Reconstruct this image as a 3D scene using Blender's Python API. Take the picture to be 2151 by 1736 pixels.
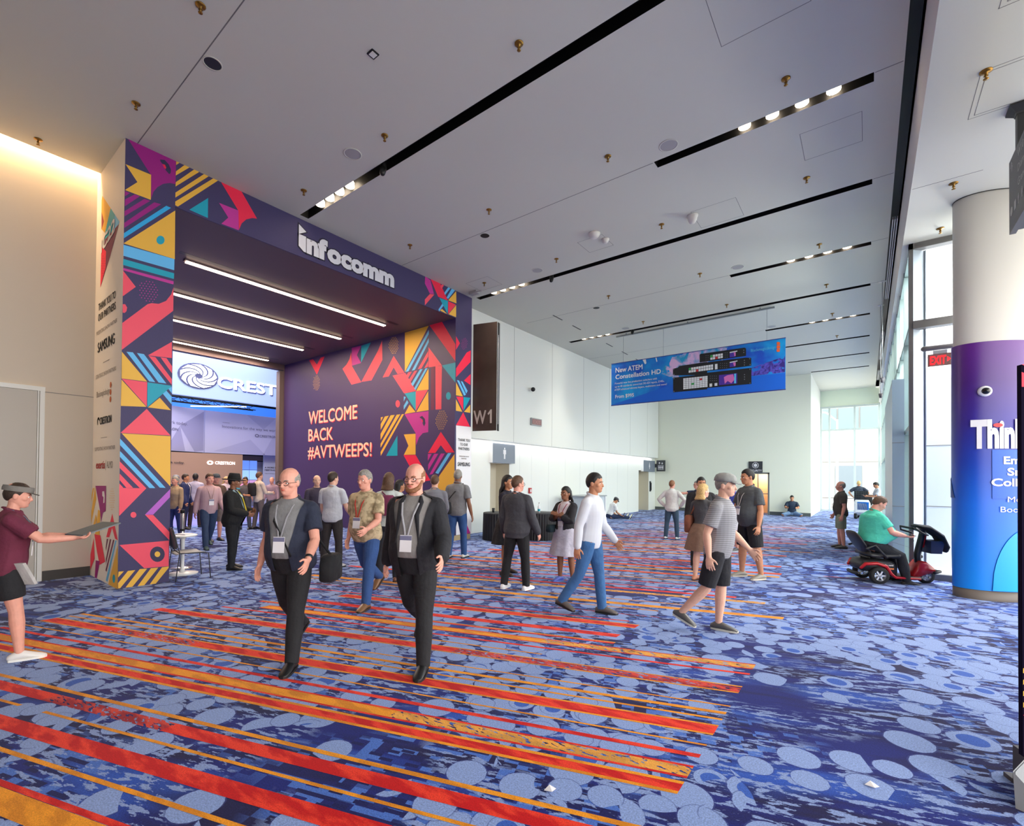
import bpy, bmesh, math, random
from mathutils import Vector as V, Matrix as M, Quaternion
for o in list(bpy.data.objects): bpy.data.objects.remove(o, do_unlink=True)
SC = bpy.context.scene
COL = SC.collection
# ------------------------------------------------------------------ camera
YAW, PITCH, ROLL = 0.665421288, 0.0117946212, 0.00833549584
FPX, CX, CY, IW, IH = 994.04466, 1041.39193, 993.082458, 2151, 1736
def cam_axes():
    c, s = math.cos(YAW), math.sin(YAW)
    f, r, u = V((-s, c, 0)), V((c, s, 0)), V((0, 0, 1))
    cp, sp = math.cos(PITCH), math.sin(PITCH)
    f2, u2 = f*cp + u*sp, u*cp - f*sp
    cr, sr = math.cos(ROLL), math.sin(ROLL)
    return r*cr + u2*sr, u2*cr - r*sr, f2
CR, CU, CF = cam_axes()
cd = bpy.data.cameras.new('camera'); cam = bpy.data.objects.new('camera', cd); COL.objects.link(cam)
mw = M((CR, CU, -CF)).transposed().to_4x4(); mw.translation = V((0, 0, 1.65)); cam.matrix_world = mw
cd.sensor_fit = 'HORIZONTAL'; cd.sensor_width = 36.0; cd.lens = 36.0*FPX/IW
cd.shift_x = (IW/2 - CX)/IW; cd.shift_y = (CY - IH/2)/IW
cd.clip_start = 0.05; cd.clip_end = 300
SC.camera = cam
# ------------------------------------------------------------------ world, view, daylight
SC.view_settings.view_transform = 'Standard'; SC.view_settings.look = 'None'
SC.view_settings.gamma = 1.0; SC.view_settings.use_curve_mapping = False
SC.view_settings.exposure = 0.4
SC.cycles.max_bounces = 7; SC.cycles.diffuse_bounces = 4; SC.cycles.glossy_bounces = 3
SC.cycles.transparent_max_bounces = 12; SC.cycles.transmission_bounces = 4
SC.cycles.caustics_reflective = False; SC.cycles.caustics_refractive = False
SC.cycles.sample_clamp_indirect = 6.0
SC.cycles.use_denoising = True
wd = bpy.data.worlds.new('overcast_sky'); SC.world = wd; wd.use_nodes = True
bg = wd.node_tree.nodes['Background']; bg.inputs[0].default_value = (1.0, 0.965, 0.91, 1); bg.inputs[1].default_value = 5.6
def portal_light(name, loc, rot, sx, sy):
    l = bpy.data.lights.new(name, 'AREA'); l.shape = 'RECTANGLE'; l.size = sx; l.size_y = sy
    l.cycles.is_portal = True
    o = bpy.data.objects.new(name, l); COL.objects.link(o); o.location = loc; o.rotation_euler = rot
    return o
R90 = math.pi/2; rad_ = math.radians
portal_light('daylight_opening', (5.2, -0.7, 2.85), (0, R90, 0), 5.6, 22.6)
portal_light('daylight_opening', (0.75, 21.2, 3.25), (0, R90, 0), 6.4, 20.6)
portal_light('daylight_opening', (-0.7, 31.95, 2.9), (-R90, 0, 0), 2.6, 5.7)
def lamp(name, kind, loc, power, color=(1, 1, 1), rot=(0, 0, 0), **kw):
    l = bpy.data.lights.new(name, kind); l.energy = power; l.color = color
    for k, v in kw.items(): setattr(l, k, v)
    o = bpy.data.objects.new(name, l); COL.objects.link(o); o.location = loc; o.rotation_euler = rot
    return o
# lamps of the exhibition hall beyond the portal
lamp('hall_lamp', 'AREA', (-23, 8.5, 8.3), 900, (0.86, 0.87, 1.0), size=7.0)
lamp('hall_lamp', 'AREA', (-19.2, 6.5, 8.3), 350, (0.95, 0.92, 1.0), size=3.0)

# ------------------------------------------------------------------ materials
MATS = {}
def nt(m): return m.node_tree.nodes, m.node_tree.links
def mat(name, col, rough=0.6, metal=0.0, emit=None, estr=0.0, spec=None, noise=0.0, nscale=30.0, bump=0.0):
    if name in MATS: return MATS[name]
    m = bpy.data.materials.new(name); m.use_nodes = True
    N, L = nt(m); b = N['Principled BSDF']
    c = tuple(col[:3]) + (1,)
    b.inputs['Base Color'].default_value = c; b.inputs['Roughness'].default_value = rough
    b.inputs['Metallic'].default_value = metal
    if spec is not None: b.inputs['Specular IOR Level'].default_value = spec
    if emit:
        b.inputs['Emission Color'].default_value = tuple(emit[:3]) + (1,); b.inputs['Emission Strength'].default_value = estr
    if noise or bump:
        tc = N.new('ShaderNodeTexCoord'); nz = N.new('ShaderNodeTexNoise'); nz.inputs['Scale'].default_value = nscale
        nz.inputs['Detail'].default_value = 4.0
        L.new(tc.outputs['Object'], nz.inputs['Vector'])
        if noise:
            mr = N.new('ShaderNodeMapRange'); mr.inputs['From Min'].default_value = 0.3; mr.inputs['From Max'].default_value = 0.7
            mr.inputs['To Min'].default_value = 1 - noise; mr.inputs['To Max'].default_value = 1 + noise
            L.new(nz.outputs['Fac'], mr.inputs['Value'])
            mx = N.new('ShaderNodeMix'); mx.data_type = 'RGBA'; mx.blend_type = 'MULTIPLY'; mx.inputs['Factor'].default_value = 1
            mx.inputs['A'].default_value = c
            L.new(mr.outputs['Result'], mx.inputs['B']); L.new(mx.outputs['Result'], b.inputs['Base Color'])
        if bump:
            bp = N.new('ShaderNodeBump'); bp.inputs['Strength'].default_value = bump; bp.inputs['Distance'].default_value = 0.025 if bump > .5 else 0.01
            L.new(nz.outputs['Fac'], bp.inputs['Height']); L.new(bp.outputs['Normal'], b.inputs['Normal'])
    MATS[name] = m; return m
def s(r, g, b):                                                     # sRGB 0-255 to linear
    f = lambda c: c/12.92 if c <= 0.04045 else ((c + 0.055)/1.055)**2.4
    return (f(r/255), f(g/255), f(b/255))
def glass(name, tint, refl=0.08):
    if name in MATS: return MATS[name]
    m = bpy.data.materials.new(name); m.use_nodes = True; N, L = nt(m)
    N.remove(N['Principled BSDF']); out = N['Material Output']
    t = N.new('ShaderNodeBsdfTransparent'); t.inputs[0].default_value = tuple(tint) + (1,)
    g = N.new('ShaderNodeBsdfGlossy'); g.inputs['Roughness'].default_value = 0.02
    lw = N.new('ShaderNodeLayerWeight'); lw.inputs['Blend'].default_value = 0.15
    mr = N.new('ShaderNodeMapRange'); mr.inputs['To Min'].default_value = refl*0.5; mr.inputs['To Max'].default_value = 0.55
    L.new(lw.outputs['Facing'], mr.inputs['Value'])
    pw = N.new('ShaderNodeMath'); pw.operation = 'POWER'; pw.inputs[1].default_value = 2.2
    L.new(mr.outputs['Result'], pw.inputs[0])
    mx = N.new('ShaderNodeMixShader'); L.new(pw.outputs[0], mx.inputs[0]); L.new(t.outputs[0], mx.inputs[1]); L.new(g.outputs[0], mx.inputs[2])
    L.new(mx.outputs[0], out.inputs['Surface']); MATS[name] = m; return m

# ------------------------------------------------------------------ mesh helpers
WL = {}                                                             # world position of every root
def tag(o, label=None, cat=None, group=None, kind=None):
    if label: o['label'] = label
    if cat: o['category'] = cat
    if group: o['group'] = group
    if kind: o['kind'] = kind
    return o
def empty(name, loc, label, cat, group=None, rz=0.0):
    o = bpy.data.objects.new(name, None); COL.objects.link(o); o.location = loc; o.rotation_euler = (0, 0, rz)
    o.empty_display_size = 0.1; WL[o.name] = V(loc)
    return tag(o, label, cat, group)
class MB:
    def __init__(self): self.v = []; self.f = []; self.m = []; self.mi = 0; self.sm = []
    def mat(self, i): self.mi = i; return self
    def face(self, idx, smooth=False): self.f.append(idx); self.m.append(self.mi); self.sm.append(smooth)
    def poly(self, pts, smooth=False):
        b = len(self.v); self.v += [V(p) for p in pts]; self.face(list(range(b, b + len(pts))), smooth); return self
    def box(self, a, b):
        x0, x1 = sorted((a[0], b[0])); y0, y1 = sorted((a[1], b[1])); z0, z1 = sorted((a[2], b[2])); k = len(self.v)
        self.v += [V(p) for p in ((x0,y0,z0),(x1,y0,z0),(x1,y1,z0),(x0,y1,z0),(x0,y0,z1),(x1,y0,z1),(x1,y1,z1),(x0,y1,z1))]
        for q in ((0,3,2,1),(4,5,6,7),(0,1,5,4),(1,2,6,5),(2,3,7,6),(3,0,4,7)): self.face([k+i for i in q])
        return self
    def obox(self, c, ax, ay, az):                                  # oriented box, half vectors
        k = len(self.v); c = V(c); ax, ay, az = V(ax), V(ay), V(az)
        for sz in (-1, 1):
            for sx, sy in ((-1,-1),(1,-1),(1,1),(-1,1)): self.v.append(c + ax*sx + ay*sy + az*sz)
        for q in ((0,3,2,1),(4,5,6,7),(0,1,5,4),(1,2,6,5),(2,3,7,6),(3,0,4,7)): self.face([k+i for i in q])
        return self
    def rings(self, rs, cap=True, smooth=True):                     # list of equal-length point rings
        n = len(rs[0]); k = len(self.v)
        for r in rs: self.v += [V(p) for p in r]
        for i in range(len(rs)-1):
            for j in range(n):
                a, b = k+i*n+j, k+i*n+(j+1) % n
                self.face([a, b, b+n, a+n], smooth)
        if cap:
            self.face([k+j for j in range(n-1, -1, -1)], smooth); e = k+(len(rs)-1)*n
            self.face([e+j for j in range(n)], smooth)
        return self
    def tube(self, pts, rad, n=8, side=None, round_=True, smooth=True):
        pts = [V(p) for p in pts]; rad = [(r, r) if not isinstance(r, (tuple, list)) else r for r in rad]
        if round_:
            d0 = (pts[0]-pts[1]).normalized(); d1 = (pts[-1]-pts[-2]).normalized()
            a, b = rad[0], rad[-1]; m0, m1 = min(a), min(b)
            pts = [pts[0]+d0*m0*0.9, pts[0]+d0*m0*0.55] + pts + [pts[-1]+d1*m1*0.55, pts[-1]+d1*m1*0.9]
            rad = [(a[0]*0.35, a[1]*0.35), (a[0]*0.8, a[1]*0.8)] + rad + [(b[0]*0.8, b[1]*0.8), (b[0]*0.35, b[1]*0.35)]
        rs = []; ref = V(side) if side is not None else None
        for i, p in enumerate(pts):
            d = (pts[min(i+1, len(pts)-1)] - pts[max(i-1, 0)])
            d = d.normalized() if d.length > 1e-9 else V((0, 0, 1))
            if ref is None: ref = d.orthogonal()
            x = ref - d*ref.dot(d)
            if x.length < 1e-5: x = d.orthogonal()
            x.normalize(); y = d.cross(x); ref = x
            rx, ry = rad[i]
            rs.append([p + x*(rx*math.cos(t)) + y*(ry*math.sin(t)) for t in (2*math.pi*j/n for j in range(n))])
        return self.rings(rs, True, smooth)
    def lathe(self, c, prof, n=24, smooth=True, cap=True):          # profile (radius, z)
        c = V(c)
        return self.rings([[c + V((r*math.cos(t), r*math.sin(t), z)) for t in (2*math.pi*j/n for j in range(n))] for r, z in prof], cap, smooth)
    def ell(self, c, r, n=12, m=8, rot=None):
        c = V(c); rs = []
        for i in range(m+1):
            a = math.pi*(i+0.02)/(m+0.04) - R90
            ring = []
            for j in range(n):
                t = 2*math.pi*j/n; p = V((r[0]*math.cos(a)*math.cos(t), r[1]*math.cos(a)*math.sin(t), r[2]*math.sin(a)))
                ring.append(c + (rot @ p if rot else p))
            rs.append(ring)
        return self.rings(rs)
    def text(self, txt, o, u, v, h, width=None, align='L', bold=0.0, shear=0.0, fn=None, size_by='H'):
        """flat lettering: o = baseline start, u / v = unit axes, h = cap height in metres, width = fit to this length"""
        soft = 0 < bold <= .05 and fn is None                                      # bold by doubling the strokes, no self-crossing outlines
        vs, fs = glyphs(txt, 0.0 if soft else bold, shear)
        if soft:
            n0 = len(vs); b_ = bold*.8; vs2, fs2 = [], []
            for q, (ox, oy) in enumerate(((0, 0), (b_, 0), (-b_, 0), (0, b_), (0, -b_), (b_*.7, b_*.7), (-b_*.7, b_*.7), (b_*.7, -b_*.7), (-b_*.7, -b_*.7))):
                vs2 += [(p[0]+ox, p[1]+oy, .0003*q) for p in vs]; fs2 += [[i+q*n0 for i in f] for f in fs]
            vs, fs = vs2, fs2
        w = max(p[0] for p in vs) - min(p[0] for p in vs); x0 = min(p[0] for p in vs)
        sy = h/0.729; sx = sy if width is None else width/w
        dx = 0 if align == 'L' else (-w*sx/2 if align == 'C' else -w*sx)
        k = len(self.v); o, u, v = V(o), V(u), V(v); nn = u.cross(v).normalized()
        for p in vs:
            a, b = (p[0]-x0)*sx + dx, p[1]*sy
            self.v.append(fn(a, b) if fn else o + u*a + v*b + nn*p[2])
        for f in fs: self.face([k+i for i in f])
        return self
    def build(self, name, mats, parent=None, loc=None, origin=True):
        me = bpy.data.meshes.new(name)
        if not isinstance(mats, (list, tuple)): mats = [mats]
        if parent is not None: off = WL.get(parent.name, V((0, 0, 0)))
        elif loc is not None: off = V(loc)
        elif origin and self.v:
            n = len(self.v); off = V((sum(p.x for p in self.v)/n, sum(p.y for p in self.v)/n, min(p.z for p in self.v)))
        else: off = V((0, 0, 0))
        me.from_pydata([p - off for p in self.v], [], self.f); me.update()
        for m in mats: me.materials.append(m)
        me.polygons.foreach_set('material_index', self.m); me.polygons.foreach_set('use_smooth', self.sm)
        o = bpy.data.objects.new(name, me); COL.objects.link(o)
        if parent is not None: o.parent = parent
        else: o.location = off
        WL[o.name] = off.copy(); return o
GL = {}
def glyphs(txt, bold, shear):
    key = (txt, bold, shear)
    if key in GL: return GL[key]
    c = bpy.data.curves.new('t', 'FONT'); c.body = txt; c.size = 1.0; c.offset = bold; c.shear = shear
    c.fill_mode = 'BOTH'; c.resolution_u = 3
    o = bpy.data.objects.new('t', c); COL.objects.link(o)
    dg = bpy.context.evaluated_depsgraph_get(); dg.update()
    me = bpy.data.meshes.new_from_object(o.evaluated_get(dg))
    r = ([tuple(p.co) for p in me.vertices], [list(p.vertices) for p in me.polygons])
    bpy.data.meshes.remove(me); bpy.data.objects.remove(o); bpy.data.curves.remove(c)
    GL[key] = r; return r
def struct(name, mb, m, **kw): return tag(mb.build(name, m, **kw), kind='structure')
# ------------------------------------------------------------------ setting
H, HS, XP, YP0, YP1 = 6.58, 5.75, -8.524, 2.03, 9.74
white_paint = mat('white_wall_paint', s(226, 227, 222), 0.75)
ceil_paint = mat('grey_white_ceiling_paint', s(208, 207, 195), 0.85)
warm_wall = mat('warm_white_wall', s(200, 189, 173), 0.75)
green_wall = mat('pale_grey_green_wall', s(240, 240, 222), 0.8)
black = mat('matt_black', s(12, 12, 13), 0.6)
dark_base = mat('dark_bronze_base', s(52, 46, 42), 0.5)
seam_dark = mat('seam_grey', s(120, 118, 116), 0.8)
def carpet():
    m = bpy.data.materials.new('patterned_carpet'); m.use_nodes = True; N, L = nt(m); b = N['Principled BSDF']
    b.inputs['Roughness'].default_value = 0.95; b.inputs['Specular IOR Level'].default_value = 0.1
    b.inputs['Sheen Weight'].default_value = .10; b.inputs['Sheen Roughness'].default_value = .4
    tc = N.new('ShaderNodeTexCoord'); mp = N.new('ShaderNodeMapping'); mp.inputs['Rotation'].default_value = (0, 0, math.radians(-19))
    L.new(tc.outputs['Object'], mp.inputs['Vector'])
    def noise(scale, vec, detail=3.0, rough=0.5):
        n = N.new('ShaderNodeTexNoise'); n.inputs['Scale'].default_value = scale; n.inputs['Detail'].default_value = detail
        n.inputs['Roughness'].default_value = rough; L.new(vec, n.inputs['Vector']); return n.outputs['Fac']
    def scaled(vec, sx, sy, off=(0, 0, 0)):
        p = N.new('ShaderNodeMapping'); p.inputs['Scale'].default_value = (sx, sy, 1); p.inputs['Location'].default_value = off
        L.new(vec, p.inputs['Vector']); return p.outputs['Vector']
    def step(v, a, bb):
        r = N.new('ShaderNodeMapRange'); r.inputs['From Min'].default_value = a; r.inputs['From Max'].default_value = bb
        r.clamp = True; L.new(v, r.inputs['Value']); return r.outputs['Result']
    def mth(op, a, bb):
        k = N.new('ShaderNodeMath'); k.operation = op
        for i, x in enumerate((a, bb)):
            if hasattr(x, 'is_output'): L.new(x, k.inputs[i])
            else: k.inputs[i].default_value = x
        return k.outputs[0]
    def mix(f, a, bb):
        k = N.new('ShaderNodeMix'); k.data_type = 'RGBA'
        L.new(f, k.inputs['Factor'])
        for nm, x in (('A', a), ('B', bb)):
            if hasattr(x, 'is_output'): L.new(x, k.inputs[nm])
            else: k.inputs[nm].default_value = tuple(x) + (1,)
        return k.outputs['Result']
    uv = mp.outputs['Vector']
    n1 = noise(1.0, scaled(uv, 0.7, 4.0)); n2 = noise(1.0, scaled(uv, 0.5, 2.2, (7, 3, 0)))
    col = mix(step(n1, 0.42, 0.56), s(30, 29, 72), s(27, 36, 112))
    col = mix(step(n2, 0.54, 0.68), col, s(42, 80, 172))
    # small woven rectangles
    def pix(cx, cy, seed, thr):
        sn = N.new('ShaderNodeVectorMath'); sn.operation = 'SNAP'; sn.inputs[1].default_value = (cx, cy, 1.0)
        L.new(scaled(uv, 1, 1, (seed, seed*2, 0)), sn.inputs[0])
        wn = N.new('ShaderNodeTexWhiteNoise'); wn.noise_dimensions = '2D'; L.new(sn.outputs[0], wn.inputs['Vector'])
        return wn.outputs['Value']
    reg = noise(0.55, scaled(uv, 1, 1, (3.3, 1.7, 0)), 2.0)
    p1 = mth('MULTIPLY', step(pix(0.085, 0.04, 1.7, 0), 0.60, 0.62), step(reg, 0.44, 0.5))
    col = mix(p1, col, s(72, 108, 188))
    p2 = mth('MULTIPLY', step(pix(0.085, 0.028, 4.1, 0), 0.7, 0.72), step(reg, 0.44, 0.5))
    col = mix(p2, col, s(24, 28, 84))
    fl_n = noise(14.0, scaled(uv, 0.45, 1.5, (5, 9, 0)), 5.0, 0.62)
    p3 = mth('MULTIPLY', step(fl_n, 0.53, 0.545), step(noise(0.8, scaled(uv, 1, 1, (1.3, 8.2, 0)), 2.0), 0.40, 0.46))
    col = mix(p3, col, s(128, 148, 196))
    # discs, three overlapping layers
    for k, (sc, off, rad, rg) in enumerate(((2.9, (0.3, 0.1, 0), 0.37, (0.49, 0.53)), (3.4, (4.37, 2.9, 0), 0.38, (0.52, 0.56)), (4.1, (9.1, 5.3, 0), 0.37, (0.53, 0.57)))):
        vo = N.new('ShaderNodeTexVoronoi'); vo.voronoi_dimensions = '2D'; vo.inputs['Scale'].default_value = sc; vo.inputs['Randomness'].default_value = 0.55
        wv = scaled(uv, 1, 1, off); L.new(wv, vo.inputs['Vector'])
        clus = step(noise(0.6, scaled(uv, 1, 1, (k*3.1, k*1.9, 0)), 2.0), rg[0], rg[1])
        sepc = N.new('ShaderNodeSeparateColor'); L.new(vo.outputs['Color'], sepc.inputs[0])
        g = mth('GREATER_THAN', mth('ADD', mth('MULTIPLY', clus, 0.6), mth('MULTIPLY', sepc.outputs[0], 0.82)), 0.74)
        dist = mth('ADD', vo.outputs['Distance'], mth('MULTIPLY', mth('SUBTRACT', noise(30.0, uv, 2.0), 0.5), 0.035))
        rim = mth('MULTIPLY', g, mth('LESS_THAN', dist, rad + 0.025))
        ins = mth('MULTIPLY', g, mth('LESS_THAN', dist, rad))
        core = mth('MULTIPLY', mth('MULTIPLY', g, mth('LESS_THAN', dist, rad*0.62)), mth('GREATER_THAN', sepc.outputs[1], 0.86))
        col = mix(mth('MULTIPLY', rim, 0.5), col, s(58, 70, 132))
        col = mix(ins, col, s(132, 154, 204)); col = mix(core, col, s(56, 92, 178))
    sp = noise(120.0, tc.outputs['Object'], 2.0, 0.7)
    mr = N.new('ShaderNodeMapRange'); mr.inputs['From Min'].default_value = 0.3; mr.inputs['From Max'].default_value = 0.7
    mr.inputs['To Min'].default_value = 0.68; mr.inputs['To Max'].default_value = 1.32; L.new(sp, mr.inputs['Value'])
    k = N.new('ShaderNodeMix'); k.data_type = 'RGBA'; k.blend_type = 'MULTIPLY'; k.inputs['Factor'].default_value = 1
    L.new(col, k.inputs['A']); L.new(mr.outputs['Result'], k.inputs['B']); L.new(k.outputs['Result'], b.inputs['Base Color'])
    bp = N.new('ShaderNodeBump'); bp.inputs['Strength'].default_value = 0.25; bp.inputs['Distance'].default_value = 0.004
    L.new(sp, bp.inputs['Height']); L.new(bp.outputs['Normal'], b.inputs['Normal'])
    return m
def yarn(name, c0, c1, fade=None):
    m = bpy.data.materials.new(name); m.use_nodes = True; N, L = nt(m); b = N['Principled BSDF']
    b.inputs['Roughness'].default_value = 0.95; b.inputs['Specular IOR Level'].default_value = 0.1
    b.inputs['Sheen Weight'].default_value = .10; b.inputs['Sheen Roughness'].default_value = .4
    tc = N.new('ShaderNodeTexCoord'); mp = N.new('ShaderNodeMapping'); mp.inputs['Rotation'].default_value = (0, 0, math.radians(-19)); mp.inputs['Scale'].default_value = (1.6, 5, 1)
    L.new(tc.outputs['Object'], mp.inputs['Vector'])
    n = N.new('ShaderNodeTexNoise'); n.inputs['Scale'].default_value = 2.2; n.inputs['Detail'].default_value = 5; L.new(mp.outputs[0], n.inputs['Vector'])
    r = N.new('ShaderNodeValToRGB'); r.color_ramp.elements[0].position = 0.45; r.color_ramp.elements[1].position = 0.56
    r.color_ramp.elements[0].color = tuple(c0) + (1,); r.color_ramp.elements[1].color = tuple(c1) + (1,)
    L.new(n.outputs['Fac'], r.inputs[0])
    n2 = N.new('ShaderNodeTexNoise'); n2.inputs['Scale'].default_value = 160; L.new(tc.outputs['Object'], n2.inputs['Vector'])
    mr = N.new('ShaderNodeMapRange'); mr.inputs['From Min'].default_value = 0.3; mr.inputs['From Max'].default_value = 0.7; mr.inputs['To Min'].default_value = 0.8; mr.inputs['To Max'].default_value = 1.2
    L.new(n2.outputs['Fac'], mr.inputs['Value'])
    k = N.new('ShaderNodeMix'); k.data_type = 'RGBA'; k.blend_type = 'MULTIPLY'; k.inputs['Factor'].default_value = 1
    L.new(r.outputs[0], k.inputs['A']); L.new(mr.outputs['Result'], k.inputs['B']); L.new(k.outputs['Result'], b.inputs['Base Color'])
    if fade:                                                        # worn, broken yarn: scattered holes show the blue ground
        n3 = N.new('ShaderNodeTexNoise'); n3.inputs['Scale'].default_value = 9; n3.inputs['Detail'].default_value = 4; L.new(mp.outputs[0], n3.inputs['Vector'])
        gt = N.new('ShaderNodeMath'); gt.operation = 'GREATER_THAN'; gt.inputs[1].default_value = fade; L.new(n3.outputs['Fac'], gt.inputs[0])
        L.new(gt.outputs[0], b.inputs['Alpha'])
    return m
CARPET = [carpet(), yarn('red_yarn', s(190, 20, 24), s(226, 58, 38)), yarn('orange_yarn', s(232, 150, 36), s(206, 128, 30)),
          yarn('broken_red_yarn', s(150, 30, 44), s(206, 66, 54), 0.44), yarn('broken_orange_yarn', s(226, 160, 70), s(196, 140, 66), 0.43)]
mb = MB()
mb.poly([(-17.4, -12, 0), (6, -12, 0), (6, 32, 0), (-17.4, 32, 0)])
T19 = math.radians(19); cu, su = math.cos(T19), math.sin(T19)
def stripe(v, w, mi, x0=-7.33, x1=-0.785, z=0.0012):
    """one woven stripe running 19 degrees off the hall's cross axis, from world x0 to x1, at distance v"""
    mb.mat(mi); q = []
    for vv, xs in ((v-w/2, (x0, x1)), (v+w/2, (x1, x0))):
        for x in xs:
            u = (x + vv*su)/cu; q.append((x, u*su + vv*cu, z))
    mb.poly(q)
RED, ORG, BRED, BORG = 1, 2, 3, 4
def banded(v, w, core, edge, ew=0.022, x0=-7.33, x1=-0.785):
    stripe(v, w, core, x0, x1); stripe(v-w/2-ew/2, ew, edge, x0, x1); stripe(v+w/2+ew/2, ew, edge, x0, x1)
stripe(0.35, .10, RED); stripe(0.62, .03, ORG); stripe(0.86, .12, ORG); stripe(1.10, .03, RED); stripe(1.25, .05, ORG)
stripe(1.46, .13, ORG); stripe(1.545, .035, RED); stripe(1.73, .03, ORG); stripe(1.92, .115, RED)
stripe(2.10, .024, ORG, -7.33, -4.75); stripe(2.10, .024, ORG, -4.5); stripe(2.25, .10, RED, -7.33, -4.75); stripe(2.25, .10, BRED, -4.75, -3.6); stripe(2.25, .10, RED, -3.6)
stripe(2.36, .035, ORG); banded(2.74, .07, RED, ORG, .026)
banded(2.905, .095, ORG, RED, .02, x1=-2.6); banded(2.905, .095, BORG, RED, .02, x0=-2.6)
stripe(3.09, .042, RED); stripe(3.23, .018, ORG)
stripe(3.445, .11, RED, -7.33, -6.3); stripe(3.445, .11, BRED, -6.3, -5.2); stripe(3.445, .11, RED, -5.2)
stripe(3.38, .02, ORG); stripe(3.51, .02, ORG); stripe(3.61, .024, ORG); stripe(3.715, .04, ORG); stripe(3.84, .018, ORG, -6.6)
stripe(4.17, .105, RED, -6.9, -3.1); stripe(4.17, .105, BRED, -3.1); stripe(4.105, .018, ORG, -6.6); stripe(4.235, .018, ORG, -6.6)
stripe(4.36, .02, ORG, -6.6, -2.4); stripe(4.53, .036, RED, -6.4)
banded(4.72, .10, ORG, RED, .018, x0=-6.0, x1=-2.6); banded(4.72, .10, BORG, RED, .018, x0=-2.6); stripe(4.90, .03, RED, -6.3, -2.0); stripe(4.93, .02, ORG, -6.3, -2.0)
rr = random.Random(5)
v = 5.15
while v < 21:
    w = rr.choice((.025, .03, .05, .09, .11)); c = rr.choice((RED, ORG, RED, ORG, BRED, BORG))
    a = -7.6 + rr.random()*2.2; e = -0.785 - rr.random()*1.6
    if w > .08 and rr.random() < .6: banded(v, w, c, ORG if c in (RED, BRED) else RED, .02, a, e)
    else: stripe(v, w, c, a, e)
    v += 0.16 + rr.random()*0.32
for v, x0, x1 in ((9.6, -0.6, 0.25), (11.1, -0.6, 0.3), (13.2, -0.7, 0.2)): stripe(v, .05, BRED, x0, x1)
struct('floor', mb, CARPET, loc=(0, 0, 0))
mb = MB(); mb.poly([(-17.4, 2.6, .0006), (-17.4, 9.2, .0006), (-32, 9.2 + 14, .0006), (-32, -6, .0006)])
mb = MB(); mb.poly([(-33, -8, 0), (-17.4, -8, 0), (-17.4, 26, 0), (-33, 26, 0)])
struct('floor_hall', mb, mat('lavender_hall_carpet', s(128, 128, 196), 0.9, noise=0.1, nscale=3), loc=(0, 0, 0))
mb = MB(); mb.poly([(-21.0, 2.6, .0015), (-17.38, 2.6, .0015), (-17.38, 11, .0015), (-21.0, 13, .0015)])
# --- ceiling with real recessed slots
SLOTS = [(4.75, -8.40, 1), (7.31, -2.60, 1), (9.87, -8.41, 1), (12.43, -2.60, 1), (15.04, -8.45, 1), (17.66, -2.63, 1), (20.32, -8.4, 0), (23.02, -2.6, 0), (25.68, -2.0, 0)]
SW = 0.085
def ceiling():
    xs = sorted({-9.86, 0.35, 0.07} | {a for _, a, _ in SLOTS}); ys = sorted({-12.0, 31.9} | {y-SW for y, _, _ in SLOTS} | {y+SW for y, _, _ in SLOTS})
    mb = MB()
    for i in range(len(xs)-1):
        for j in range(len(ys)-1):
            xm, ym = (xs[i]+xs[i+1])/2, (ys[j]+ys[j+1])/2
            if any(abs(ym-y) < SW and a < xm < 0.07 for y, a, _ in SLOTS): continue
            mb.poly([(xs[i], ys[j], H), (xs[i], ys[j+1], H), (xs[i+1], ys[j+1], H), (xs[i+1], ys[j], H)])
    mb.mat(1)                                                       # expansion joints
    for y, a, b in ((2.175, -9.8, .34), (7.24, -8.5, -2.62), (7.24, .08, .34), (9.80, .08, .34), (12.36, -8.5, -2.62), (12.36, .08, .34), (17.6, -9, -2.65), (14.97, .08, .34)):
        mb.box((a, y-.006, H-.001), (b, y+.006, H+.01))
    for x0, x1, y0, y1 in ((-1.3, -.45, 4.9, 5.75), (-.75, -.05, 7.9, 8.6), (-2.55, -1.8, 9.0, 9.7), (-4.75, -4.2, 8.75, 9.3), (-8.0, -7.3, 8.9, 9.5)):   # access panel gaps
        for p, q in (((x0, y0), (x1, y0)), ((x0, y1), (x1, y1)), ((x0, y0), (x0, y1)), ((x1, y0), (x1, y1))):
            mb.box((min(p[0], q[0])-.003, min(p[1], q[1])-.003, H-.001), (max(p[0], q[0])+.003, max(p[1], q[1])+.003, H+.01))
    return struct('ceiling', mb, [ceil_paint, seam_dark], loc=(0, 0, 0))
ceiling()
warm_lamp = mat('lit_downlight', (1, 1, 1), 0.4, emit=(1.0, 0.80, 0.58), estr=9.0)
slot_black = mat('slot_black', s(9, 9, 10), 0.45)
ordn = ['nearest the camera side of the W1 entrance', 'second', 'third', 'fourth', 'fifth', 'sixth', 'seventh', 'eighth', 'ninth']
SLAB = ['long black ceiling light slot running out from above the welcome arch lettering', 'short black ceiling light slot nearest the camera, four lamps lit toward its right end',
        'long black ceiling light slot starting beside the right end of the arch', 'second short black ceiling light slot, beyond the long slot beside the arch',
        'long black ceiling light slot just in front of the hanging blue banner', 'third short black ceiling light slot, right of the hanging banner rail',
        'long unlit black ceiling slot seen right of the hanging banner, nearest one behind it', 'thin black ceiling slot second behind the hanging banner', 'farthest thin black ceiling slot, near the end wall']
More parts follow.
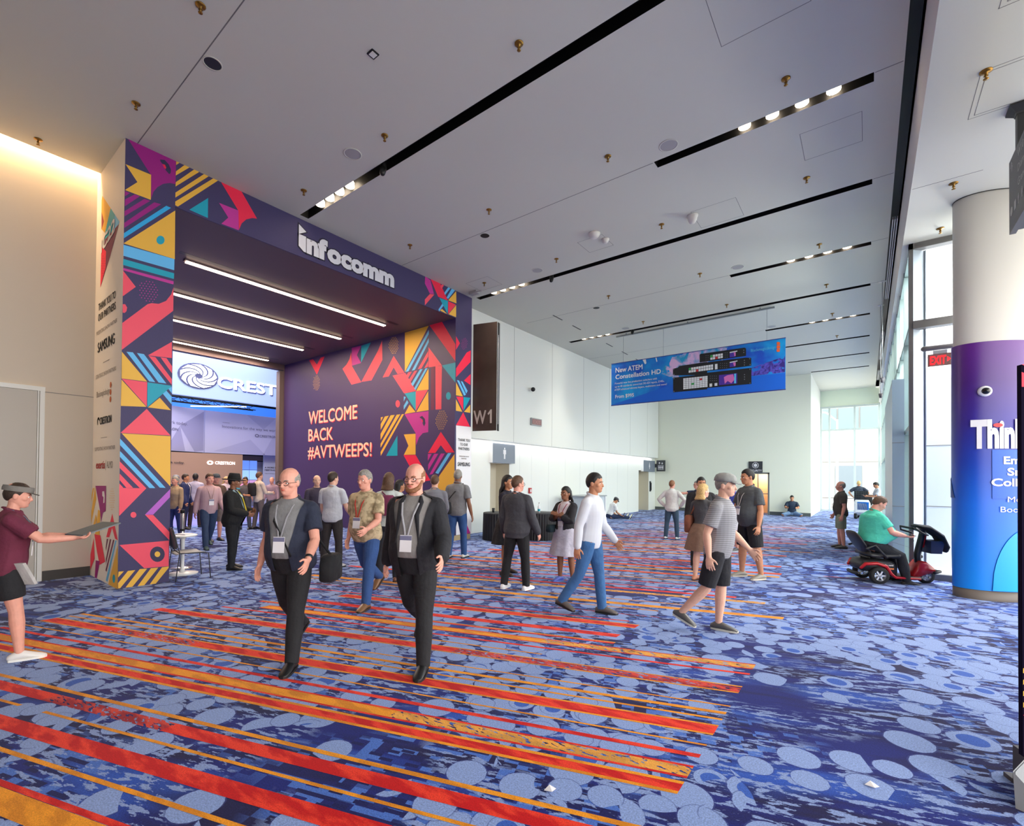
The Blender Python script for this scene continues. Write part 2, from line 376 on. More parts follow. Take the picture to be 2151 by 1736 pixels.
for k, (y, a, lit) in enumerate(SLOTS):
    b = 0.07; root = empty('recessed_light_slot', ((a+b)/2, y, H), SLAB[k], 'ceiling light', 'recessed black light slots in the ceiling')
    m = MB()
    m.poly([(a, y-SW, H+.16), (b, y-SW, H+.16), (b, y+SW, H+.16), (a, y+SW, H+.16)])
    m.poly([(a, y-SW, H), (b, y-SW, H), (b, y-SW, H+.16), (a, y-SW, H+.16)]); m.poly([(b, y+SW, H), (a, y+SW, H), (a, y+SW, H+.16), (b, y+SW, H+.16)])
    m.poly([(a, y+SW, H), (a, y-SW, H), (a, y-SW, H+.16), (a, y+SW, H+.16)]); m.poly([(b, y-SW, H), (b, y+SW, H), (b, y+SW, H+.16), (b, y-SW, H+.16)])
    m.build('channel', slot_black, root)
    if lit:
        xs = [a+.55+.30*i for i in range(4)] if a < -5 else [-1.35+.34*i for i in range(4)]
        for x in xs:
            c = MB(); c.lathe((x, y, H+.03), [(.05, .125), (.075, .07), (.078, .0), (.07, .0), (.066, .05), (.0, .055)], 14, cap=False).build('downlight', warm_lamp, root)
            lamp('downlight_lamp', 'SPOT', (x, y, H+.02), 75, (1.0, 0.88, 0.72), spot_size=math.radians(84), spot_blend=1.0, shadow_soft_size=0.06)
    if a < -5 and k < 5:
        e = MB(); xe = a+2.35
        e.tube([(xe, y, H+.1), (xe, y, H-.02)], [.05, .05], 10).tube([(xe, y, H-.02), (xe, y-.02, H-.10)], [.055, .045], 10)
        e.build('spot_head', slot_black, root)
# --- right side: black linear diffuser, fascia, lower soffit
mb = MB()
mb.poly([(.35, -12, H+.25), (.487, -12, H+.25), (.487, 31.5, H+.25), (.35, 31.5, H+.25)])
mb.poly([(.35, -12, H), (.35, -12, H+.25), (.35, 31.5, H+.25), (.35, 31.5, H)]); mb.poly([(.487, -12, H), (.487, 31.5, H), (.487, 31.5, H+.25), (.487, -12, H+.25)])
mb.poly([(.35, 31.5, H), (.35, 31.5, H+.25), (.487, 31.5, H+.25), (.487, 31.5, H)])
mb.mat(1)
for y0, y1 in ((11.55, 16.5), (20.2, 24.6), (27, 29.5)):
    for x in (.385, .418, .452): mb.box((x-.006, y0, H-.002), (x+.006, y1, H+.05))
struct('trim_1', mb, [slot_black, mat('white_vane', s(235, 235, 235), 0.5)], loc=(0, 0, 0))
mb = MB(); mb.poly([(.487, -12, HS), (.487, 31.9, HS), (.487, 31.9, H+.25), (.487, -12, H+.25)]); mb.poly([(.487, 10.81, HS), (.60, 10.81, HS), (.60, 31.9, HS), (.487, 31.9, HS)])
struct('trim_2', mb, mat('fascia_paint', s(214, 211, 207), 0.8), loc=(0, 0, 0))
mb = MB()
mb.poly([(.487, -12, HS), (.487, 10.81, HS), (6, 10.81, HS), (6, -12, HS)])
mb.mat(1); mb.box((.5, 8.77, HS-.001), (1.2, 8.78, HS+.01))
for x0, x1, y0, y1 in ((.9, 1.75, 5.0, 5.85), (.9, 1.7, 6.65, 7.45)):
    for g in (0, .045):
        for p, q in (((x0+g, y0+g), (x1-g, y0+g)), ((x0+g, y1-g), (x1-g, y1-g)), ((x0+g, y0+g), (x0+g, y1-g)), ((x1-g, y0+g), (x1-g, y1-g))):
            mb.box((p[0]-.003, p[1]-.003, HS-.001), (q[0]+.003, q[1]+.003, HS+.01))
struct('ceiling_soffit', mb, [mat('soffit_paint', s(216, 216, 203), 0.85), seam_dark], loc=(0, 0, 0))
# --- left wall behind the arch with flush door
XL = -10.05
mb = MB()
mb.poly([(XL, -12, 0), (XL, 2.03, 0), (XL, 2.03, H+.3), (XL, -12, H+.3)])
mb.mat(1); mb.box((XL-.01, 1.43, 2.925), (XL+.002, 2.03, 2.935)); mb.box((XL-.01, -12, 2.985), (XL+.002, -.2, 2.995))
mb.mat(2); mb.box((XL, -.3, 2.965), (XL+.03, 1.44, 3.0))
struct('wall_left', mb, [warm_wall, seam_dark, white_paint], loc=(0, 0, 0))
mb = MB(); mb.box((XL, 1.45, 0), (XL+.02, 2.02, .15)); struct('baseboard_left', mb, dark_base)
dr = MB(); dr.box((XL, -.05, .01), (XL+.025, 1.355, 2.93)); d1 = struct('door_1', dr, mat('door_paint', s(184, 178, 168), 0.6))
m = MB()
for a in ((1.36, 1.375), (1.385, 1.44)): m.box((XL, a[0], 0), (XL+.03, a[1], 2.965))
m.box((XL, -.05, 2.935), (XL+.032, 1.442, 3.002)); m.build('door_frame', white_paint, d1)
m = MB()
for y in (.35, .8): m.lathe((XL+.03, y, 2.85), [(.0, -.02), (.018, -.015), (.018, .015), (.0, .02)], 8)
m.build('door_closer_screw', seam_dark, d1)
# cove light above the left wall
mb = MB(); mb.poly([(-9.86, -12, H), (-9.86, -12, H+.3), (-9.86, 2.03, H+.3), (-9.86, 2.03, H)]); mb.poly([(XL, -12, H+.3), (XL, 2.03, H+.3), (-9.86, 2.03, H+.3), (-9.86, -12, H+.3)]); mb.poly([(XL, 2.03, H), (-9.86, 2.03, H), (-9.86, 2.03, H+.3), (XL, 2.03, H+.3)])
struct('trim_3', mb, white_paint, loc=(0, 0, 0))
lamp('cove_lamp', 'AREA', (-9.93, -4.0, H+.24), 230, (1.0, 0.66, 0.34), shape='RECTANGLE', size=.10, size_y=12.0)
# --- W wall: upper overhang and recessed lower wall
XU, XW, ZS = -9.03, -9.22, 2.82
mb = MB()
mb.poly([(XU, YP1-.3, ZS), (XU, 25.95, ZS), (XU, 25.95, H), (XU, YP1-.3, H)]); mb.poly([(XU, YP1-.3, ZS), (XW-.2, YP1-.3, ZS), (XW-.2, 25.95, ZS), (XU, 25.95, ZS)]); mb.poly([(XU, 25.95, ZS), (XW-.2, 25.95, ZS), (XW-.2, 25.95, H), (XU, 25.95, H)])
mb.mat(1)
for y in (12.43, 14.79, 17.22, 19.66, 22.04, 24.3): mb.box((XU-.01, y-.006, ZS), (XU+.001, y+.006, H))
struct('wall_west', mb, [white_paint, seam_dark], loc=(0, 0, 0))
mb = MB(); ys = [YP1-.3, 11.47, 12.46, 23.62, 25.02, 26.0]
for i in range(5):
    z0 = 0 if i in (0, 2, 4) else 2.12
    mb.poly([(XW, ys[i], z0), (XW, ys[i+1], z0), (XW, ys[i+1], ZS), (XW, ys[i], ZS)])
for y0, y1 in ((11.47, 12.46), (23.62, 25.02)):                      # toilet entrances
    mb.mat(2); X2 = XW-.55
    mb.poly([(X2, y0, 0), (X2, y1, 0), (X2, y1, 2.12), (X2, y0, 2.12)]); mb.poly([(XW, y0, 2.12), (X2, y0, 2.12), (X2, y1, 2.12), (XW, y1, 2.12)])
    mb.poly([(XW, y1, 0), (XW, y1, 2.12), (X2, y1, 2.12), (X2, y1, 0)]); mb.poly([(XW, y0, 0), (X2, y0, 0), (X2, y0, 2.12), (XW, y0, 2.12)]); mb.mat(0)
mb.mat(1)
for y in (13.05, 13.76, 14.89, 16.11, 17.31, 18.55, 19.77, 21.0, 22.2): mb.box((XW-.01, y-.004, 0), (XW+.001, y+.004, ZS))
struct('wall_west_lower', mb, [white_paint, mat('light_seam', s(190, 192, 192), 0.8), mat('beige_alcove', s(214, 206, 186), 0.8)], loc=(0, 0, 0))
# --- far wall with lit doorway, white pier, window wall
YF = 26.0
mb = MB()
for x0, x1, z0, z1 in ((-9.6, -4.52, 0, H), (-4.52, -3.72, 1.98, H), (-3.72, -2.03, 0, H)):
    mb.poly([(x0, YF, z0), (x1, YF, z0), (x1, YF, z1), (x0, YF, z1)])
struct('wall_far', mb, green_wall, loc=(0, 0, 0))
mb = MB(); mb.box((-9.2, YF-.02, 0), (-4.56, YF, .16)).box((-3.68, YF-.02, 0), (-2.03, YF, .16)); struct('baseboard_far', mb, mat('grey_base', s(88, 92, 90), 0.6))
mb = MB(); mb.poly([(-4.7, 27.4, 0), (-3.5, 27.4, 0), (-3.5, 27.4, 2.3), (-4.7, 27.4, 2.3)])
mb.poly([(-4.52, YF, 1.98), (-3.72, YF, 1.98), (-3.5, 27.4, 2.3), (-4.7, 27.4, 2.3)]); mb.poly([(-4.52, YF, 0), (-4.52, YF, 1.98), (-4.7, 27.4, 2.3), (-4.7, 27.4, 0)]); mb.poly([(-3.72, YF, 0), (-3.5, 27.4, 0), (-3.5, 27.4, 2.3), (-3.72, YF, 1.98)])
struct('wall_security_room', mb, mat('warm_room', s(238, 206, 168), 0.7), loc=(0, 0, 0))
lamp('security_room_lamp', 'POINT', (-4.1, 26.9, 1.9), 26, (1, 0.84, 0.66), shadow_soft_size=0.1)
mb = MB()
for x in (-4.55, -3.76): mb.box((x, YF-.03, 0), (x+.07, YF+.05, 2.02))
mb.box((-4.55, YF-.03, 1.95), (-3.69, YF+.05, 2.03)); mb.box((-4.2, YF, 1.0), (-4.16, YF+.04, 1.98)); mb.box((-4.5, YF, .98), (-3.74, YF+.04, 1.02))
d2 = struct('door_2', mb, mat('door_frame_grey', s(120, 122, 120), 0.5))
mb = MB(); mb.poly([(-2.03, YF, 0), (-2.03, 31.9, 0), (-2.03, 31.9, H), (-2.03, YF, H)])
struct('wall_pier', mb, white_paint, loc=(0, 0, 0))
YE = 31.6
mb = MB()
mb.poly([(-2.03, YE, 5.72), (.6, YE, 5.72), (.6, YE, H), (-2.03, YE, H)])
struct('wall_end', mb, mat('pale_green_header', s(222, 232, 214), 0.8), loc=(0, 0, 0))
frame_w = mat('white_aluminium_frame', s(196, 206, 204), 0.4, 0.3)
mb = MB()
for x in (-2.0, -1.62, -.52, .50): mb.box((x-.045, YE-.06, 0), (x+.045, YE+.1, 5.72))
for z in (.05, 4.42, 5.66): mb.box((-2.03, YE-.05, z-.05), (.55, YE+.09, z+.05))
w1 = struct('window_1', mb, frame_w)
mb = MB(); mb.poly([(-2.0, YE, 0), (.5, YE, 0), (.5, YE, 5.7), (-2.0, YE, 5.7)]); mb.build('window_pane', glass('clear_glass', (.96, .98, .98)), w1)
# --- glass side wall (x = 0.57) with deep fins, seen at a grazing angle
XG = .57
gf = mat('green_grey_aluminium', s(150, 166, 164), 0.45, 0.2)
mb = MB()
ys = [10.81+1.45*i for i in range(1, 15)]
for y in ys: mb.box((XG, y-.03, 0), (XG+.16, y+.03, H))
for z in (.06, 2.6, 4.35, 5.7): mb.box((XG+.01, 10.9, z-.04), (XG+.12, 31.5, z+.04))
w2 = struct('window_2', mb, gf)
mb = MB(); mb.poly([(XG+.06, 10.9, 0), (XG+.06, 31.5, 0), (XG+.06, 31.5, H), (XG+.06, 10.9, H)]); mb.build('window_pane', glass('green_glass', (.80, .90, .88), .12), w2)
# --- vestibule front (y = 10.81): deep dark-edged frame, panes
YV = 10.81
frm = mat('grey_aluminium_frame', s(112, 110, 108), 0.4, 0.3); jamb = mat('pale_blue_aluminium', s(178, 192, 204), 0.35, 0.25)
mb = MB()
mb.box((XG, YV-.03, 0), (XG+.055, YV+.12, HS)); mb.box((XG, YV-.03, HS-.10), (4.4, YV+.12, HS)); mb.box((XG+.05, YV-.06, 4.27), (4.4, YV+.1, 4.40)); mb.box((XG+.05, YV-.02, 0), (4.4, YV+.1, .10))
w3 = struct('window_3', mb, frm)
mb = MB(); mb.poly([(XG+.055, YV, .1), (.785, YV+.16, .1), (.785, YV+.16, HS-.1), (XG+.055, YV, HS-.1)]).box((.785, YV+.14, .1), (.80, YV+.2, HS-.1))
mb.build('jamb', jamb, w3)
mb = MB(); mb.poly([(.79, YV+.16, .1), (4.3, YV+.16, .1), (4.3, YV+.16, HS-.1), (.79, YV+.16, HS-.1)]); mb.build('window_pane', glass('clear_glass', (1, 1, 1)), w3)
mb = MB(); mb.tube([(.76, YV-.04, 3.90), (2.6, YV-.04, 3.90)], [.045, .045], 10); mb.build('door_header_tube', mat('grey_tube', s(120, 116, 116), 0.4, 0.3), w3)
# vestibule interior: metal panelled back wall, white upper part, white ceiling
mb = MB()
mb.box((.80, 12.55, 0), (4.4, 12.6, 3.66)); mb.mat(1)
for z in (1.17, 2.36): mb.box((.80, 12.545, z-.006), (4.4, 12.551, z+.006))
mb.mat(2); mb.poly([(.70, 15.2, 3.2), (4.4, 15.2, 3.2), (4.4, 15.2, H), (.70, 15.2, H)]); mb.poly([(.70, YV+.2, HS+.02), (4.4, YV+.2, HS+.02), (4.4, 15.2, HS+.02), (.70, 15.2, HS+.02)])
mb.mat(1); mb.box((.70, 15.19, 4.6), (4.4, 15.199, 4.612))
struct('wall_vestibule', mb, [mat('pale_blue_panel', s(208, 218, 228), 0.35, 0.1), seam_dark, mat('vestibule_white', s(240, 240, 238), 0.8)], loc=(0, 0, 0))
mb = MB(); mb.poly([(.62, YV+.2, .002), (4.4, YV+.2, .002), (4.4, 15.2, .002), (.62, 15.2, .002)]); struct('floor_vestibule', mb, mat('pale_stone', s(214, 214, 212), 0.5), loc=(0, 0, 0))
lamp('vestibule_fill', 'AREA', (1.7, 11.9, HS-.05), 320, (0.97, 0.98, 1), size=1.2)  # added fill light without a fitting, brightens the space behind the glass
lamp('vestibule_fill', 'POINT', (2.4, 13.2, 4.7), 420, (0.98, 0.99, 1), shadow_soft_size=.4)  # second added fill, hung in mid-air to whiten the upper pane
lamp('wall_washer', 'AREA', (XU-.06, 17.6, ZS-.03), 30, (1, .99, .96), (0, rad_(14), 0), shape='RECTANGLE', size=.06, size_y=15.5)
# blue-grey clad pier left of the glass wall
mb = MB(); mb.box((.385, 12.0, 0), (.565, 16.6, 3.63)); mb.mat(1)
for z in (1.17, 2.40): mb.box((.384, 11.998, z-.006), (.566, 12.001, z+.006))
struct('trim_4', mb, [mat('blue_grey_cladding', s(150, 166, 182), 0.4, 0.2), seam_dark], loc=(0, 0, 0))
# --- outer glass wall on the right and back wall (out of frame, the glazed stretch lets in the daylight)
mb = MB()
mb.box((4.45, -12, 0), (4.6, -5.0, HS))  # solid stretch, added out of view to cut daylight on the left floor
for i in range(5, 17): mb.box((4.45, -12+1.42*i, 0), (4.6, -11.93+1.42*i, HS))
for z in (.05, 2.6, 4.3, 5.7): mb.box((4.46, -12, z-.05), (4.58, 10.8, z+.05))
w4 = struct('window_4', mb, gf)
mb = MB(); mb.poly([(-17, -12, 0), (6, -12, 0), (6, -12, H+.3), (-17, -12, H+.3)]); struct('wall_back', mb, white_paint, loc=(0, 0, 0))
# --- outside ground
mb = MB(); mb.poly([(-40, 32.0, -.15), (60, 32.0, -.15), (60, 120, -.15), (-40, 120, -.15)]); mb.poly([(4.7, -40, -.15), (60, -40, -.15), (60, 32, -.15), (4.7, 32, -.15)]); mb.poly([(.7, 15.3, -.15), (4.7, 15.3, -.15), (4.7, 32, -.15), (.7, 32, -.15)])
struct('floor_outside', mb, mat('pale_concrete', s(196, 194, 190), 0.9), loc=(0, 0, 0))
# printed graphics, metres in the plane of each panel (across, up)
GFX = {
 'pillar': [('M',[(2.054,6.588),(2.671,6.6),(2.67,6.215),(2.595,6.198),(2.508,6.141),(2.432,6.052),(2.383,5.957),(2.354,5.833),(2.349,6.196),(2.3,6.257)]),('M',[(2.034,5.798),(2.092,5.797),(2.033,5.72)]),('M',[(2.037,5.677),(2.15,5.804),(2.215,5.807),(2.035,5.574)]),('M',[(2.035,5.504),(2.269,5.793),(2.343,5.798),(2.034,5.427)]),('M',[(2.032,5.329),(2.394,5.801),(2.484,5.813),(2.034,5.256)]),('N',[(2.46,6.493),(2.52,6.519),(2.573,6.482),(2.606,6.417),(2.602,6.356),(2.584,6.329),(2.54,6.362),(2.508,6.426),(2.466,6.465)]),('R',[(2.492,6.439),(2.525,6.446),(2.543,6.41),(2.533,6.384),(2.512,6.394)]),('Y',[(2.034,6.195),(2.349,6.2),(2.351,5.818),(2.033,5.813),(2.181,6.003)]),('Y',[(2.027,5.026),(2.672,5.801),(2.677,5.036)]),('B',[(2.03,5.178),(2.551,5.82),(2.615,5.816),(2.028,5.1)]),('T',[(2.536,5.279),(2.534,5.258),(2.527,5.236),(2.515,5.216),(2.5,5.201),(2.484,5.191),(2.468,5.188),(2.453,5.192),(2.441,5.202),(2.433,5.217),(2.43,5.237),(2.433,5.258),(2.44,5.28),(2.451,5.299),(2.466,5.315),(2.482,5.325),(2.498,5.328),(2.513,5.325),(2.525,5.315),(2.533,5.299)]),('L',[(2.028,5.007),(2.672,5.034),(2.671,4.86),(2.029,4.845)]),('T',[(2.028,4.8),(2.672,4.812),(2.669,4.722),(2.027,4.71)]),('P',[(2.028,4.668),(2.666,4.684),(2.663,4.634),(2.028,4.633)]),('C',[(2.029,4.627),(2.183,4.44),(2.029,4.252)]),('C',[(2.032,4.137),(2.06,4.146),(2.084,4.104),(2.077,4.05),(2.056,4.017),(2.033,4.014)]),('C',[(2.666,4.593),(2.637,4.471),(2.569,4.347),(2.475,4.274),(2.382,4.257),(2.332,4.226),(2.03,3.862),(2.028,3.468),(2.667,4.222)]),('P',[(2.319,4.567),(2.316,4.559),(2.31,4.556),(2.305,4.559),(2.305,4.566),(2.31,4.573),(2.316,4.573)]),('P',[(2.359,4.574),(2.356,4.566),(2.35,4.563),(2.345,4.566),(2.345,4.573),(2.35,4.579),(2.356,4.58)]),('P',[(2.399,4.581),(2.397,4.573),(2.39,4.569),(2.385,4.573),(2.385,4.58),(2.39,4.586),(2.396,4.587)]),('P',[(2.26,4.521),(2.257,4.513),(2.251,4.509),(2.246,4.512),(2.246,4.52),(2.251,4.526),(2.257,4.526)]),('P',[(2.299,4.527),(2.297,4.52),(2.291,4.516),(2.286,4.519),(2.286,4.526),(2.291,4.533),(2.297,4.533)]),('P',[(2.339,4.534),(2.337,4.526),(2.331,4.523),(2.326,4.526),(2.326,4.533),(2.33,4.539),(2.336,4.54)]),('P',[(2.379,4.54),(2.377,4.533),(2.371,4.529),(2.366,4.532),(2.366,4.54),(2.371,4.546),(2.377,4.546)]),('P',[(2.42,4.547),(2.417,4.54),(2.411,4.536),(2.406,4.539),(2.406,4.546),(2.411,4.553),(2.417,4.553)]),('P',[(2.241,4.481),(2.238,4.473),(2.232,4.47),(2.227,4.473),(2.227,4.48),(2.232,4.486),(2.238,4.487)]),('P',[(2.28,4.487),(2.277,4.48),(2.271,4.476),(2.267,4.479),(2.267,4.487),(2.271,4.493),(2.277,4.493)]),('P',[(2.32,4.494),(2.317,4.486),(2.311,4.483),(2.306,4.486),(2.306,4.493),(2.311,4.499),(2.317,4.5)]),('P',[(2.36,4.5),(2.357,4.493),(2.351,4.489),(2.346,4.492),(2.346,4.5),(2.351,4.506),(2.357,4.506)]),('P',[(2.4,4.507),(2.398,4.499),(2.391,4.496),(2.387,4.499),(2.386,4.506),(2.391,4.512),(2.397,4.513)]),('P',[(2.441,4.514),(2.438,4.506),(2.432,4.502),(2.427,4.505),(2.427,4.513),(2.432,4.519),(2.438,4.519)]),('P',[(2.261,4.448),(2.258,4.44),(2.252,4.437),(2.247,4.44),(2.247,4.447),(2.252,4.453),(2.258,4.454)]),('P',[(2.3,4.454),(2.298,4.446),(2.292,4.443),(2.287,4.446),(2.287,4.453),(2.292,4.46),(2.298,4.46)]),('P',[(2.34,4.46),(2.338,4.453),(2.332,4.449),(2.327,4.452),(2.327,4.46),(2.331,4.466),(2.337,4.466)]),('P',[(2.38,4.467),(2.378,4.459),(2.372,4.455),(2.367,4.459),(2.367,4.466),(2.372,4.472),(2.378,4.473)]),('P',[(2.421,4.473),(2.418,4.466),(2.412,4.462),(2.407,4.465),(2.407,4.472),(2.412,4.479),(2.418,4.479)]),('P',[(2.462,4.48),(2.459,4.472),(2.453,4.468),(2.448,4.471),(2.448,4.479),(2.453,4.485),(2.459,4.486)]),('P',[(2.242,4.408),(2.239,4.401),(2.233,4.397),(2.228,4.4),(2.228,4.408),(2.233,4.414),(2.239,4.414)]),('P',[(2.281,4.414),(2.278,4.407),(2.273,4.403),(2.268,4.406),(2.268,4.414),(2.272,4.42),(2.278,4.42)]),('P',[(2.321,4.421),(2.318,4.413),(2.312,4.409),(2.307,4.413),(2.307,4.42),(2.312,4.426),(2.318,4.426)]),('P',[(2.361,4.427),(2.358,4.419),(2.352,4.416),(2.347,4.419),(2.347,4.426),(2.352,4.432),(2.358,4.433)]),('P',[(2.401,4.433),(2.399,4.425),(2.393,4.422),(2.388,4.425),(2.387,4.432),(2.392,4.439),(2.398,4.439)]),('P',[(2.442,4.439),(2.439,4.432),(2.433,4.428),(2.428,4.431),(2.428,4.439),(2.433,4.445),(2.439,4.445)]),('P',[(2.262,4.375),(2.259,4.367),(2.253,4.364),(2.249,4.367),(2.248,4.374),(2.253,4.381),(2.259,4.381)]),('P',[(2.301,4.381),(2.299,4.373),(2.293,4.37),(2.288,4.373),(2.288,4.38),(2.293,4.386),(2.299,4.387)]),('P',[(2.341,4.387),(2.339,4.379),(2.333,4.376),(2.328,4.379),(2.328,4.386),(2.332,4.393),(2.338,4.393)]),('P',[(2.382,4.393),(2.379,4.385),(2.373,4.382),(2.368,4.385),(2.368,4.392),(2.373,4.399),(2.379,4.399)]),('P',[(2.422,4.399),(2.42,4.391),(2.413,4.388),(2.408,4.391),(2.408,4.398),(2.413,4.405),(2.419,4.405)]),('P',[(2.463,4.405),(2.46,4.398),(2.454,4.394),(2.449,4.397),(2.449,4.405),(2.454,4.411),(2.46,4.411)]),('P',[(2.243,4.336),(2.24,4.328),(2.234,4.325),(2.229,4.328),(2.229,4.335),(2.234,4.341),(2.24,4.341)]),('P',[(2.282,4.341),(2.279,4.334),(2.274,4.33),(2.269,4.334),(2.269,4.341),(2.273,4.347),(2.279,4.347)]),('P',[(2.322,4.347),(2.319,4.34),(2.313,4.336),(2.308,4.339),(2.308,4.347),(2.313,4.353),(2.319,4.353)]),('P',[(2.362,4.353),(2.359,4.346),(2.353,4.342),(2.348,4.345),(2.348,4.353),(2.353,4.359),(2.359,4.359)]),('P',[(2.402,4.359),(2.4,4.351),(2.394,4.348),(2.389,4.351),(2.389,4.359),(2.393,4.365),(2.399,4.365)]),('P',[(2.443,4.365),(2.44,4.357),(2.434,4.354),(2.429,4.357),(2.429,4.364),(2.434,4.371),(2.44,4.371)]),('P',[(2.263,4.302),(2.26,4.295),(2.254,4.291),(2.25,4.294),(2.249,4.302),(2.254,4.308),(2.26,4.308)]),('P',[(2.302,4.308),(2.3,4.3),(2.294,4.297),(2.289,4.3),(2.289,4.307),(2.294,4.313),(2.3,4.314)]),('P',[(2.342,4.313),(2.34,4.306),(2.334,4.302),(2.329,4.306),(2.329,4.313),(2.333,4.319),(2.34,4.319)]),('P',[(2.383,4.319),(2.38,4.312),(2.374,4.308),(2.369,4.311),(2.369,4.319),(2.374,4.325),(2.38,4.325)]),('P',[(2.423,4.325),(2.421,4.317),(2.414,4.314),(2.409,4.317),(2.409,4.325),(2.414,4.331),(2.42,4.331)]),('P',[(2.323,4.274),(2.32,4.266),(2.314,4.263),(2.309,4.266),(2.309,4.274),(2.314,4.28),(2.32,4.28)]),('P',[(2.363,4.28),(2.36,4.272),(2.354,4.269),(2.349,4.272),(2.349,4.279),(2.354,4.285),(2.36,4.285)]),('P',[(2.403,4.285),(2.401,4.278),(2.395,4.274),(2.39,4.277),(2.39,4.285),(2.394,4.291),(2.401,4.291)]),('C',[(2.347,3.455),(2.656,3.733),(2.66,3.479)]),('C',[(2.357,3.45),(2.442,3.45),(2.665,3.149),(2.662,3.063)]),('C',[(2.509,3.459),(2.587,3.464),(2.664,3.352),(2.665,3.241)]),('L',[(2.085,3.454),(2.161,3.462),(2.447,3.067),(2.368,3.067)]),('L',[(2.21,3.463),(2.297,3.464),(2.592,3.07),(2.489,3.069)]),('L',[(2.546,2.907),(2.594,2.96),(2.666,2.878),(2.666,2.756)]),('L',[(2.615,2.998),(2.664,3.031),(2.666,2.929)]),('Y',[(2.031,3.442),(2.344,3.058),(2.033,3.054)]),('Y',[(2.033,3.037),(2.34,2.678),(2.03,2.653)]),('Y',[(2.359,2.672),(2.508,2.84),(2.657,2.665)]),('Y',[(2.046,2.256),(2.659,2.261),(2.668,1.478)]),('C',[(2.035,3.05),(2.344,3.05),(2.344,2.683)]),('C',[(2.344,2.648),(2.659,2.27),(2.032,2.261)]),('T',[(2.348,3.05),(2.668,3.047),(2.351,2.673)]),('L',[(2.028,2.179),(2.605,1.456),(2.528,1.461),(2.028,2.085)]),('L',[(2.029,1.999),(2.03,1.913),(2.395,1.456),(2.47,1.455)]),('C',[(2.029,1.847),(2.357,1.452),(2.274,1.457),(2.029,1.752)]),('C',[(2.03,1.67),(2.193,1.461),(2.113,1.461),(2.03,1.578)]),('C',[(2.03,1.527),(2.078,1.462),(2.028,1.462)]),('C',[(2.028,1.462),(2.357,1.454),(2.032,1.055)]),('V',[(2.665,1.437),(2.663,1.31),(2.447,1.051),(2.344,1.057)]),('C',[(2.344,1.057),(2.448,1.047),(2.666,0.77),(2.664,0.644)]),('C',[(2.238,1.061),(2.237,1.047),(2.232,1.035),(2.224,1.026),(2.214,1.02),(2.203,1.019),(2.192,1.022),(2.182,1.029),(2.174,1.039),(2.168,1.051),(2.167,1.065),(2.168,1.078),(2.173,1.09),(2.181,1.099),(2.191,1.105),(2.202,1.106),(2.213,1.104),(2.223,1.097),(2.231,1.087),(2.236,1.074)]),('C',[(2.043,0.634),(2.66,0.638),(2.662,0.243),(2.347,0.254)]),('N',[(2.608,0.433),(2.604,0.397),(2.591,0.366),(2.569,0.342),(2.543,0.329),(2.513,0.327),(2.483,0.337),(2.457,0.357),(2.435,0.386),(2.421,0.42),(2.416,0.456),(2.42,0.492),(2.433,0.523),(2.454,0.546),(2.48,0.56),(2.51,0.562),(2.539,0.553),(2.567,0.534),(2.589,0.505),(2.603,0.47)]),('Y',[(2.548,0.44),(2.546,0.427),(2.541,0.416),(2.533,0.407),(2.523,0.402),(2.512,0.402),(2.501,0.405),(2.49,0.413),(2.482,0.423),(2.477,0.436),(2.475,0.449),(2.477,0.462),(2.482,0.473),(2.489,0.482),(2.499,0.487),(2.511,0.488),(2.522,0.484),(2.532,0.477),(2.541,0.466),(2.546,0.454)]),('Y',[(2.038,0.25),(2.101,0.247),(2.032,0.165)]),('Y',[(2.148,0.244),(2.237,0.244),(2.059,0.007),(2.036,0.006),(2.035,0.086)]),('Y',[(2.292,0.251),(2.384,0.244),(2.205,0.003),(2.122,0.006)]),('Y',[(2.431,0.242),(2.526,0.24),(2.35,-0.001),(2.268,0.0)]),('Y',[(2.574,0.237),(2.662,0.239),(2.662,0.216),(2.491,-0.007),(2.415,-0.005)])],
 'lintel': [('Y',[(2.675,6.598),(2.736,6.6),(2.674,6.521)]),('Y',[(2.674,6.421),(2.801,6.598),(2.881,6.605),(2.671,6.353)]),('Y',[(2.673,6.248),(2.937,6.596),(3.014,6.597),(2.67,6.178)]),('Y',[(2.671,6.083),(3.082,6.596),(3.157,6.601),(2.671,6.004)]),('Y',[(2.67,5.941),(3.227,6.602),(3.304,6.608),(2.707,5.879),(2.671,5.883)]),('T',[(2.866,5.901),(3.136,6.218),(3.137,5.887)]),('R',[(3.312,6.601),(3.64,6.606),(3.93,6.225),(3.846,6.2),(3.746,6.132),(3.67,6.03),(3.626,5.897),(3.613,6.222)]),('P',[(3.303,6.215),(3.613,6.227),(3.622,5.888),(3.343,5.882),(3.451,6.032)]),('P',[(7.992,6.588),(8.168,6.552),(8.294,6.246),(8.154,6.211),(7.983,6.408)]),('C',[(8.154,6.202),(8.306,6.236),(7.99,5.871),(7.988,6.014)]),('R',[(8.167,6.59),(8.496,6.597),(8.795,6.23),(8.442,6.222)]),('C',[(8.575,6.592),(8.655,6.596),(8.557,6.45),(8.517,6.499)]),('L',[(8.798,6.576),(8.881,6.577),(8.687,6.341),(8.658,6.389)]),('L',[(8.931,6.582),(9.057,6.581),(8.802,6.276),(8.741,6.286)]),('L',[(8.458,5.904),(8.602,6.101),(8.635,6.054),(8.478,5.854)]),('Y',[(9.1,6.572),(9.113,6.253),(8.803,6.241)]),('Y',[(9.109,6.208),(9.109,5.886),(8.828,5.886)]),('Y',[(8.584,5.954),(8.775,5.877),(8.513,5.892)]),('T',[(8.481,6.206),(8.795,6.222),(8.791,5.882)]),('R',[(8.803,6.219),(9.096,6.213),(8.808,5.881)])],
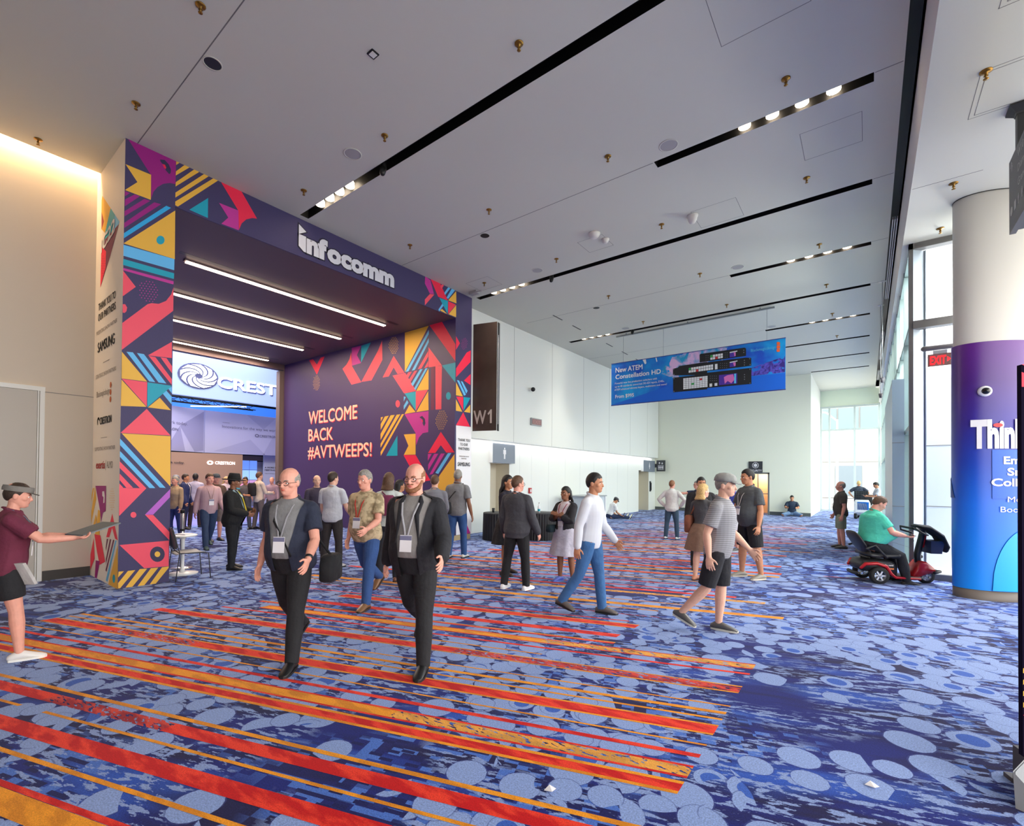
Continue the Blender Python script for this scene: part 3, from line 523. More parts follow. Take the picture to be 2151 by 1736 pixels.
 'strip': [('R',[(9.115,5.385),(9.267,5.232),(9.12,5.024)]),('R',[(9.541,5.042),(9.707,5.137),(9.702,4.82),(9.13,4.301),(9.127,4.532)]),('R',[(9.711,4.491),(9.702,4.189),(9.441,4.266)]),('P',[(9.433,5.396),(9.429,5.388),(9.421,5.385),(9.415,5.388),(9.415,5.395),(9.421,5.401),(9.429,5.401)]),('P',[(9.487,5.415),(9.483,5.407),(9.475,5.404),(9.469,5.407),(9.468,5.414),(9.475,5.42),(9.483,5.421)]),('P',[(9.353,5.335),(9.35,5.328),(9.342,5.324),(9.336,5.328),(9.336,5.335),(9.342,5.341),(9.35,5.341)]),('P',[(9.407,5.354),(9.403,5.347),(9.395,5.343),(9.389,5.347),(9.389,5.354),(9.395,5.36),(9.403,5.36)]),('P',[(9.46,5.374),(9.457,5.366),(9.449,5.363),(9.442,5.366),(9.442,5.373),(9.448,5.379),(9.456,5.38)]),('P',[(9.514,5.393),(9.511,5.386),(9.503,5.382),(9.496,5.385),(9.496,5.392),(9.502,5.399),(9.51,5.399)]),('P',[(9.38,5.314),(9.377,5.306),(9.369,5.303),(9.363,5.306),(9.362,5.313),(9.369,5.319),(9.377,5.319)]),('P',[(9.434,5.333),(9.43,5.325),(9.422,5.322),(9.416,5.325),(9.416,5.332),(9.422,5.338),(9.43,5.338)]),('P',[(9.488,5.352),(9.484,5.344),(9.476,5.341),(9.469,5.344),(9.469,5.351),(9.476,5.357),(9.484,5.358)]),('P',[(9.542,5.371),(9.538,5.364),(9.53,5.36),(9.523,5.363),(9.523,5.371),(9.53,5.377),(9.538,5.377)]),('P',[(9.354,5.273),(9.351,5.265),(9.343,5.262),(9.336,5.265),(9.336,5.272),(9.343,5.278),(9.351,5.279)]),('P',[(9.407,5.292),(9.404,5.284),(9.396,5.281),(9.39,5.284),(9.389,5.291),(9.396,5.297),(9.404,5.297)]),('P',[(9.461,5.311),(9.458,5.303),(9.45,5.3),(9.443,5.303),(9.443,5.31),(9.449,5.316),(9.457,5.316)]),('P',[(9.515,5.33),(9.511,5.322),(9.503,5.319),(9.497,5.322),(9.497,5.329),(9.503,5.335),(9.511,5.336)]),('P',[(9.569,5.349),(9.566,5.342),(9.558,5.338),(9.551,5.341),(9.551,5.348),(9.557,5.355),(9.566,5.355)]),('P',[(9.328,5.232),(9.325,5.225),(9.317,5.221),(9.31,5.224),(9.31,5.232),(9.317,5.238),(9.325,5.238)]),('P',[(9.381,5.251),(9.378,5.243),(9.37,5.24),(9.363,5.243),(9.363,5.25),(9.37,5.256),(9.378,5.257)]),('P',[(9.435,5.27),(9.431,5.262),(9.423,5.259),(9.417,5.262),(9.417,5.269),(9.423,5.275),(9.431,5.275)]),('P',[(9.488,5.289),(9.485,5.281),(9.477,5.278),(9.47,5.281),(9.47,5.288),(9.477,5.294),(9.485,5.294)]),('P',[(9.542,5.308),(9.539,5.3),(9.531,5.297),(9.524,5.3),(9.524,5.307),(9.531,5.313),(9.539,5.314)]),('P',[(9.355,5.21),(9.352,5.203),(9.344,5.199),(9.337,5.202),(9.337,5.21),(9.344,5.216),(9.351,5.216)]),('P',[(9.408,5.229),(9.405,5.221),(9.397,5.218),(9.39,5.221),(9.39,5.228),(9.397,5.234),(9.405,5.235)]),('P',[(9.462,5.248),(9.458,5.24),(9.45,5.237),(9.444,5.24),(9.444,5.247),(9.45,5.253),(9.458,5.253)]),('P',[(9.516,5.267),(9.512,5.259),(9.504,5.256),(9.498,5.259),(9.498,5.266),(9.504,5.272),(9.512,5.272)]),('P',[(9.57,5.286),(9.567,5.278),(9.558,5.275),(9.552,5.278),(9.552,5.285),(9.558,5.291),(9.566,5.291)]),('P',[(9.329,5.17),(9.326,5.162),(9.318,5.159),(9.311,5.162),(9.311,5.169),(9.317,5.175),(9.325,5.175)]),('P',[(9.382,5.188),(9.379,5.181),(9.371,5.177),(9.364,5.18),(9.364,5.188),(9.37,5.194),(9.378,5.194)]),('P',[(9.435,5.207),(9.432,5.199),(9.424,5.196),(9.418,5.199),(9.417,5.206),(9.424,5.212),(9.432,5.213)]),('P',[(9.489,5.225),(9.486,5.218),(9.478,5.214),(9.471,5.218),(9.471,5.225),(9.477,5.231),(9.486,5.231)]),('P',[(9.543,5.244),(9.54,5.237),(9.532,5.233),(9.525,5.236),(9.525,5.244),(9.531,5.25),(9.54,5.25)]),('P',[(9.356,5.147),(9.353,5.14),(9.345,5.137),(9.338,5.14),(9.338,5.147),(9.344,5.153),(9.352,5.153)]),('P',[(9.409,5.166),(9.406,5.159),(9.398,5.155),(9.391,5.158),(9.391,5.166),(9.398,5.172),(9.406,5.172)]),('P',[(9.463,5.185),(9.459,5.177),(9.451,5.174),(9.445,5.177),(9.445,5.184),(9.451,5.19),(9.459,5.19)]),('P',[(9.517,5.203),(9.513,5.196),(9.505,5.192),(9.499,5.195),(9.498,5.203),(9.505,5.209),(9.513,5.209)]),('P',[(9.383,5.125),(9.379,5.118),(9.372,5.115),(9.365,5.118),(9.365,5.125),(9.371,5.131),(9.379,5.131)]),('P',[(9.436,5.144),(9.433,5.136),(9.425,5.133),(9.418,5.136),(9.418,5.143),(9.425,5.149),(9.433,5.15)]),('P',[(9.49,5.162),(9.487,5.155),(9.479,5.151),(9.472,5.155),(9.472,5.162),(9.478,5.168),(9.486,5.168)]),('P',[(9.544,5.181),(9.541,5.173),(9.533,5.17),(9.526,5.173),(9.526,5.181),(9.532,5.187),(9.54,5.187)]),('P',[(9.41,5.103),(9.407,5.096),(9.399,5.092),(9.392,5.095),(9.392,5.103),(9.398,5.109),(9.406,5.109)]),('P',[(9.464,5.121),(9.46,5.114),(9.452,5.111),(9.446,5.114),(9.445,5.121),(9.452,5.127),(9.46,5.127)]),('L',[(9.161,4.233),(9.246,4.233),(9.526,3.894),(9.447,3.859)]),('L',[(9.311,4.229),(9.385,4.227),(9.591,4.008),(9.534,3.925)]),('Y',[(9.128,4.17),(9.403,3.832),(9.132,3.823)]),('Y',[(9.134,3.722),(9.387,3.418),(9.138,3.418)]),('Y',[(9.453,3.425),(9.704,3.649),(9.707,3.425)]),('R',[(9.141,3.795),(9.417,3.819),(9.422,3.451)]),('R',[(9.422,3.407),(9.704,3.044),(9.147,3.037)]),('T',[(9.434,3.822),(9.711,3.836),(9.439,3.453)]),('W',[(9.147,3.031),(9.758,3.043),(9.798,0.142),(9.187,0.137)]),('P',[(9.463,0.42),(9.559,0.458),(9.766,0.139),(9.608,0.143)])],
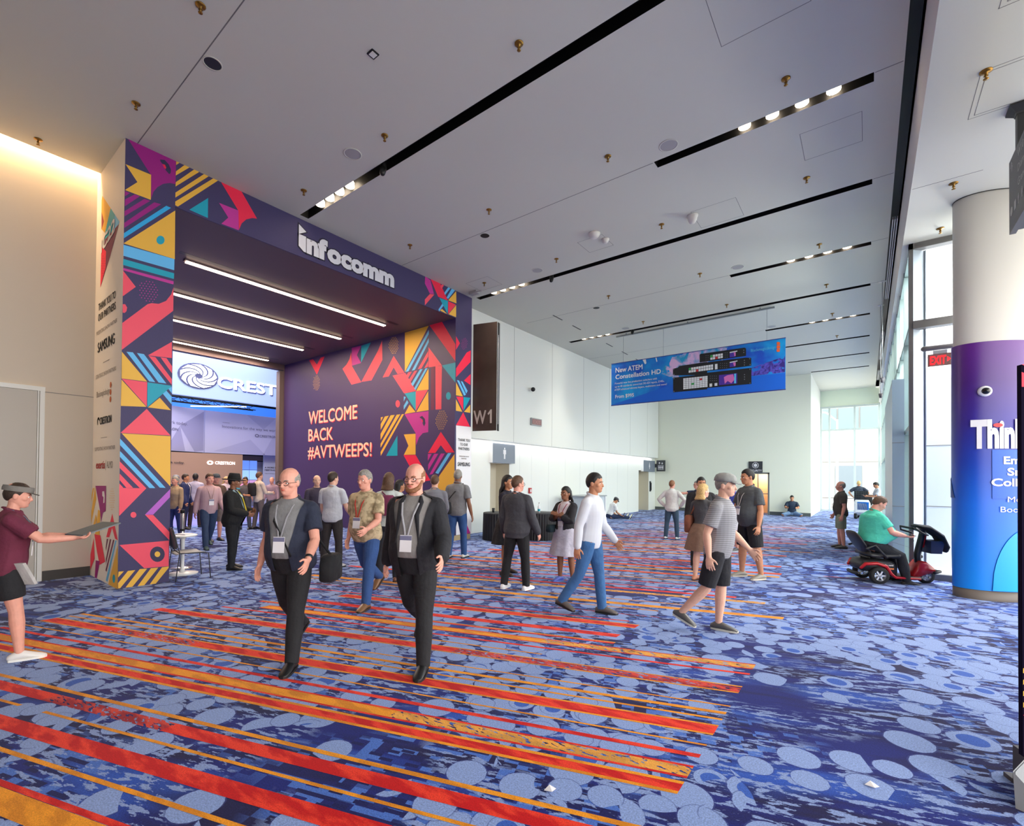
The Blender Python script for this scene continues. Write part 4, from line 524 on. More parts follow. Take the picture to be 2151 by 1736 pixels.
 'mural': [('R',[(-15.631,5.794),(-15.381,5.796),(-15.131,5.566),(-14.896,5.78),(-14.653,5.781),(-15.123,5.211)]),('Y',[(-15.147,5.167),(-15.153,5.158),(-15.168,5.157),(-15.18,5.166),(-15.18,5.176),(-15.169,5.182),(-15.154,5.177)]),('Y',[(-15.061,5.161),(-15.067,5.152),(-15.082,5.151),(-15.094,5.16),(-15.094,5.171),(-15.082,5.176),(-15.067,5.171)]),('Y',[(-15.276,5.127),(-15.283,5.118),(-15.297,5.117),(-15.31,5.125),(-15.31,5.136),(-15.298,5.142),(-15.283,5.137)]),('Y',[(-15.189,5.121),(-15.195,5.112),(-15.21,5.111),(-15.222,5.12),(-15.223,5.131),(-15.211,5.136),(-15.196,5.132)]),('Y',[(-15.103,5.115),(-15.109,5.106),(-15.124,5.106),(-15.136,5.114),(-15.136,5.125),(-15.124,5.13),(-15.109,5.126)]),('Y',[(-15.017,5.11),(-15.023,5.101),(-15.038,5.1),(-15.05,5.108),(-15.05,5.119),(-15.038,5.124),(-15.023,5.12)]),('Y',[(-15.231,5.075),(-15.238,5.066),(-15.253,5.065),(-15.265,5.074),(-15.265,5.085),(-15.253,5.09),(-15.238,5.086)]),('Y',[(-15.145,5.07),(-15.151,5.061),(-15.166,5.06),(-15.178,5.068),(-15.178,5.079),(-15.166,5.084),(-15.151,5.08)]),('Y',[(-15.058,5.064),(-15.065,5.055),(-15.079,5.054),(-15.091,5.063),(-15.092,5.073),(-15.08,5.079),(-15.065,5.075)]),('Y',[(-14.973,5.059),(-14.979,5.05),(-14.994,5.049),(-15.006,5.057),(-15.006,5.068),(-14.994,5.073),(-14.979,5.069)]),('Y',[(-15.274,5.029),(-15.28,5.02),(-15.295,5.019),(-15.307,5.028),(-15.308,5.039),(-15.296,5.044),(-15.281,5.04)]),('Y',[(-15.187,5.024),(-15.193,5.015),(-15.208,5.014),(-15.22,5.022),(-15.22,5.033),(-15.209,5.038),(-15.194,5.034)]),('Y',[(-15.1,5.018),(-15.107,5.009),(-15.121,5.009),(-15.133,5.017),(-15.134,5.028),(-15.122,5.033),(-15.107,5.029)]),('Y',[(-15.014,5.013),(-15.021,5.004),(-15.035,5.003),(-15.047,5.012),(-15.048,5.022),(-15.036,5.028),(-15.021,5.023)]),('Y',[(-14.929,5.008),(-14.935,4.999),(-14.95,4.998),(-14.962,5.006),(-14.962,5.017),(-14.95,5.022),(-14.936,5.018)]),('Y',[(-15.316,4.983),(-15.323,4.974),(-15.338,4.973),(-15.35,4.981),(-15.35,4.992),(-15.338,4.998),(-15.323,4.993)]),('Y',[(-15.229,4.978),(-15.235,4.969),(-15.25,4.968),(-15.263,4.976),(-15.263,4.987),(-15.251,4.992),(-15.236,4.988)]),('Y',[(-15.142,4.972),(-15.149,4.963),(-15.164,4.963),(-15.176,4.971),(-15.176,4.982),(-15.164,4.987),(-15.149,4.983)]),('Y',[(-15.056,4.967),(-15.062,4.958),(-15.077,4.958),(-15.089,4.966),(-15.089,4.977),(-15.078,4.982),(-15.063,4.978)]),('Y',[(-14.971,4.962),(-14.977,4.953),(-14.991,4.952),(-15.003,4.961),(-15.004,4.971),(-14.992,4.977),(-14.977,4.972)]),('Y',[(-15.272,4.931),(-15.278,4.922),(-15.293,4.922),(-15.305,4.93),(-15.305,4.941),(-15.293,4.946),(-15.278,4.942)]),('Y',[(-15.185,4.926),(-15.191,4.917),(-15.206,4.917),(-15.218,4.925),(-15.218,4.936),(-15.206,4.941),(-15.191,4.937)]),('Y',[(-15.098,4.921),(-15.104,4.912),(-15.119,4.912),(-15.131,4.92),(-15.131,4.931),(-15.12,4.936),(-15.105,4.932)]),('Y',[(-15.012,4.916),(-15.018,4.907),(-15.033,4.907),(-15.045,4.915),(-15.045,4.925),(-15.034,4.931),(-15.019,4.927)]),('Y',[(-14.927,4.911),(-14.933,4.902),(-14.948,4.902),(-14.96,4.91),(-14.96,4.92),(-14.948,4.926),(-14.934,4.922)]),('Y',[(-15.314,4.885),(-15.321,4.876),(-15.336,4.875),(-15.348,4.884),(-15.348,4.894),(-15.336,4.9),(-15.321,4.896)]),('Y',[(-15.227,4.88),(-15.233,4.871),(-15.248,4.87),(-15.26,4.879),(-15.261,4.889),(-15.249,4.895),(-15.234,4.891)]),('Y',[(-15.14,4.875),(-15.146,4.866),(-15.161,4.865),(-15.173,4.874),(-15.174,4.884),(-15.162,4.89),(-15.147,4.886)]),('Y',[(-15.054,4.87),(-15.06,4.861),(-15.075,4.861),(-15.087,4.869),(-15.087,4.88),(-15.076,4.885),(-15.061,4.881)]),('Y',[(-14.968,4.865),(-14.975,4.856),(-14.989,4.856),(-15.001,4.864),(-15.001,4.875),(-14.99,4.88),(-14.975,4.876)]),('Y',[(-15.269,4.834),(-15.276,4.825),(-15.291,4.824),(-15.303,4.832),(-15.303,4.843),(-15.291,4.848),(-15.276,4.844)]),('Y',[(-15.182,4.829),(-15.189,4.82),(-15.203,4.819),(-15.216,4.827),(-15.216,4.838),(-15.204,4.844),(-15.189,4.84)]),('Y',[(-15.096,4.824),(-15.102,4.815),(-15.117,4.815),(-15.129,4.823),(-15.129,4.833),(-15.117,4.839),(-15.103,4.835)]),('Y',[(-15.01,4.82),(-15.016,4.811),(-15.031,4.81),(-15.043,4.818),(-15.043,4.829),(-15.031,4.834),(-15.017,4.83)]),('Y',[(-14.925,4.815),(-14.931,4.806),(-14.945,4.805),(-14.957,4.813),(-14.958,4.824),(-14.946,4.829),(-14.931,4.825)]),('Y',[(-15.225,4.783),(-15.231,4.774),(-15.246,4.773),(-15.258,4.781),(-15.258,4.792),(-15.246,4.797),(-15.231,4.793)]),('Y',[(-15.138,4.778),(-15.144,4.769),(-15.159,4.768),(-15.171,4.776),(-15.171,4.787),(-15.16,4.793),(-15.145,4.789)]),('Y',[(-15.052,4.773),(-15.058,4.764),(-15.073,4.764),(-15.085,4.772),(-15.085,4.783),(-15.073,4.788),(-15.058,4.784)]),('Y',[(-14.966,4.769),(-14.972,4.76),(-14.987,4.759),(-14.999,4.767),(-14.999,4.778),(-14.988,4.783),(-14.973,4.779)]),('Y',[(-15.267,4.736),(-15.273,4.727),(-15.288,4.726),(-15.301,4.734),(-15.301,4.745),(-15.289,4.751),(-15.274,4.747)]),('Y',[(-15.18,4.732),(-15.186,4.723),(-15.201,4.722),(-15.213,4.73),(-15.214,4.741),(-15.202,4.746),(-15.187,4.742)]),('Y',[(-15.094,4.727),(-15.1,4.718),(-15.115,4.718),(-15.127,4.726),(-15.127,4.736),(-15.115,4.742),(-15.1,4.738)]),('Y',[(-15.008,4.723),(-15.014,4.714),(-15.029,4.713),(-15.041,4.721),(-15.041,4.732),(-15.029,4.737),(-15.014,4.733)]),('Y',[(-15.136,4.681),(-15.142,4.672),(-15.157,4.671),(-15.169,4.679),(-15.169,4.69),(-15.157,4.695),(-15.142,4.691)]),('Y',[(-15.049,4.677),(-15.056,4.668),(-15.07,4.667),(-15.082,4.675),(-15.083,4.686),(-15.071,4.691),(-15.056,4.687)]),('C',[(-13.126,5.684),(-13.217,5.473),(-13.377,5.317),(-13.6,5.211),(-13.093,4.627),(-12.572,4.647),(-13.076,5.228)]),('P',[(-13.099,5.822),(-12.595,5.809),(-12.819,5.544),(-12.595,5.258),(-13.076,5.239)]),('C',[(-11.561,5.803),(-11.54,5.199),(-12.056,4.643),(-12.572,4.657),(-11.74,5.532)]),('T',[(-12.595,5.809),(-12.105,5.826),(-12.596,5.269)]),('Y',[(-11.07,5.792),(-11.075,5.782),(-11.089,5.782),(-11.1,5.792),(-11.1,5.804),(-11.09,5.81),(-11.076,5.804)]),('Y',[(-10.997,5.784),(-11.003,5.774),(-11.017,5.774),(-11.028,5.783),(-11.028,5.796),(-11.017,5.801),(-11.003,5.796)]),('Y',[(-10.925,5.776),(-10.931,5.766),(-10.944,5.766),(-10.955,5.775),(-10.956,5.788),(-10.945,5.793),(-10.931,5.788)]),('Y',[(-11.105,5.749),(-11.111,5.739),(-11.125,5.739),(-11.136,5.749),(-11.136,5.761),(-11.125,5.767),(-11.111,5.762)]),('Y',[(-11.032,5.741),(-11.038,5.731),(-11.052,5.731),(-11.063,5.741),(-11.063,5.753),(-11.052,5.759),(-11.039,5.754)]),('Y',[(-10.96,5.734),(-10.966,5.724),(-10.98,5.723),(-10.991,5.733),(-10.991,5.745),(-10.98,5.751),(-10.966,5.746)]),('Y',[(-10.888,5.726),(-10.894,5.716),(-10.908,5.715),(-10.919,5.725),(-10.919,5.737),(-10.908,5.743),(-10.895,5.738)]),('Y',[(-11.141,5.706),(-11.147,5.696),(-11.161,5.696),(-11.172,5.706),(-11.172,5.718),(-11.161,5.724),(-11.147,5.719)]),('Y',[(-11.068,5.699),(-11.074,5.689),(-11.088,5.688),(-11.099,5.698),(-11.099,5.71),(-11.088,5.716),(-11.074,5.711)]),('Y',[(-10.995,5.691),(-11.001,5.681),(-11.015,5.68),(-11.026,5.69),(-11.026,5.702),(-11.015,5.708),(-11.002,5.703)]),('Y',[(-10.923,5.683),(-10.929,5.673),(-10.943,5.673),(-10.954,5.682),(-10.954,5.694),(-10.943,5.7),(-10.93,5.695)]),('Y',[(-10.852,5.675),(-10.858,5.665),(-10.871,5.665),(-10.882,5.674),(-10.882,5.687),(-10.872,5.692),(-10.858,5.687)]),('Y',[(-11.177,5.663),(-11.183,5.653),(-11.197,5.653),(-11.208,5.663),(-11.208,5.675),(-11.197,5.681),(-11.183,5.676)]),('Y',[(-11.104,5.656),(-11.11,5.646),(-11.123,5.645),(-11.134,5.655),(-11.135,5.667),(-11.124,5.673),(-11.11,5.668)]),('Y',[(-11.031,5.648),(-11.037,5.638),(-11.05,5.638),(-11.062,5.647),(-11.062,5.659),(-11.051,5.665),(-11.037,5.66)]),('Y',[(-10.959,5.64),(-10.965,5.63),(-10.978,5.63),(-10.989,5.639),(-10.989,5.652),(-10.979,5.657),(-10.965,5.652)]),('Y',[(-10.887,5.633),(-10.893,5.623),(-10.906,5.622),(-10.917,5.632),(-10.917,5.644),(-10.907,5.65),(-10.893,5.645)]),('Y',[(-10.816,5.625),(-10.821,5.615),(-10.835,5.615),(-10.846,5.624),(-10.846,5.636),(-10.835,5.642),(-10.822,5.637)]),('Y',[(-11.213,5.62),(-11.219,5.61),(-11.233,5.61),(-11.244,5.619),(-11.244,5.632),(-11.233,5.637),(-11.219,5.632)]),('Y',[(-11.139,5.613),(-11.145,5.602),(-11.159,5.602),(-11.17,5.612),(-11.17,5.624),(-11.16,5.63),(-11.146,5.625)]),('Y',[(-11.066,5.605),(-11.072,5.595),(-11.086,5.594),(-11.097,5.604),(-11.097,5.616),(-11.086,5.622),(-11.073,5.617)]),('Y',[(-10.994,5.597),(-11.0,5.587),(-11.013,5.587),(-11.024,5.596),(-11.025,5.609),(-11.014,5.615),(-11.0,5.609)]),('Y',[(-10.922,5.59),(-10.928,5.58),(-10.941,5.58),(-10.952,5.589),(-10.953,5.601),(-10.942,5.607),(-10.928,5.602)]),('Y',[(-10.85,5.583),(-10.856,5.573),(-10.87,5.572),(-10.881,5.582),(-10.881,5.594),(-10.87,5.599),(-10.857,5.594)]),('Y',[(-11.175,5.569),(-11.181,5.559),(-11.195,5.559),(-11.206,5.568),(-11.206,5.581),(-11.195,5.586),(-11.182,5.581)]),('Y',[(-11.102,5.562),(-11.108,5.552),(-11.122,5.551),(-11.133,5.561),(-11.133,5.573),(-11.122,5.579),(-11.108,5.574)]),('Y',[(-11.029,5.554),(-11.035,5.544),(-11.049,5.544),(-11.06,5.553),(-11.06,5.566),(-11.049,5.572),(-11.036,5.566)]),('Y',[(-10.957,5.547),(-10.963,5.537),(-10.977,5.537),(-10.988,5.546),(-10.988,5.558),(-10.977,5.564),(-10.963,5.559)]),('Y',[(-10.885,5.54),(-10.891,5.53),(-10.905,5.529),(-10.916,5.539),(-10.916,5.551),(-10.905,5.557),(-10.892,5.552)]),('Y',[(-10.814,5.533),(-10.82,5.523),(-10.833,5.522),(-10.844,5.532),(-10.844,5.544),(-10.834,5.549),(-10.82,5.544)]),('Y',[(-11.211,5.526),(-11.217,5.516),(-11.231,5.515),(-11.242,5.525),(-11.242,5.537),(-11.231,5.543),(-11.217,5.538)]),('Y',[(-11.138,5.519),(-11.144,5.508),(-11.157,5.508),(-11.169,5.518),(-11.169,5.53),(-11.158,5.536),(-11.144,5.531)]),('Y',[(-11.065,5.511),(-11.071,5.501),(-11.084,5.501),(-11.096,5.51),(-11.096,5.523),(-11.085,5.528),(-11.071,5.523)]),('Y',[(-10.992,5.504),(-10.998,5.494),(-11.012,5.494),(-11.023,5.503),(-11.023,5.515),(-11.012,5.521),(-10.999,5.516)]),('Y',[(-10.92,5.497),(-10.926,5.487),(-10.94,5.486),(-10.951,5.496),(-10.951,5.508),(-10.94,5.514),(-10.927,5.509)]),('Y',[(-10.849,5.49),(-10.855,5.48),(-10.868,5.479),(-10.879,5.489),(-10.879,5.501),(-10.869,5.507),(-10.855,5.502)]),('Y',[(-11.174,5.475),(-11.18,5.465),(-11.193,5.465),(-11.205,5.474),(-11.205,5.486),(-11.194,5.492),(-11.18,5.487)]),('Y',[(-11.1,5.468),(-11.106,5.458),(-11.12,5.457),(-11.131,5.467),(-11.131,5.479),(-11.121,5.485),(-11.107,5.48)]),('Y',[(-11.028,5.461),(-11.034,5.451),(-11.047,5.45),(-11.058,5.46),(-11.059,5.472),(-11.048,5.478),(-11.034,5.473)]),('Y',[(-10.956,5.454),(-10.961,5.444),(-10.975,5.443),(-10.986,5.453),(-10.986,5.465),(-10.975,5.471),(-10.962,5.466)]),('Y',[(-10.884,5.447),(-10.89,5.437),(-10.903,5.436),(-10.914,5.446),(-10.914,5.458),(-10.904,5.464),(-10.89,5.459)]),('Y',[(-10.813,5.44),(-10.818,5.43),(-10.832,5.429),(-10.843,5.439),(-10.843,5.451),(-10.832,5.457),(-10.819,5.452)]),('Y',[(-11.136,5.425),(-11.142,5.415),(-11.156,5.414),(-11.167,5.423),(-11.167,5.436),(-11.156,5.442),(-11.142,5.437)]),('Y',[(-11.063,5.418),(-11.069,5.408),(-11.083,5.407),(-11.094,5.417),(-11.094,5.429),(-11.083,5.435),(-11.07,5.43)]),('Y',[(-10.991,5.411),(-10.997,5.401),(-11.01,5.4),(-11.021,5.41),(-11.022,5.422),(-11.011,5.428),(-10.997,5.423)]),('Y',[(-10.919,5.404),(-10.925,5.394),(-10.938,5.393),(-10.949,5.403),(-10.949,5.415),(-10.939,5.421),(-10.925,5.416)]),('Y',[(-10.847,5.397),(-10.853,5.387),(-10.867,5.387),(-10.878,5.396),(-10.878,5.408),(-10.867,5.414),(-10.854,5.409)]),('Y',[(-11.099,5.374),(-11.105,5.364),(-11.119,5.364),(-11.13,5.373),(-11.13,5.385),(-11.119,5.391),(-11.105,5.386)]),('Y',[(-11.026,5.368),(-11.032,5.357),(-11.046,5.357),(-11.057,5.366),(-11.057,5.379),(-11.046,5.384),(-11.032,5.38)]),('Y',[(-10.954,5.361),(-10.96,5.351),(-10.973,5.35),(-10.984,5.36),(-10.985,5.372),(-10.974,5.378),(-10.96,5.373)]),('Y',[(-10.882,5.354),(-10.888,5.344),(-10.902,5.343),(-10.913,5.353),(-10.913,5.365),(-10.902,5.371),(-10.888,5.366)]),('Y',[(-11.062,5.324),(-11.068,5.314),(-11.081,5.313),(-11.092,5.323),(-11.093,5.335),(-11.082,5.341),(-11.068,5.336)]),('Y',[(-10.989,5.318),(-10.995,5.307),(-11.009,5.307),(-11.02,5.316),(-11.02,5.328),(-11.009,5.334),(-10.996,5.329)]),('Y',[(-10.917,5.311),(-10.923,5.301),(-10.937,5.3),(-10.948,5.31),(-10.948,5.322),(-10.937,5.328),(-10.924,5.323)]),('C',[(-11.017,5.243),(-10.536,4.681),(-10.835,4.682),(-11.011,4.9),(-11.233,4.661),(-11.515,4.664)]),('Y',[(-10.531,5.844),(-9.541,5.854),(-10.513,4.697)]),('L',[(-9.539,5.737),(-9.537,5.618),(-10.357,4.699),(-10.489,4.694)]),('L',[(-9.536,5.508),(-9.534,5.395),(-10.089,4.701),(-10.218,4.696)]),('C',[(-9.541,5.26),(-9.016,4.677),(-9.533,4.695)]),('C',[(-9.552,5.155),(-9.55,5.002),(-9.823,4.705),(-9.967,4.703)]),('C',[(-9.548,4.88),(-9.546,4.728),(-9.611,4.7),(-9.699,4.7)]),('R',[(-9.519,5.865),(-9.032,5.865),(-8.527,5.165),(-8.521,4.715)]),('T',[(-9.016,4.677),(-8.521,4.686),(-8.514,4.15)]),('C',[(-11.057,4.662),(-10.498,4.67),(-10.025,4.095),(-10.536,4.077)]),('C',[(-10.357,4.667),(-10.217,4.665),(-10.378,4.503),(-10.45,4.584)]),('C',[(-10.102,4.671),(-9.989,4.672),(-10.259,4.381),(-10.33,4.452)]),('L',[(-9.876,4.687),(-9.765,4.681),(-10.165,4.244),(-10.235,4.315)]),('L',[(-9.655,4.682),(-9.567,4.679),(-10.048,4.122),(-10.109,4.176)]),('Y',[(-9.532,4.665),(-9.524,4.078),(-10.025,4.095)]),('Y',[(-9.536,4.042),(-9.516,3.509),(-10.016,3.495)]),('Y',[(-10.503,3.48),(-10.296,3.731),(-10.039,3.5)]),('T',[(-10.513,4.074),(-10.039,4.081),(-10.031,3.536)]),('C',[(-10.039,4.087),(-9.55,4.074),(-10.03,3.527)]),('L',[(-10.545,3.992),(-10.459,3.967),(-10.547,3.842)]),('L',[(-10.401,3.873),(-10.343,3.792),(-10.543,3.604),(-10.545,3.721)]),('D',[(-9.437,4.682),(-9.28,4.684),(-9.293,3.506),(-9.421,3.502)]),('C',[(-9.267,4.689),(-9.016,4.668),(-9.021,3.492),(-9.242,3.502)]),('T',[(-8.676,3.819),(-8.68,3.788),(-8.692,3.761),(-8.711,3.74),(-8.736,3.728),(-8.763,3.725),(-8.79,3.733),(-8.815,3.75),(-8.835,3.775),(-8.849,3.805),(-8.853,3.837),(-8.849,3.868),(-8.837,3.896),(-8.818,3.916),(-8.793,3.928),(-8.766,3.93),(-8.738,3.923),(-8.713,3.905),(-8.693,3.881),(-8.681,3.851)]),('C',[(-10.714,3.794),(-10.718,3.762),(-10.732,3.733),(-10.753,3.712),(-10.78,3.699),(-10.81,3.696),(-10.84,3.704),(-10.867,3.722),(-10.89,3.747),(-10.904,3.778),(-10.909,3.812),(-10.905,3.844),(-10.892,3.873),(-10.87,3.894),(-10.843,3.907),(-10.813,3.909),(-10.783,3.901),(-10.755,3.883),(-10.734,3.858),(-10.719,3.827)]),('Y',[(-11.582,3.463),(-11.468,3.468),(-11.58,3.34)]),('Y',[(-11.391,3.472),(-11.213,3.485),(-11.581,3.081),(-11.584,3.257)]),('Y',[(-11.123,3.488),(-10.939,3.487),(-11.581,2.775),(-11.584,2.958)]),('Y',[(-10.85,3.484),(-10.69,3.488),(-11.577,2.542),(-11.579,2.658)]),('Y',[(-10.622,3.482),(-10.527,3.481),(-11.562,2.293),(-11.574,2.409)]),('P',[(-10.503,3.473),(-9.515,3.485),(-9.52,2.904),(-9.738,2.885),(-9.893,2.77),(-10.002,2.558),(-10.03,2.9)]),('N',[(-9.879,3.339),(-9.768,3.371),(-9.656,3.277),(-9.632,3.153),(-9.688,3.072),(-9.742,3.145),(-9.753,3.268)]),('R',[(-9.797,3.256),(-9.753,3.259),(-9.734,3.206),(-9.77,3.193)]),('Y',[(-9.056,3.44),(-9.062,3.429),(-9.074,3.427),(-9.085,3.436),(-9.085,3.449),(-9.075,3.457),(-9.062,3.453)]),('Y',[(-8.983,3.437),(-8.988,3.425),(-9.001,3.424),(-9.011,3.432),(-9.011,3.445),(-9.001,3.453),(-8.988,3.449)]),('Y',[(-8.91,3.433),(-8.915,3.422),(-8.927,3.42),(-8.938,3.429),(-8.938,3.442),(-8.928,3.449),(-8.915,3.445)]),('Y',[(-9.093,3.389),(-9.098,3.378),(-9.111,3.376),(-9.121,3.385),(-9.121,3.398),(-9.111,3.406),(-9.098,3.402)]),('Y',[(-9.019,3.386),(-9.024,3.375),(-9.037,3.373),(-9.047,3.382),(-9.047,3.395),(-9.037,3.402),(-9.024,3.398)]),('Y',[(-8.945,3.382),(-8.951,3.371),(-8.963,3.369),(-8.973,3.378),(-8.974,3.391),(-8.964,3.398),(-8.951,3.394)]),('Y',[(-8.873,3.379),(-8.878,3.368),(-8.89,3.366),(-8.9,3.374),(-8.901,3.387),(-8.891,3.395),(-8.878,3.391)]),('Y',[(-9.129,3.338),(-9.134,3.327),(-9.147,3.325),(-9.158,3.334),(-9.158,3.347),(-9.148,3.354),(-9.135,3.351)]),('Y',[(-9.055,3.335),(-9.06,3.324),(-9.073,3.322),(-9.083,3.331),(-9.083,3.344),(-9.073,3.351),(-9.061,3.347)]),('Y',[(-8.981,3.331),(-8.987,3.32),(-8.999,3.318),(-9.009,3.327),(-9.01,3.34),(-9.0,3.347),(-8.987,3.344)]),('Y',[(-8.908,3.328),(-8.914,3.317),(-8.926,3.315),(-8.936,3.324),(-8.936,3.337),(-8.926,3.344),(-8.914,3.34)]),('Y',[(-8.836,3.325),(-8.841,3.314),(-8.853,3.312),(-8.863,3.32),(-8.864,3.333),(-8.854,3.341),(-8.841,3.337)]),('Y',[(-9.166,3.287),(-9.171,3.276),(-9.184,3.274),(-9.194,3.283),(-9.194,3.296),(-9.184,3.303),(-9.171,3.299)]),('Y',[(-9.091,3.284),(-9.097,3.272),(-9.109,3.27),(-9.12,3.279),(-9.12,3.292),(-9.11,3.3),(-9.097,3.296)]),('Y',[(-9.017,3.281),(-9.023,3.269),(-9.035,3.267),(-9.046,3.276),(-9.046,3.289),(-9.036,3.296),(-9.023,3.293)]),('Y',[(-8.944,3.277),(-8.949,3.266),(-8.962,3.264),(-8.972,3.273),(-8.972,3.286),(-8.962,3.293),(-8.95,3.289)]),('Y',[(-8.871,3.274),(-8.877,3.263),(-8.889,3.261),(-8.899,3.27),(-8.899,3.283),(-8.889,3.29),(-8.877,3.286)]),('Y',[(-8.799,3.271),(-8.804,3.26),(-8.816,3.258),(-8.826,3.267),(-8.827,3.279),(-8.817,3.287),(-8.804,3.283)]),('Y',[(-9.202,3.236),(-9.208,3.224),(-9.221,3.222),(-9.231,3.231),(-9.231,3.244),(-9.221,3.252),(-9.208,3.248)]),('Y',[(-9.128,3.232),(-9.133,3.221),(-9.146,3.219),(-9.156,3.228),(-9.156,3.241),(-9.146,3.248),(-9.133,3.245)]),('Y',[(-9.053,3.229),(-9.059,3.218),(-9.071,3.216),(-9.082,3.225),(-9.082,3.238),(-9.072,3.245),(-9.059,3.241)]),('Y',[(-8.98,3.226),(-8.985,3.215),(-8.998,3.213),(-9.008,3.222),(-9.008,3.235),(-8.998,3.242),(-8.986,3.238)]),('Y',[(-8.907,3.223),(-8.912,3.212),(-8.925,3.21),(-8.935,3.219),(-8.935,3.232),(-8.925,3.239),(-8.912,3.235)]),('Y',[(-8.834,3.22),(-8.84,3.209),(-8.852,3.207),(-8.862,3.216),(-8.862,3.229),(-8.852,3.236),(-8.84,3.232)]),('Y',[(-9.164,3.181),(-9.17,3.17),(-9.182,3.168),(-9.193,3.176),(-9.193,3.189),(-9.183,3.197),(-9.17,3.193)]),('Y',[(-9.09,3.178),(-9.095,3.167),(-9.108,3.165),(-9.118,3.174),(-9.118,3.187),(-9.108,3.194),(-9.095,3.19)]),('Y',[(-9.016,3.175),(-9.021,3.164),(-9.034,3.162),(-9.044,3.171),(-9.044,3.184),(-9.034,3.191),(-9.022,3.187)]),('Y',[(-8.943,3.172),(-8.948,3.161),(-8.96,3.159),(-8.971,3.168),(-8.971,3.181),(-8.961,3.188),(-8.948,3.184)]),('Y',[(-8.87,3.17),(-8.875,3.158),(-8.888,3.156),(-8.898,3.165),(-8.898,3.178),(-8.888,3.185),(-8.875,3.182)]),('Y',[(-8.797,3.167),(-8.803,3.156),(-8.815,3.154),(-8.825,3.162),(-8.825,3.175),(-8.815,3.182),(-8.803,3.179)]),('Y',[(-9.201,3.129),(-9.206,3.118),(-9.219,3.116),(-9.229,3.125),(-9.23,3.138),(-9.219,3.145),(-9.207,3.141)]),('Y',[(-9.126,3.127),(-9.132,3.115),(-9.144,3.113),(-9.155,3.122),(-9.155,3.135),(-9.145,3.142),(-9.132,3.139)]),('Y',[(-9.052,3.124),(-9.057,3.113),(-9.07,3.111),(-9.08,3.119),(-9.08,3.132),(-9.07,3.14),(-9.058,3.136)]),('Y',[(-8.978,3.121),(-8.984,3.11),(-8.996,3.108),(-9.007,3.117),(-9.007,3.13),(-8.997,3.137),(-8.984,3.133)]),('Y',[(-8.905,3.119),(-8.911,3.107),(-8.923,3.105),(-8.933,3.114),(-8.933,3.127),(-8.924,3.134),(-8.911,3.131)]),('Y',[(-8.833,3.116),(-8.838,3.105),(-8.851,3.103),(-8.861,3.111),(-8.861,3.124),(-8.851,3.132),(-8.839,3.128)]),('Y',[(-9.163,3.075),(-9.168,3.064),(-9.181,3.061),(-9.191,3.07),(-9.191,3.083),(-9.181,3.091),(-9.168,3.087)]),('Y',[(-9.088,3.072),(-9.094,3.061),(-9.106,3.059),(-9.117,3.068),(-9.117,3.081),(-9.107,3.088),(-9.094,3.085)]),('Y',[(-9.014,3.07),(-9.02,3.059),(-9.032,3.057),(-9.043,3.065),(-9.043,3.078),(-9.033,3.086),(-9.02,3.082)]),('Y',[(-8.941,3.068),(-8.947,3.056),(-8.959,3.054),(-8.969,3.063),(-8.969,3.076),(-8.959,3.083),(-8.947,3.079)]),('Y',[(-8.868,3.065),(-8.874,3.054),(-8.886,3.052),(-8.896,3.06),(-8.896,3.073),(-8.886,3.081),(-8.874,3.077)]),('Y',[(-9.125,3.021),(-9.13,3.009),(-9.143,3.007),(-9.153,3.016),(-9.153,3.029),(-9.143,3.037),(-9.13,3.033)]),('Y',[(-9.051,3.018),(-9.056,3.007),(-9.069,3.005),(-9.079,3.014),(-9.079,3.027),(-9.069,3.034),(-9.056,3.031)]),('Y',[(-8.977,3.016),(-8.982,3.005),(-8.995,3.003),(-9.005,3.011),(-9.005,3.024),(-8.995,3.032),(-8.983,3.028)]),('Y',[(-8.904,3.014),(-8.909,3.003),(-8.922,3.001),(-8.932,3.009),(-8.932,3.022),(-8.922,3.03),(-8.91,3.026)]),('Y',[(-9.087,2.967),(-9.092,2.955),(-9.105,2.953),(-9.115,2.962),(-9.115,2.975),(-9.105,2.983),(-9.093,2.979)]),('Y',[(-9.013,2.965),(-9.018,2.953),(-9.031,2.951),(-9.041,2.96),(-9.041,2.973),(-9.031,2.98),(-9.019,2.977)]),('Y',[(-8.94,2.963),(-8.945,2.951),(-8.958,2.949),(-8.968,2.958),(-8.968,2.971),(-8.958,2.978),(-8.945,2.975)]),('Y',[(-10.527,2.888),(-10.03,2.885),(-10.021,2.295),(-10.518,2.298),(-10.324,2.554)]),('T',[(-10.806,2.876),(-10.796,2.282),(-11.309,2.284)]),('R',[(-9.033,2.884),(-8.522,2.317),(-8.821,2.319),(-9.028,2.523),(-9.234,2.321),(-9.52,2.323)]),('R',[(-10.532,2.292),(-10.021,2.286),(-9.415,1.574),(-9.896,1.508)]),('P',[(-9.524,2.298),(-9.374,2.298),(-9.522,2.111)]),('P',[(-9.276,2.298),(-9.121,2.297),(-9.505,1.839),(-9.507,2.005)]),('P',[(-9.025,2.298),(-8.874,2.297),(-9.332,1.748),(-9.46,1.724)]),('L',[(-8.76,2.303),(-8.632,2.305),(-9.113,1.748),(-9.227,1.778)]),('Y',[(-8.521,2.273),(-8.507,1.18),(-9.302,1.156),(-9.079,1.695)])],
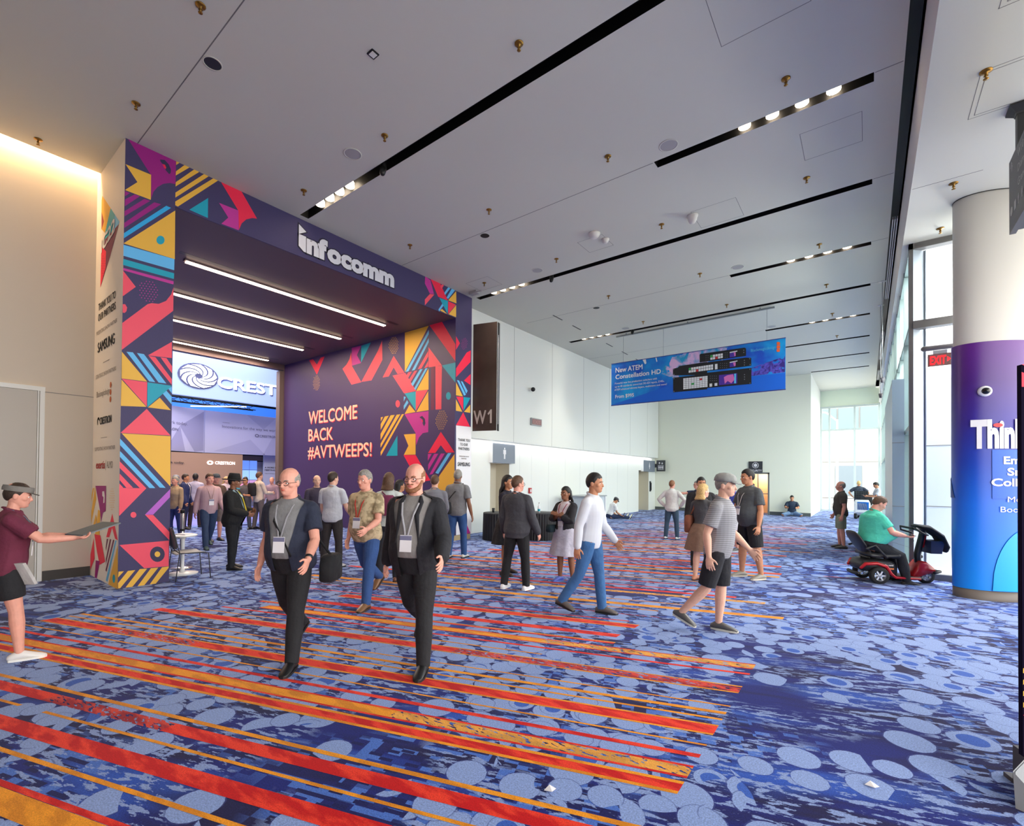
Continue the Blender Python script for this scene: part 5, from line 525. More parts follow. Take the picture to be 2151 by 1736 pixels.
 'side': [('Y',[(-9.728,6.166),(-9.236,5.794),(-9.53,5.496),(-9.751,5.633),(-9.773,6.11)]),('K',[(-9.76,5.918),(-9.601,5.704),(-9.74,5.616)]),('T',[(-9.236,5.794),(-8.995,5.61),(-9.065,5.345),(-9.523,5.389),(-9.53,5.496)]),('L',[(-8.995,5.61),(-8.755,5.425),(-8.77,5.392),(-9.065,5.345)]),('D',[(-9.523,5.389),(-8.77,5.392),(-9.206,5.036),(-9.746,4.676)]),('R',[(-9.722,5.343),(-9.443,5.176),(-9.455,4.924),(-9.746,4.676)]),('K',[(-9.591,5.145),(-9.596,5.141),(-9.609,5.143),(-9.62,5.15),(-9.621,5.157),(-9.61,5.158),(-9.597,5.153)]),('K',[(-9.635,5.118),(-9.641,5.114),(-9.654,5.116),(-9.665,5.123),(-9.665,5.13),(-9.655,5.131),(-9.641,5.126)]),('K',[(-9.542,5.092),(-9.547,5.087),(-9.56,5.089),(-9.571,5.097),(-9.571,5.103),(-9.561,5.105),(-9.548,5.099)]),('K',[(-9.68,5.091),(-9.685,5.086),(-9.698,5.088),(-9.709,5.096),(-9.71,5.102),(-9.699,5.104),(-9.686,5.098)]),('K',[(-9.586,5.064),(-9.591,5.06),(-9.604,5.062),(-9.615,5.069),(-9.615,5.076),(-9.605,5.077),(-9.592,5.072)]),('K',[(-9.493,5.039),(-9.498,5.034),(-9.511,5.036),(-9.522,5.043),(-9.522,5.05),(-9.512,5.051),(-9.499,5.046)]),('K',[(-9.63,5.037),(-9.635,5.033),(-9.648,5.035),(-9.659,5.042),(-9.66,5.049),(-9.649,5.05),(-9.636,5.045)]),('K',[(-9.536,5.011),(-9.542,5.007),(-9.555,5.009),(-9.565,5.016),(-9.566,5.023),(-9.556,5.024),(-9.543,5.019)]),('K',[(-9.444,4.986),(-9.45,4.982),(-9.462,4.984),(-9.473,4.991),(-9.473,4.997),(-9.463,4.999),(-9.45,4.994)]),('K',[(-9.674,5.009),(-9.68,5.005),(-9.693,5.007),(-9.704,5.014),(-9.704,5.021),(-9.694,5.022),(-9.681,5.017)]),('K',[(-9.58,4.984),(-9.586,4.979),(-9.599,4.981),(-9.609,4.988),(-9.61,4.995),(-9.6,4.997),(-9.586,4.991)]),('K',[(-9.488,4.959),(-9.493,4.954),(-9.506,4.956),(-9.516,4.963),(-9.517,4.97),(-9.507,4.971),(-9.494,4.966)]),('K',[(-9.624,4.956),(-9.63,4.952),(-9.643,4.954),(-9.654,4.961),(-9.654,4.967),(-9.644,4.969),(-9.631,4.964)]),('K',[(-9.531,4.931),(-9.536,4.927),(-9.549,4.929),(-9.56,4.936),(-9.56,4.942),(-9.55,4.944),(-9.537,4.939)]),('K',[(-9.439,4.906),(-9.444,4.902),(-9.457,4.904),(-9.468,4.911),(-9.468,4.917),(-9.458,4.919),(-9.445,4.914)]),('K',[(-9.669,4.928),(-9.674,4.924),(-9.688,4.926),(-9.699,4.933),(-9.699,4.939),(-9.689,4.941),(-9.675,4.936)]),('K',[(-9.575,4.903),(-9.58,4.899),(-9.593,4.901),(-9.604,4.908),(-9.605,4.914),(-9.594,4.916),(-9.581,4.911)]),('K',[(-9.482,4.879),(-9.488,4.874),(-9.5,4.876),(-9.511,4.883),(-9.511,4.89),(-9.501,4.891),(-9.488,4.886)]),('K',[(-9.619,4.875),(-9.625,4.871),(-9.638,4.873),(-9.648,4.88),(-9.649,4.886),(-9.639,4.888),(-9.625,4.883)]),('K',[(-9.526,4.851),(-9.531,4.846),(-9.544,4.848),(-9.555,4.855),(-9.555,4.862),(-9.545,4.863),(-9.532,4.858)]),('K',[(-9.57,4.823),(-9.575,4.818),(-9.588,4.82),(-9.599,4.827),(-9.599,4.834),(-9.589,4.835),(-9.576,4.83)]),('T',[(-10.157,1.466),(-10.04,1.468),(-10.149,1.351)]),('Y',[(-9.979,1.431),(-9.903,1.433),(-10.111,1.098),(-10.136,1.173)]),('Y',[(-9.847,1.459),(-9.759,1.263),(-10.072,0.822),(-10.117,0.907)]),('Y',[(-9.637,1.095),(-9.501,1.078),(-9.519,0.695),(-9.794,0.692),(-9.698,0.921)]),('Y',[(-9.987,0.727),(-9.77,1.015),(-9.699,0.933),(-9.938,0.706)]),('M',[(-9.82,1.472),(-9.197,1.482),(-9.197,1.093),(-9.35,1.061),(-9.445,0.907),(-9.529,1.101)]),('W',[(-9.406,1.39),(-9.302,1.397),(-9.263,1.327),(-9.274,1.22),(-9.342,1.21),(-9.331,1.301),(-9.402,1.323)]),('R',[(-9.832,0.689),(-9.475,0.698),(-9.181,0.318),(-9.488,0.234),(-9.665,0.433)]),('R',[(-10.118,0.235),(-9.865,0.624),(-9.786,0.298),(-10.104,0.034)]),('R',[(-8.85,1.076),(-8.547,0.702),(-8.686,0.713),(-8.845,0.859),(-8.989,0.71),(-9.154,0.696)]),('M',[(-9.719,0.28),(-9.475,0.296),(-9.653,-0.017),(-9.764,-0.02)]),('Y',[(-8.876,1.441),(-8.88,1.436),(-8.89,1.435),(-8.898,1.438),(-8.898,1.444),(-8.89,1.447),(-8.881,1.446)]),('Y',[(-8.819,1.443),(-8.823,1.437),(-8.833,1.436),(-8.841,1.439),(-8.841,1.445),(-8.834,1.449),(-8.824,1.448)]),('Y',[(-8.96,1.405),(-8.964,1.4),(-8.974,1.398),(-8.982,1.402),(-8.982,1.407),(-8.974,1.411),(-8.964,1.41)]),('Y',[(-8.902,1.406),(-8.906,1.401),(-8.916,1.4),(-8.924,1.403),(-8.924,1.409),(-8.917,1.412),(-8.907,1.411)]),('Y',[(-8.845,1.408),(-8.849,1.402),(-8.859,1.401),(-8.867,1.404),(-8.867,1.41),(-8.86,1.414),(-8.85,1.413)]),('Y',[(-8.789,1.409),(-8.793,1.404),(-8.803,1.402),(-8.81,1.406),(-8.811,1.411),(-8.803,1.415),(-8.794,1.414)]),('Y',[(-8.929,1.371),(-8.933,1.366),(-8.943,1.364),(-8.951,1.368),(-8.951,1.373),(-8.943,1.377),(-8.933,1.376)]),('Y',[(-8.872,1.373),(-8.876,1.367),(-8.885,1.366),(-8.893,1.369),(-8.894,1.375),(-8.886,1.379),(-8.876,1.378)]),('Y',[(-8.815,1.374),(-8.819,1.369),(-8.829,1.367),(-8.837,1.371),(-8.837,1.376),(-8.829,1.38),(-8.82,1.379)]),('Y',[(-8.759,1.376),(-8.763,1.37),(-8.772,1.369),(-8.78,1.372),(-8.781,1.378),(-8.773,1.382),(-8.764,1.381)]),('Y',[(-8.955,1.336),(-8.959,1.33),(-8.969,1.329),(-8.977,1.332),(-8.978,1.338),(-8.97,1.342),(-8.96,1.341)]),('Y',[(-8.898,1.337),(-8.902,1.332),(-8.912,1.331),(-8.92,1.334),(-8.92,1.34),(-8.912,1.343),(-8.903,1.342)]),('Y',[(-8.841,1.339),(-8.845,1.334),(-8.855,1.332),(-8.863,1.336),(-8.863,1.341),(-8.856,1.345),(-8.846,1.344)]),('Y',[(-8.785,1.341),(-8.789,1.336),(-8.798,1.334),(-8.806,1.337),(-8.807,1.343),(-8.799,1.347),(-8.789,1.346)]),('Y',[(-8.729,1.342),(-8.733,1.337),(-8.742,1.336),(-8.75,1.339),(-8.751,1.345),(-8.743,1.348),(-8.734,1.347)]),('Y',[(-8.982,1.3),(-8.986,1.295),(-8.996,1.293),(-9.004,1.297),(-9.005,1.302),(-8.997,1.306),(-8.987,1.305)]),('Y',[(-8.924,1.302),(-8.928,1.297),(-8.938,1.295),(-8.946,1.298),(-8.947,1.304),(-8.939,1.308),(-8.929,1.307)]),('Y',[(-8.867,1.304),(-8.871,1.299),(-8.881,1.297),(-8.889,1.3),(-8.889,1.306),(-8.882,1.31),(-8.872,1.309)]),('Y',[(-8.811,1.306),(-8.815,1.301),(-8.824,1.299),(-8.832,1.302),(-8.833,1.308),(-8.825,1.312),(-8.815,1.311)]),('Y',[(-8.755,1.308),(-8.759,1.302),(-8.768,1.301),(-8.776,1.304),(-8.776,1.31),(-8.769,1.314),(-8.759,1.313)]),('Y',[(-8.951,1.267),(-8.955,1.261),(-8.965,1.26),(-8.973,1.263),(-8.973,1.269),(-8.966,1.273),(-8.956,1.272)]),('Y',[(-8.894,1.269),(-8.898,1.263),(-8.907,1.262),(-8.915,1.265),(-8.916,1.271),(-8.908,1.275),(-8.898,1.274)]),('Y',[(-8.837,1.271),(-8.841,1.265),(-8.85,1.264),(-8.858,1.267),(-8.859,1.273),(-8.851,1.277),(-8.841,1.276)]),('Y',[(-8.781,1.273),(-8.785,1.267),(-8.794,1.266),(-8.802,1.269),(-8.802,1.275),(-8.795,1.279),(-8.785,1.278)]),('Y',[(-8.725,1.275),(-8.729,1.269),(-8.738,1.268),(-8.746,1.271),(-8.747,1.277),(-8.739,1.281),(-8.73,1.28)]),('Y',[(-8.978,1.231),(-8.982,1.226),(-8.992,1.224),(-9.0,1.227),(-9.0,1.233),(-8.992,1.237),(-8.982,1.236)]),('Y',[(-8.92,1.233),(-8.924,1.228),(-8.934,1.226),(-8.942,1.229),(-8.942,1.235),(-8.935,1.239),(-8.925,1.238)]),('Y',[(-8.863,1.235),(-8.867,1.23),(-8.877,1.228),(-8.885,1.232),(-8.885,1.237),(-8.877,1.241),(-8.868,1.24)]),('Y',[(-8.807,1.238),(-8.811,1.232),(-8.82,1.231),(-8.828,1.234),(-8.828,1.24),(-8.821,1.243),(-8.811,1.243)]),('Y',[(-8.751,1.24),(-8.755,1.234),(-8.764,1.233),(-8.772,1.236),(-8.772,1.242),(-8.765,1.246),(-8.755,1.245)]),('Y',[(-8.947,1.198),(-8.951,1.192),(-8.96,1.19),(-8.969,1.194),(-8.969,1.199),(-8.961,1.203),(-8.951,1.203)]),('Y',[(-8.889,1.2),(-8.893,1.195),(-8.903,1.193),(-8.911,1.196),(-8.911,1.202),(-8.904,1.206),(-8.894,1.205)]),('Y',[(-8.833,1.202),(-8.837,1.197),(-8.846,1.195),(-8.854,1.199),(-8.855,1.204),(-8.847,1.208),(-8.837,1.207)]),('Y',[(-8.776,1.205),(-8.78,1.199),(-8.79,1.198),(-8.798,1.201),(-8.798,1.207),(-8.791,1.21),(-8.781,1.21)]),('Y',[(-8.916,1.164),(-8.92,1.159),(-8.93,1.157),(-8.938,1.16),(-8.938,1.166),(-8.93,1.17),(-8.92,1.169)]),('Y',[(-8.859,1.167),(-8.863,1.162),(-8.872,1.16),(-8.88,1.163),(-8.881,1.169),(-8.873,1.173),(-8.863,1.172)]),('Y',[(-8.802,1.169),(-8.806,1.164),(-8.816,1.162),(-8.824,1.166),(-8.824,1.171),(-8.817,1.175),(-8.807,1.174)]),('Y',[(-8.746,1.172),(-8.75,1.167),(-8.76,1.165),(-8.768,1.168),(-8.768,1.174),(-8.761,1.178),(-8.751,1.177)]),('Y',[(-8.885,1.131),(-8.889,1.126),(-8.899,1.124),(-8.907,1.127),(-8.907,1.133),(-8.9,1.137),(-8.89,1.136)]),('Y',[(-8.828,1.134),(-8.832,1.129),(-8.842,1.127),(-8.85,1.13),(-8.85,1.136),(-8.843,1.14),(-8.833,1.139)]),('D',[(-9.12,0.676),(-9.036,0.678),(-9.158,0.485),(-9.177,0.53)]),('D',[(-8.955,0.685),(-8.874,0.687),(-9.144,0.275),(-9.15,0.368)]),('D',[(-8.787,0.69),(-8.716,0.692),(-9.104,0.175),(-9.156,0.192)]),('L',[(-8.669,0.692),(-8.608,0.693),(-9.045,0.032),(-9.129,0.044)]),('Y',[(-8.543,0.636),(-8.505,0.003),(-9.001,-0.008)]),('T',[(-8.635,0.135),(-8.637,0.115),(-8.646,0.097),(-8.661,0.081),(-8.679,0.069),(-8.701,0.063),(-8.722,0.063),(-8.742,0.069),(-8.759,0.081),(-8.77,0.097),(-8.775,0.116),(-8.772,0.136),(-8.763,0.155),(-8.749,0.171),(-8.73,0.182),(-8.708,0.188),(-8.687,0.188),(-8.667,0.181),(-8.651,0.17),(-8.64,0.154)])],
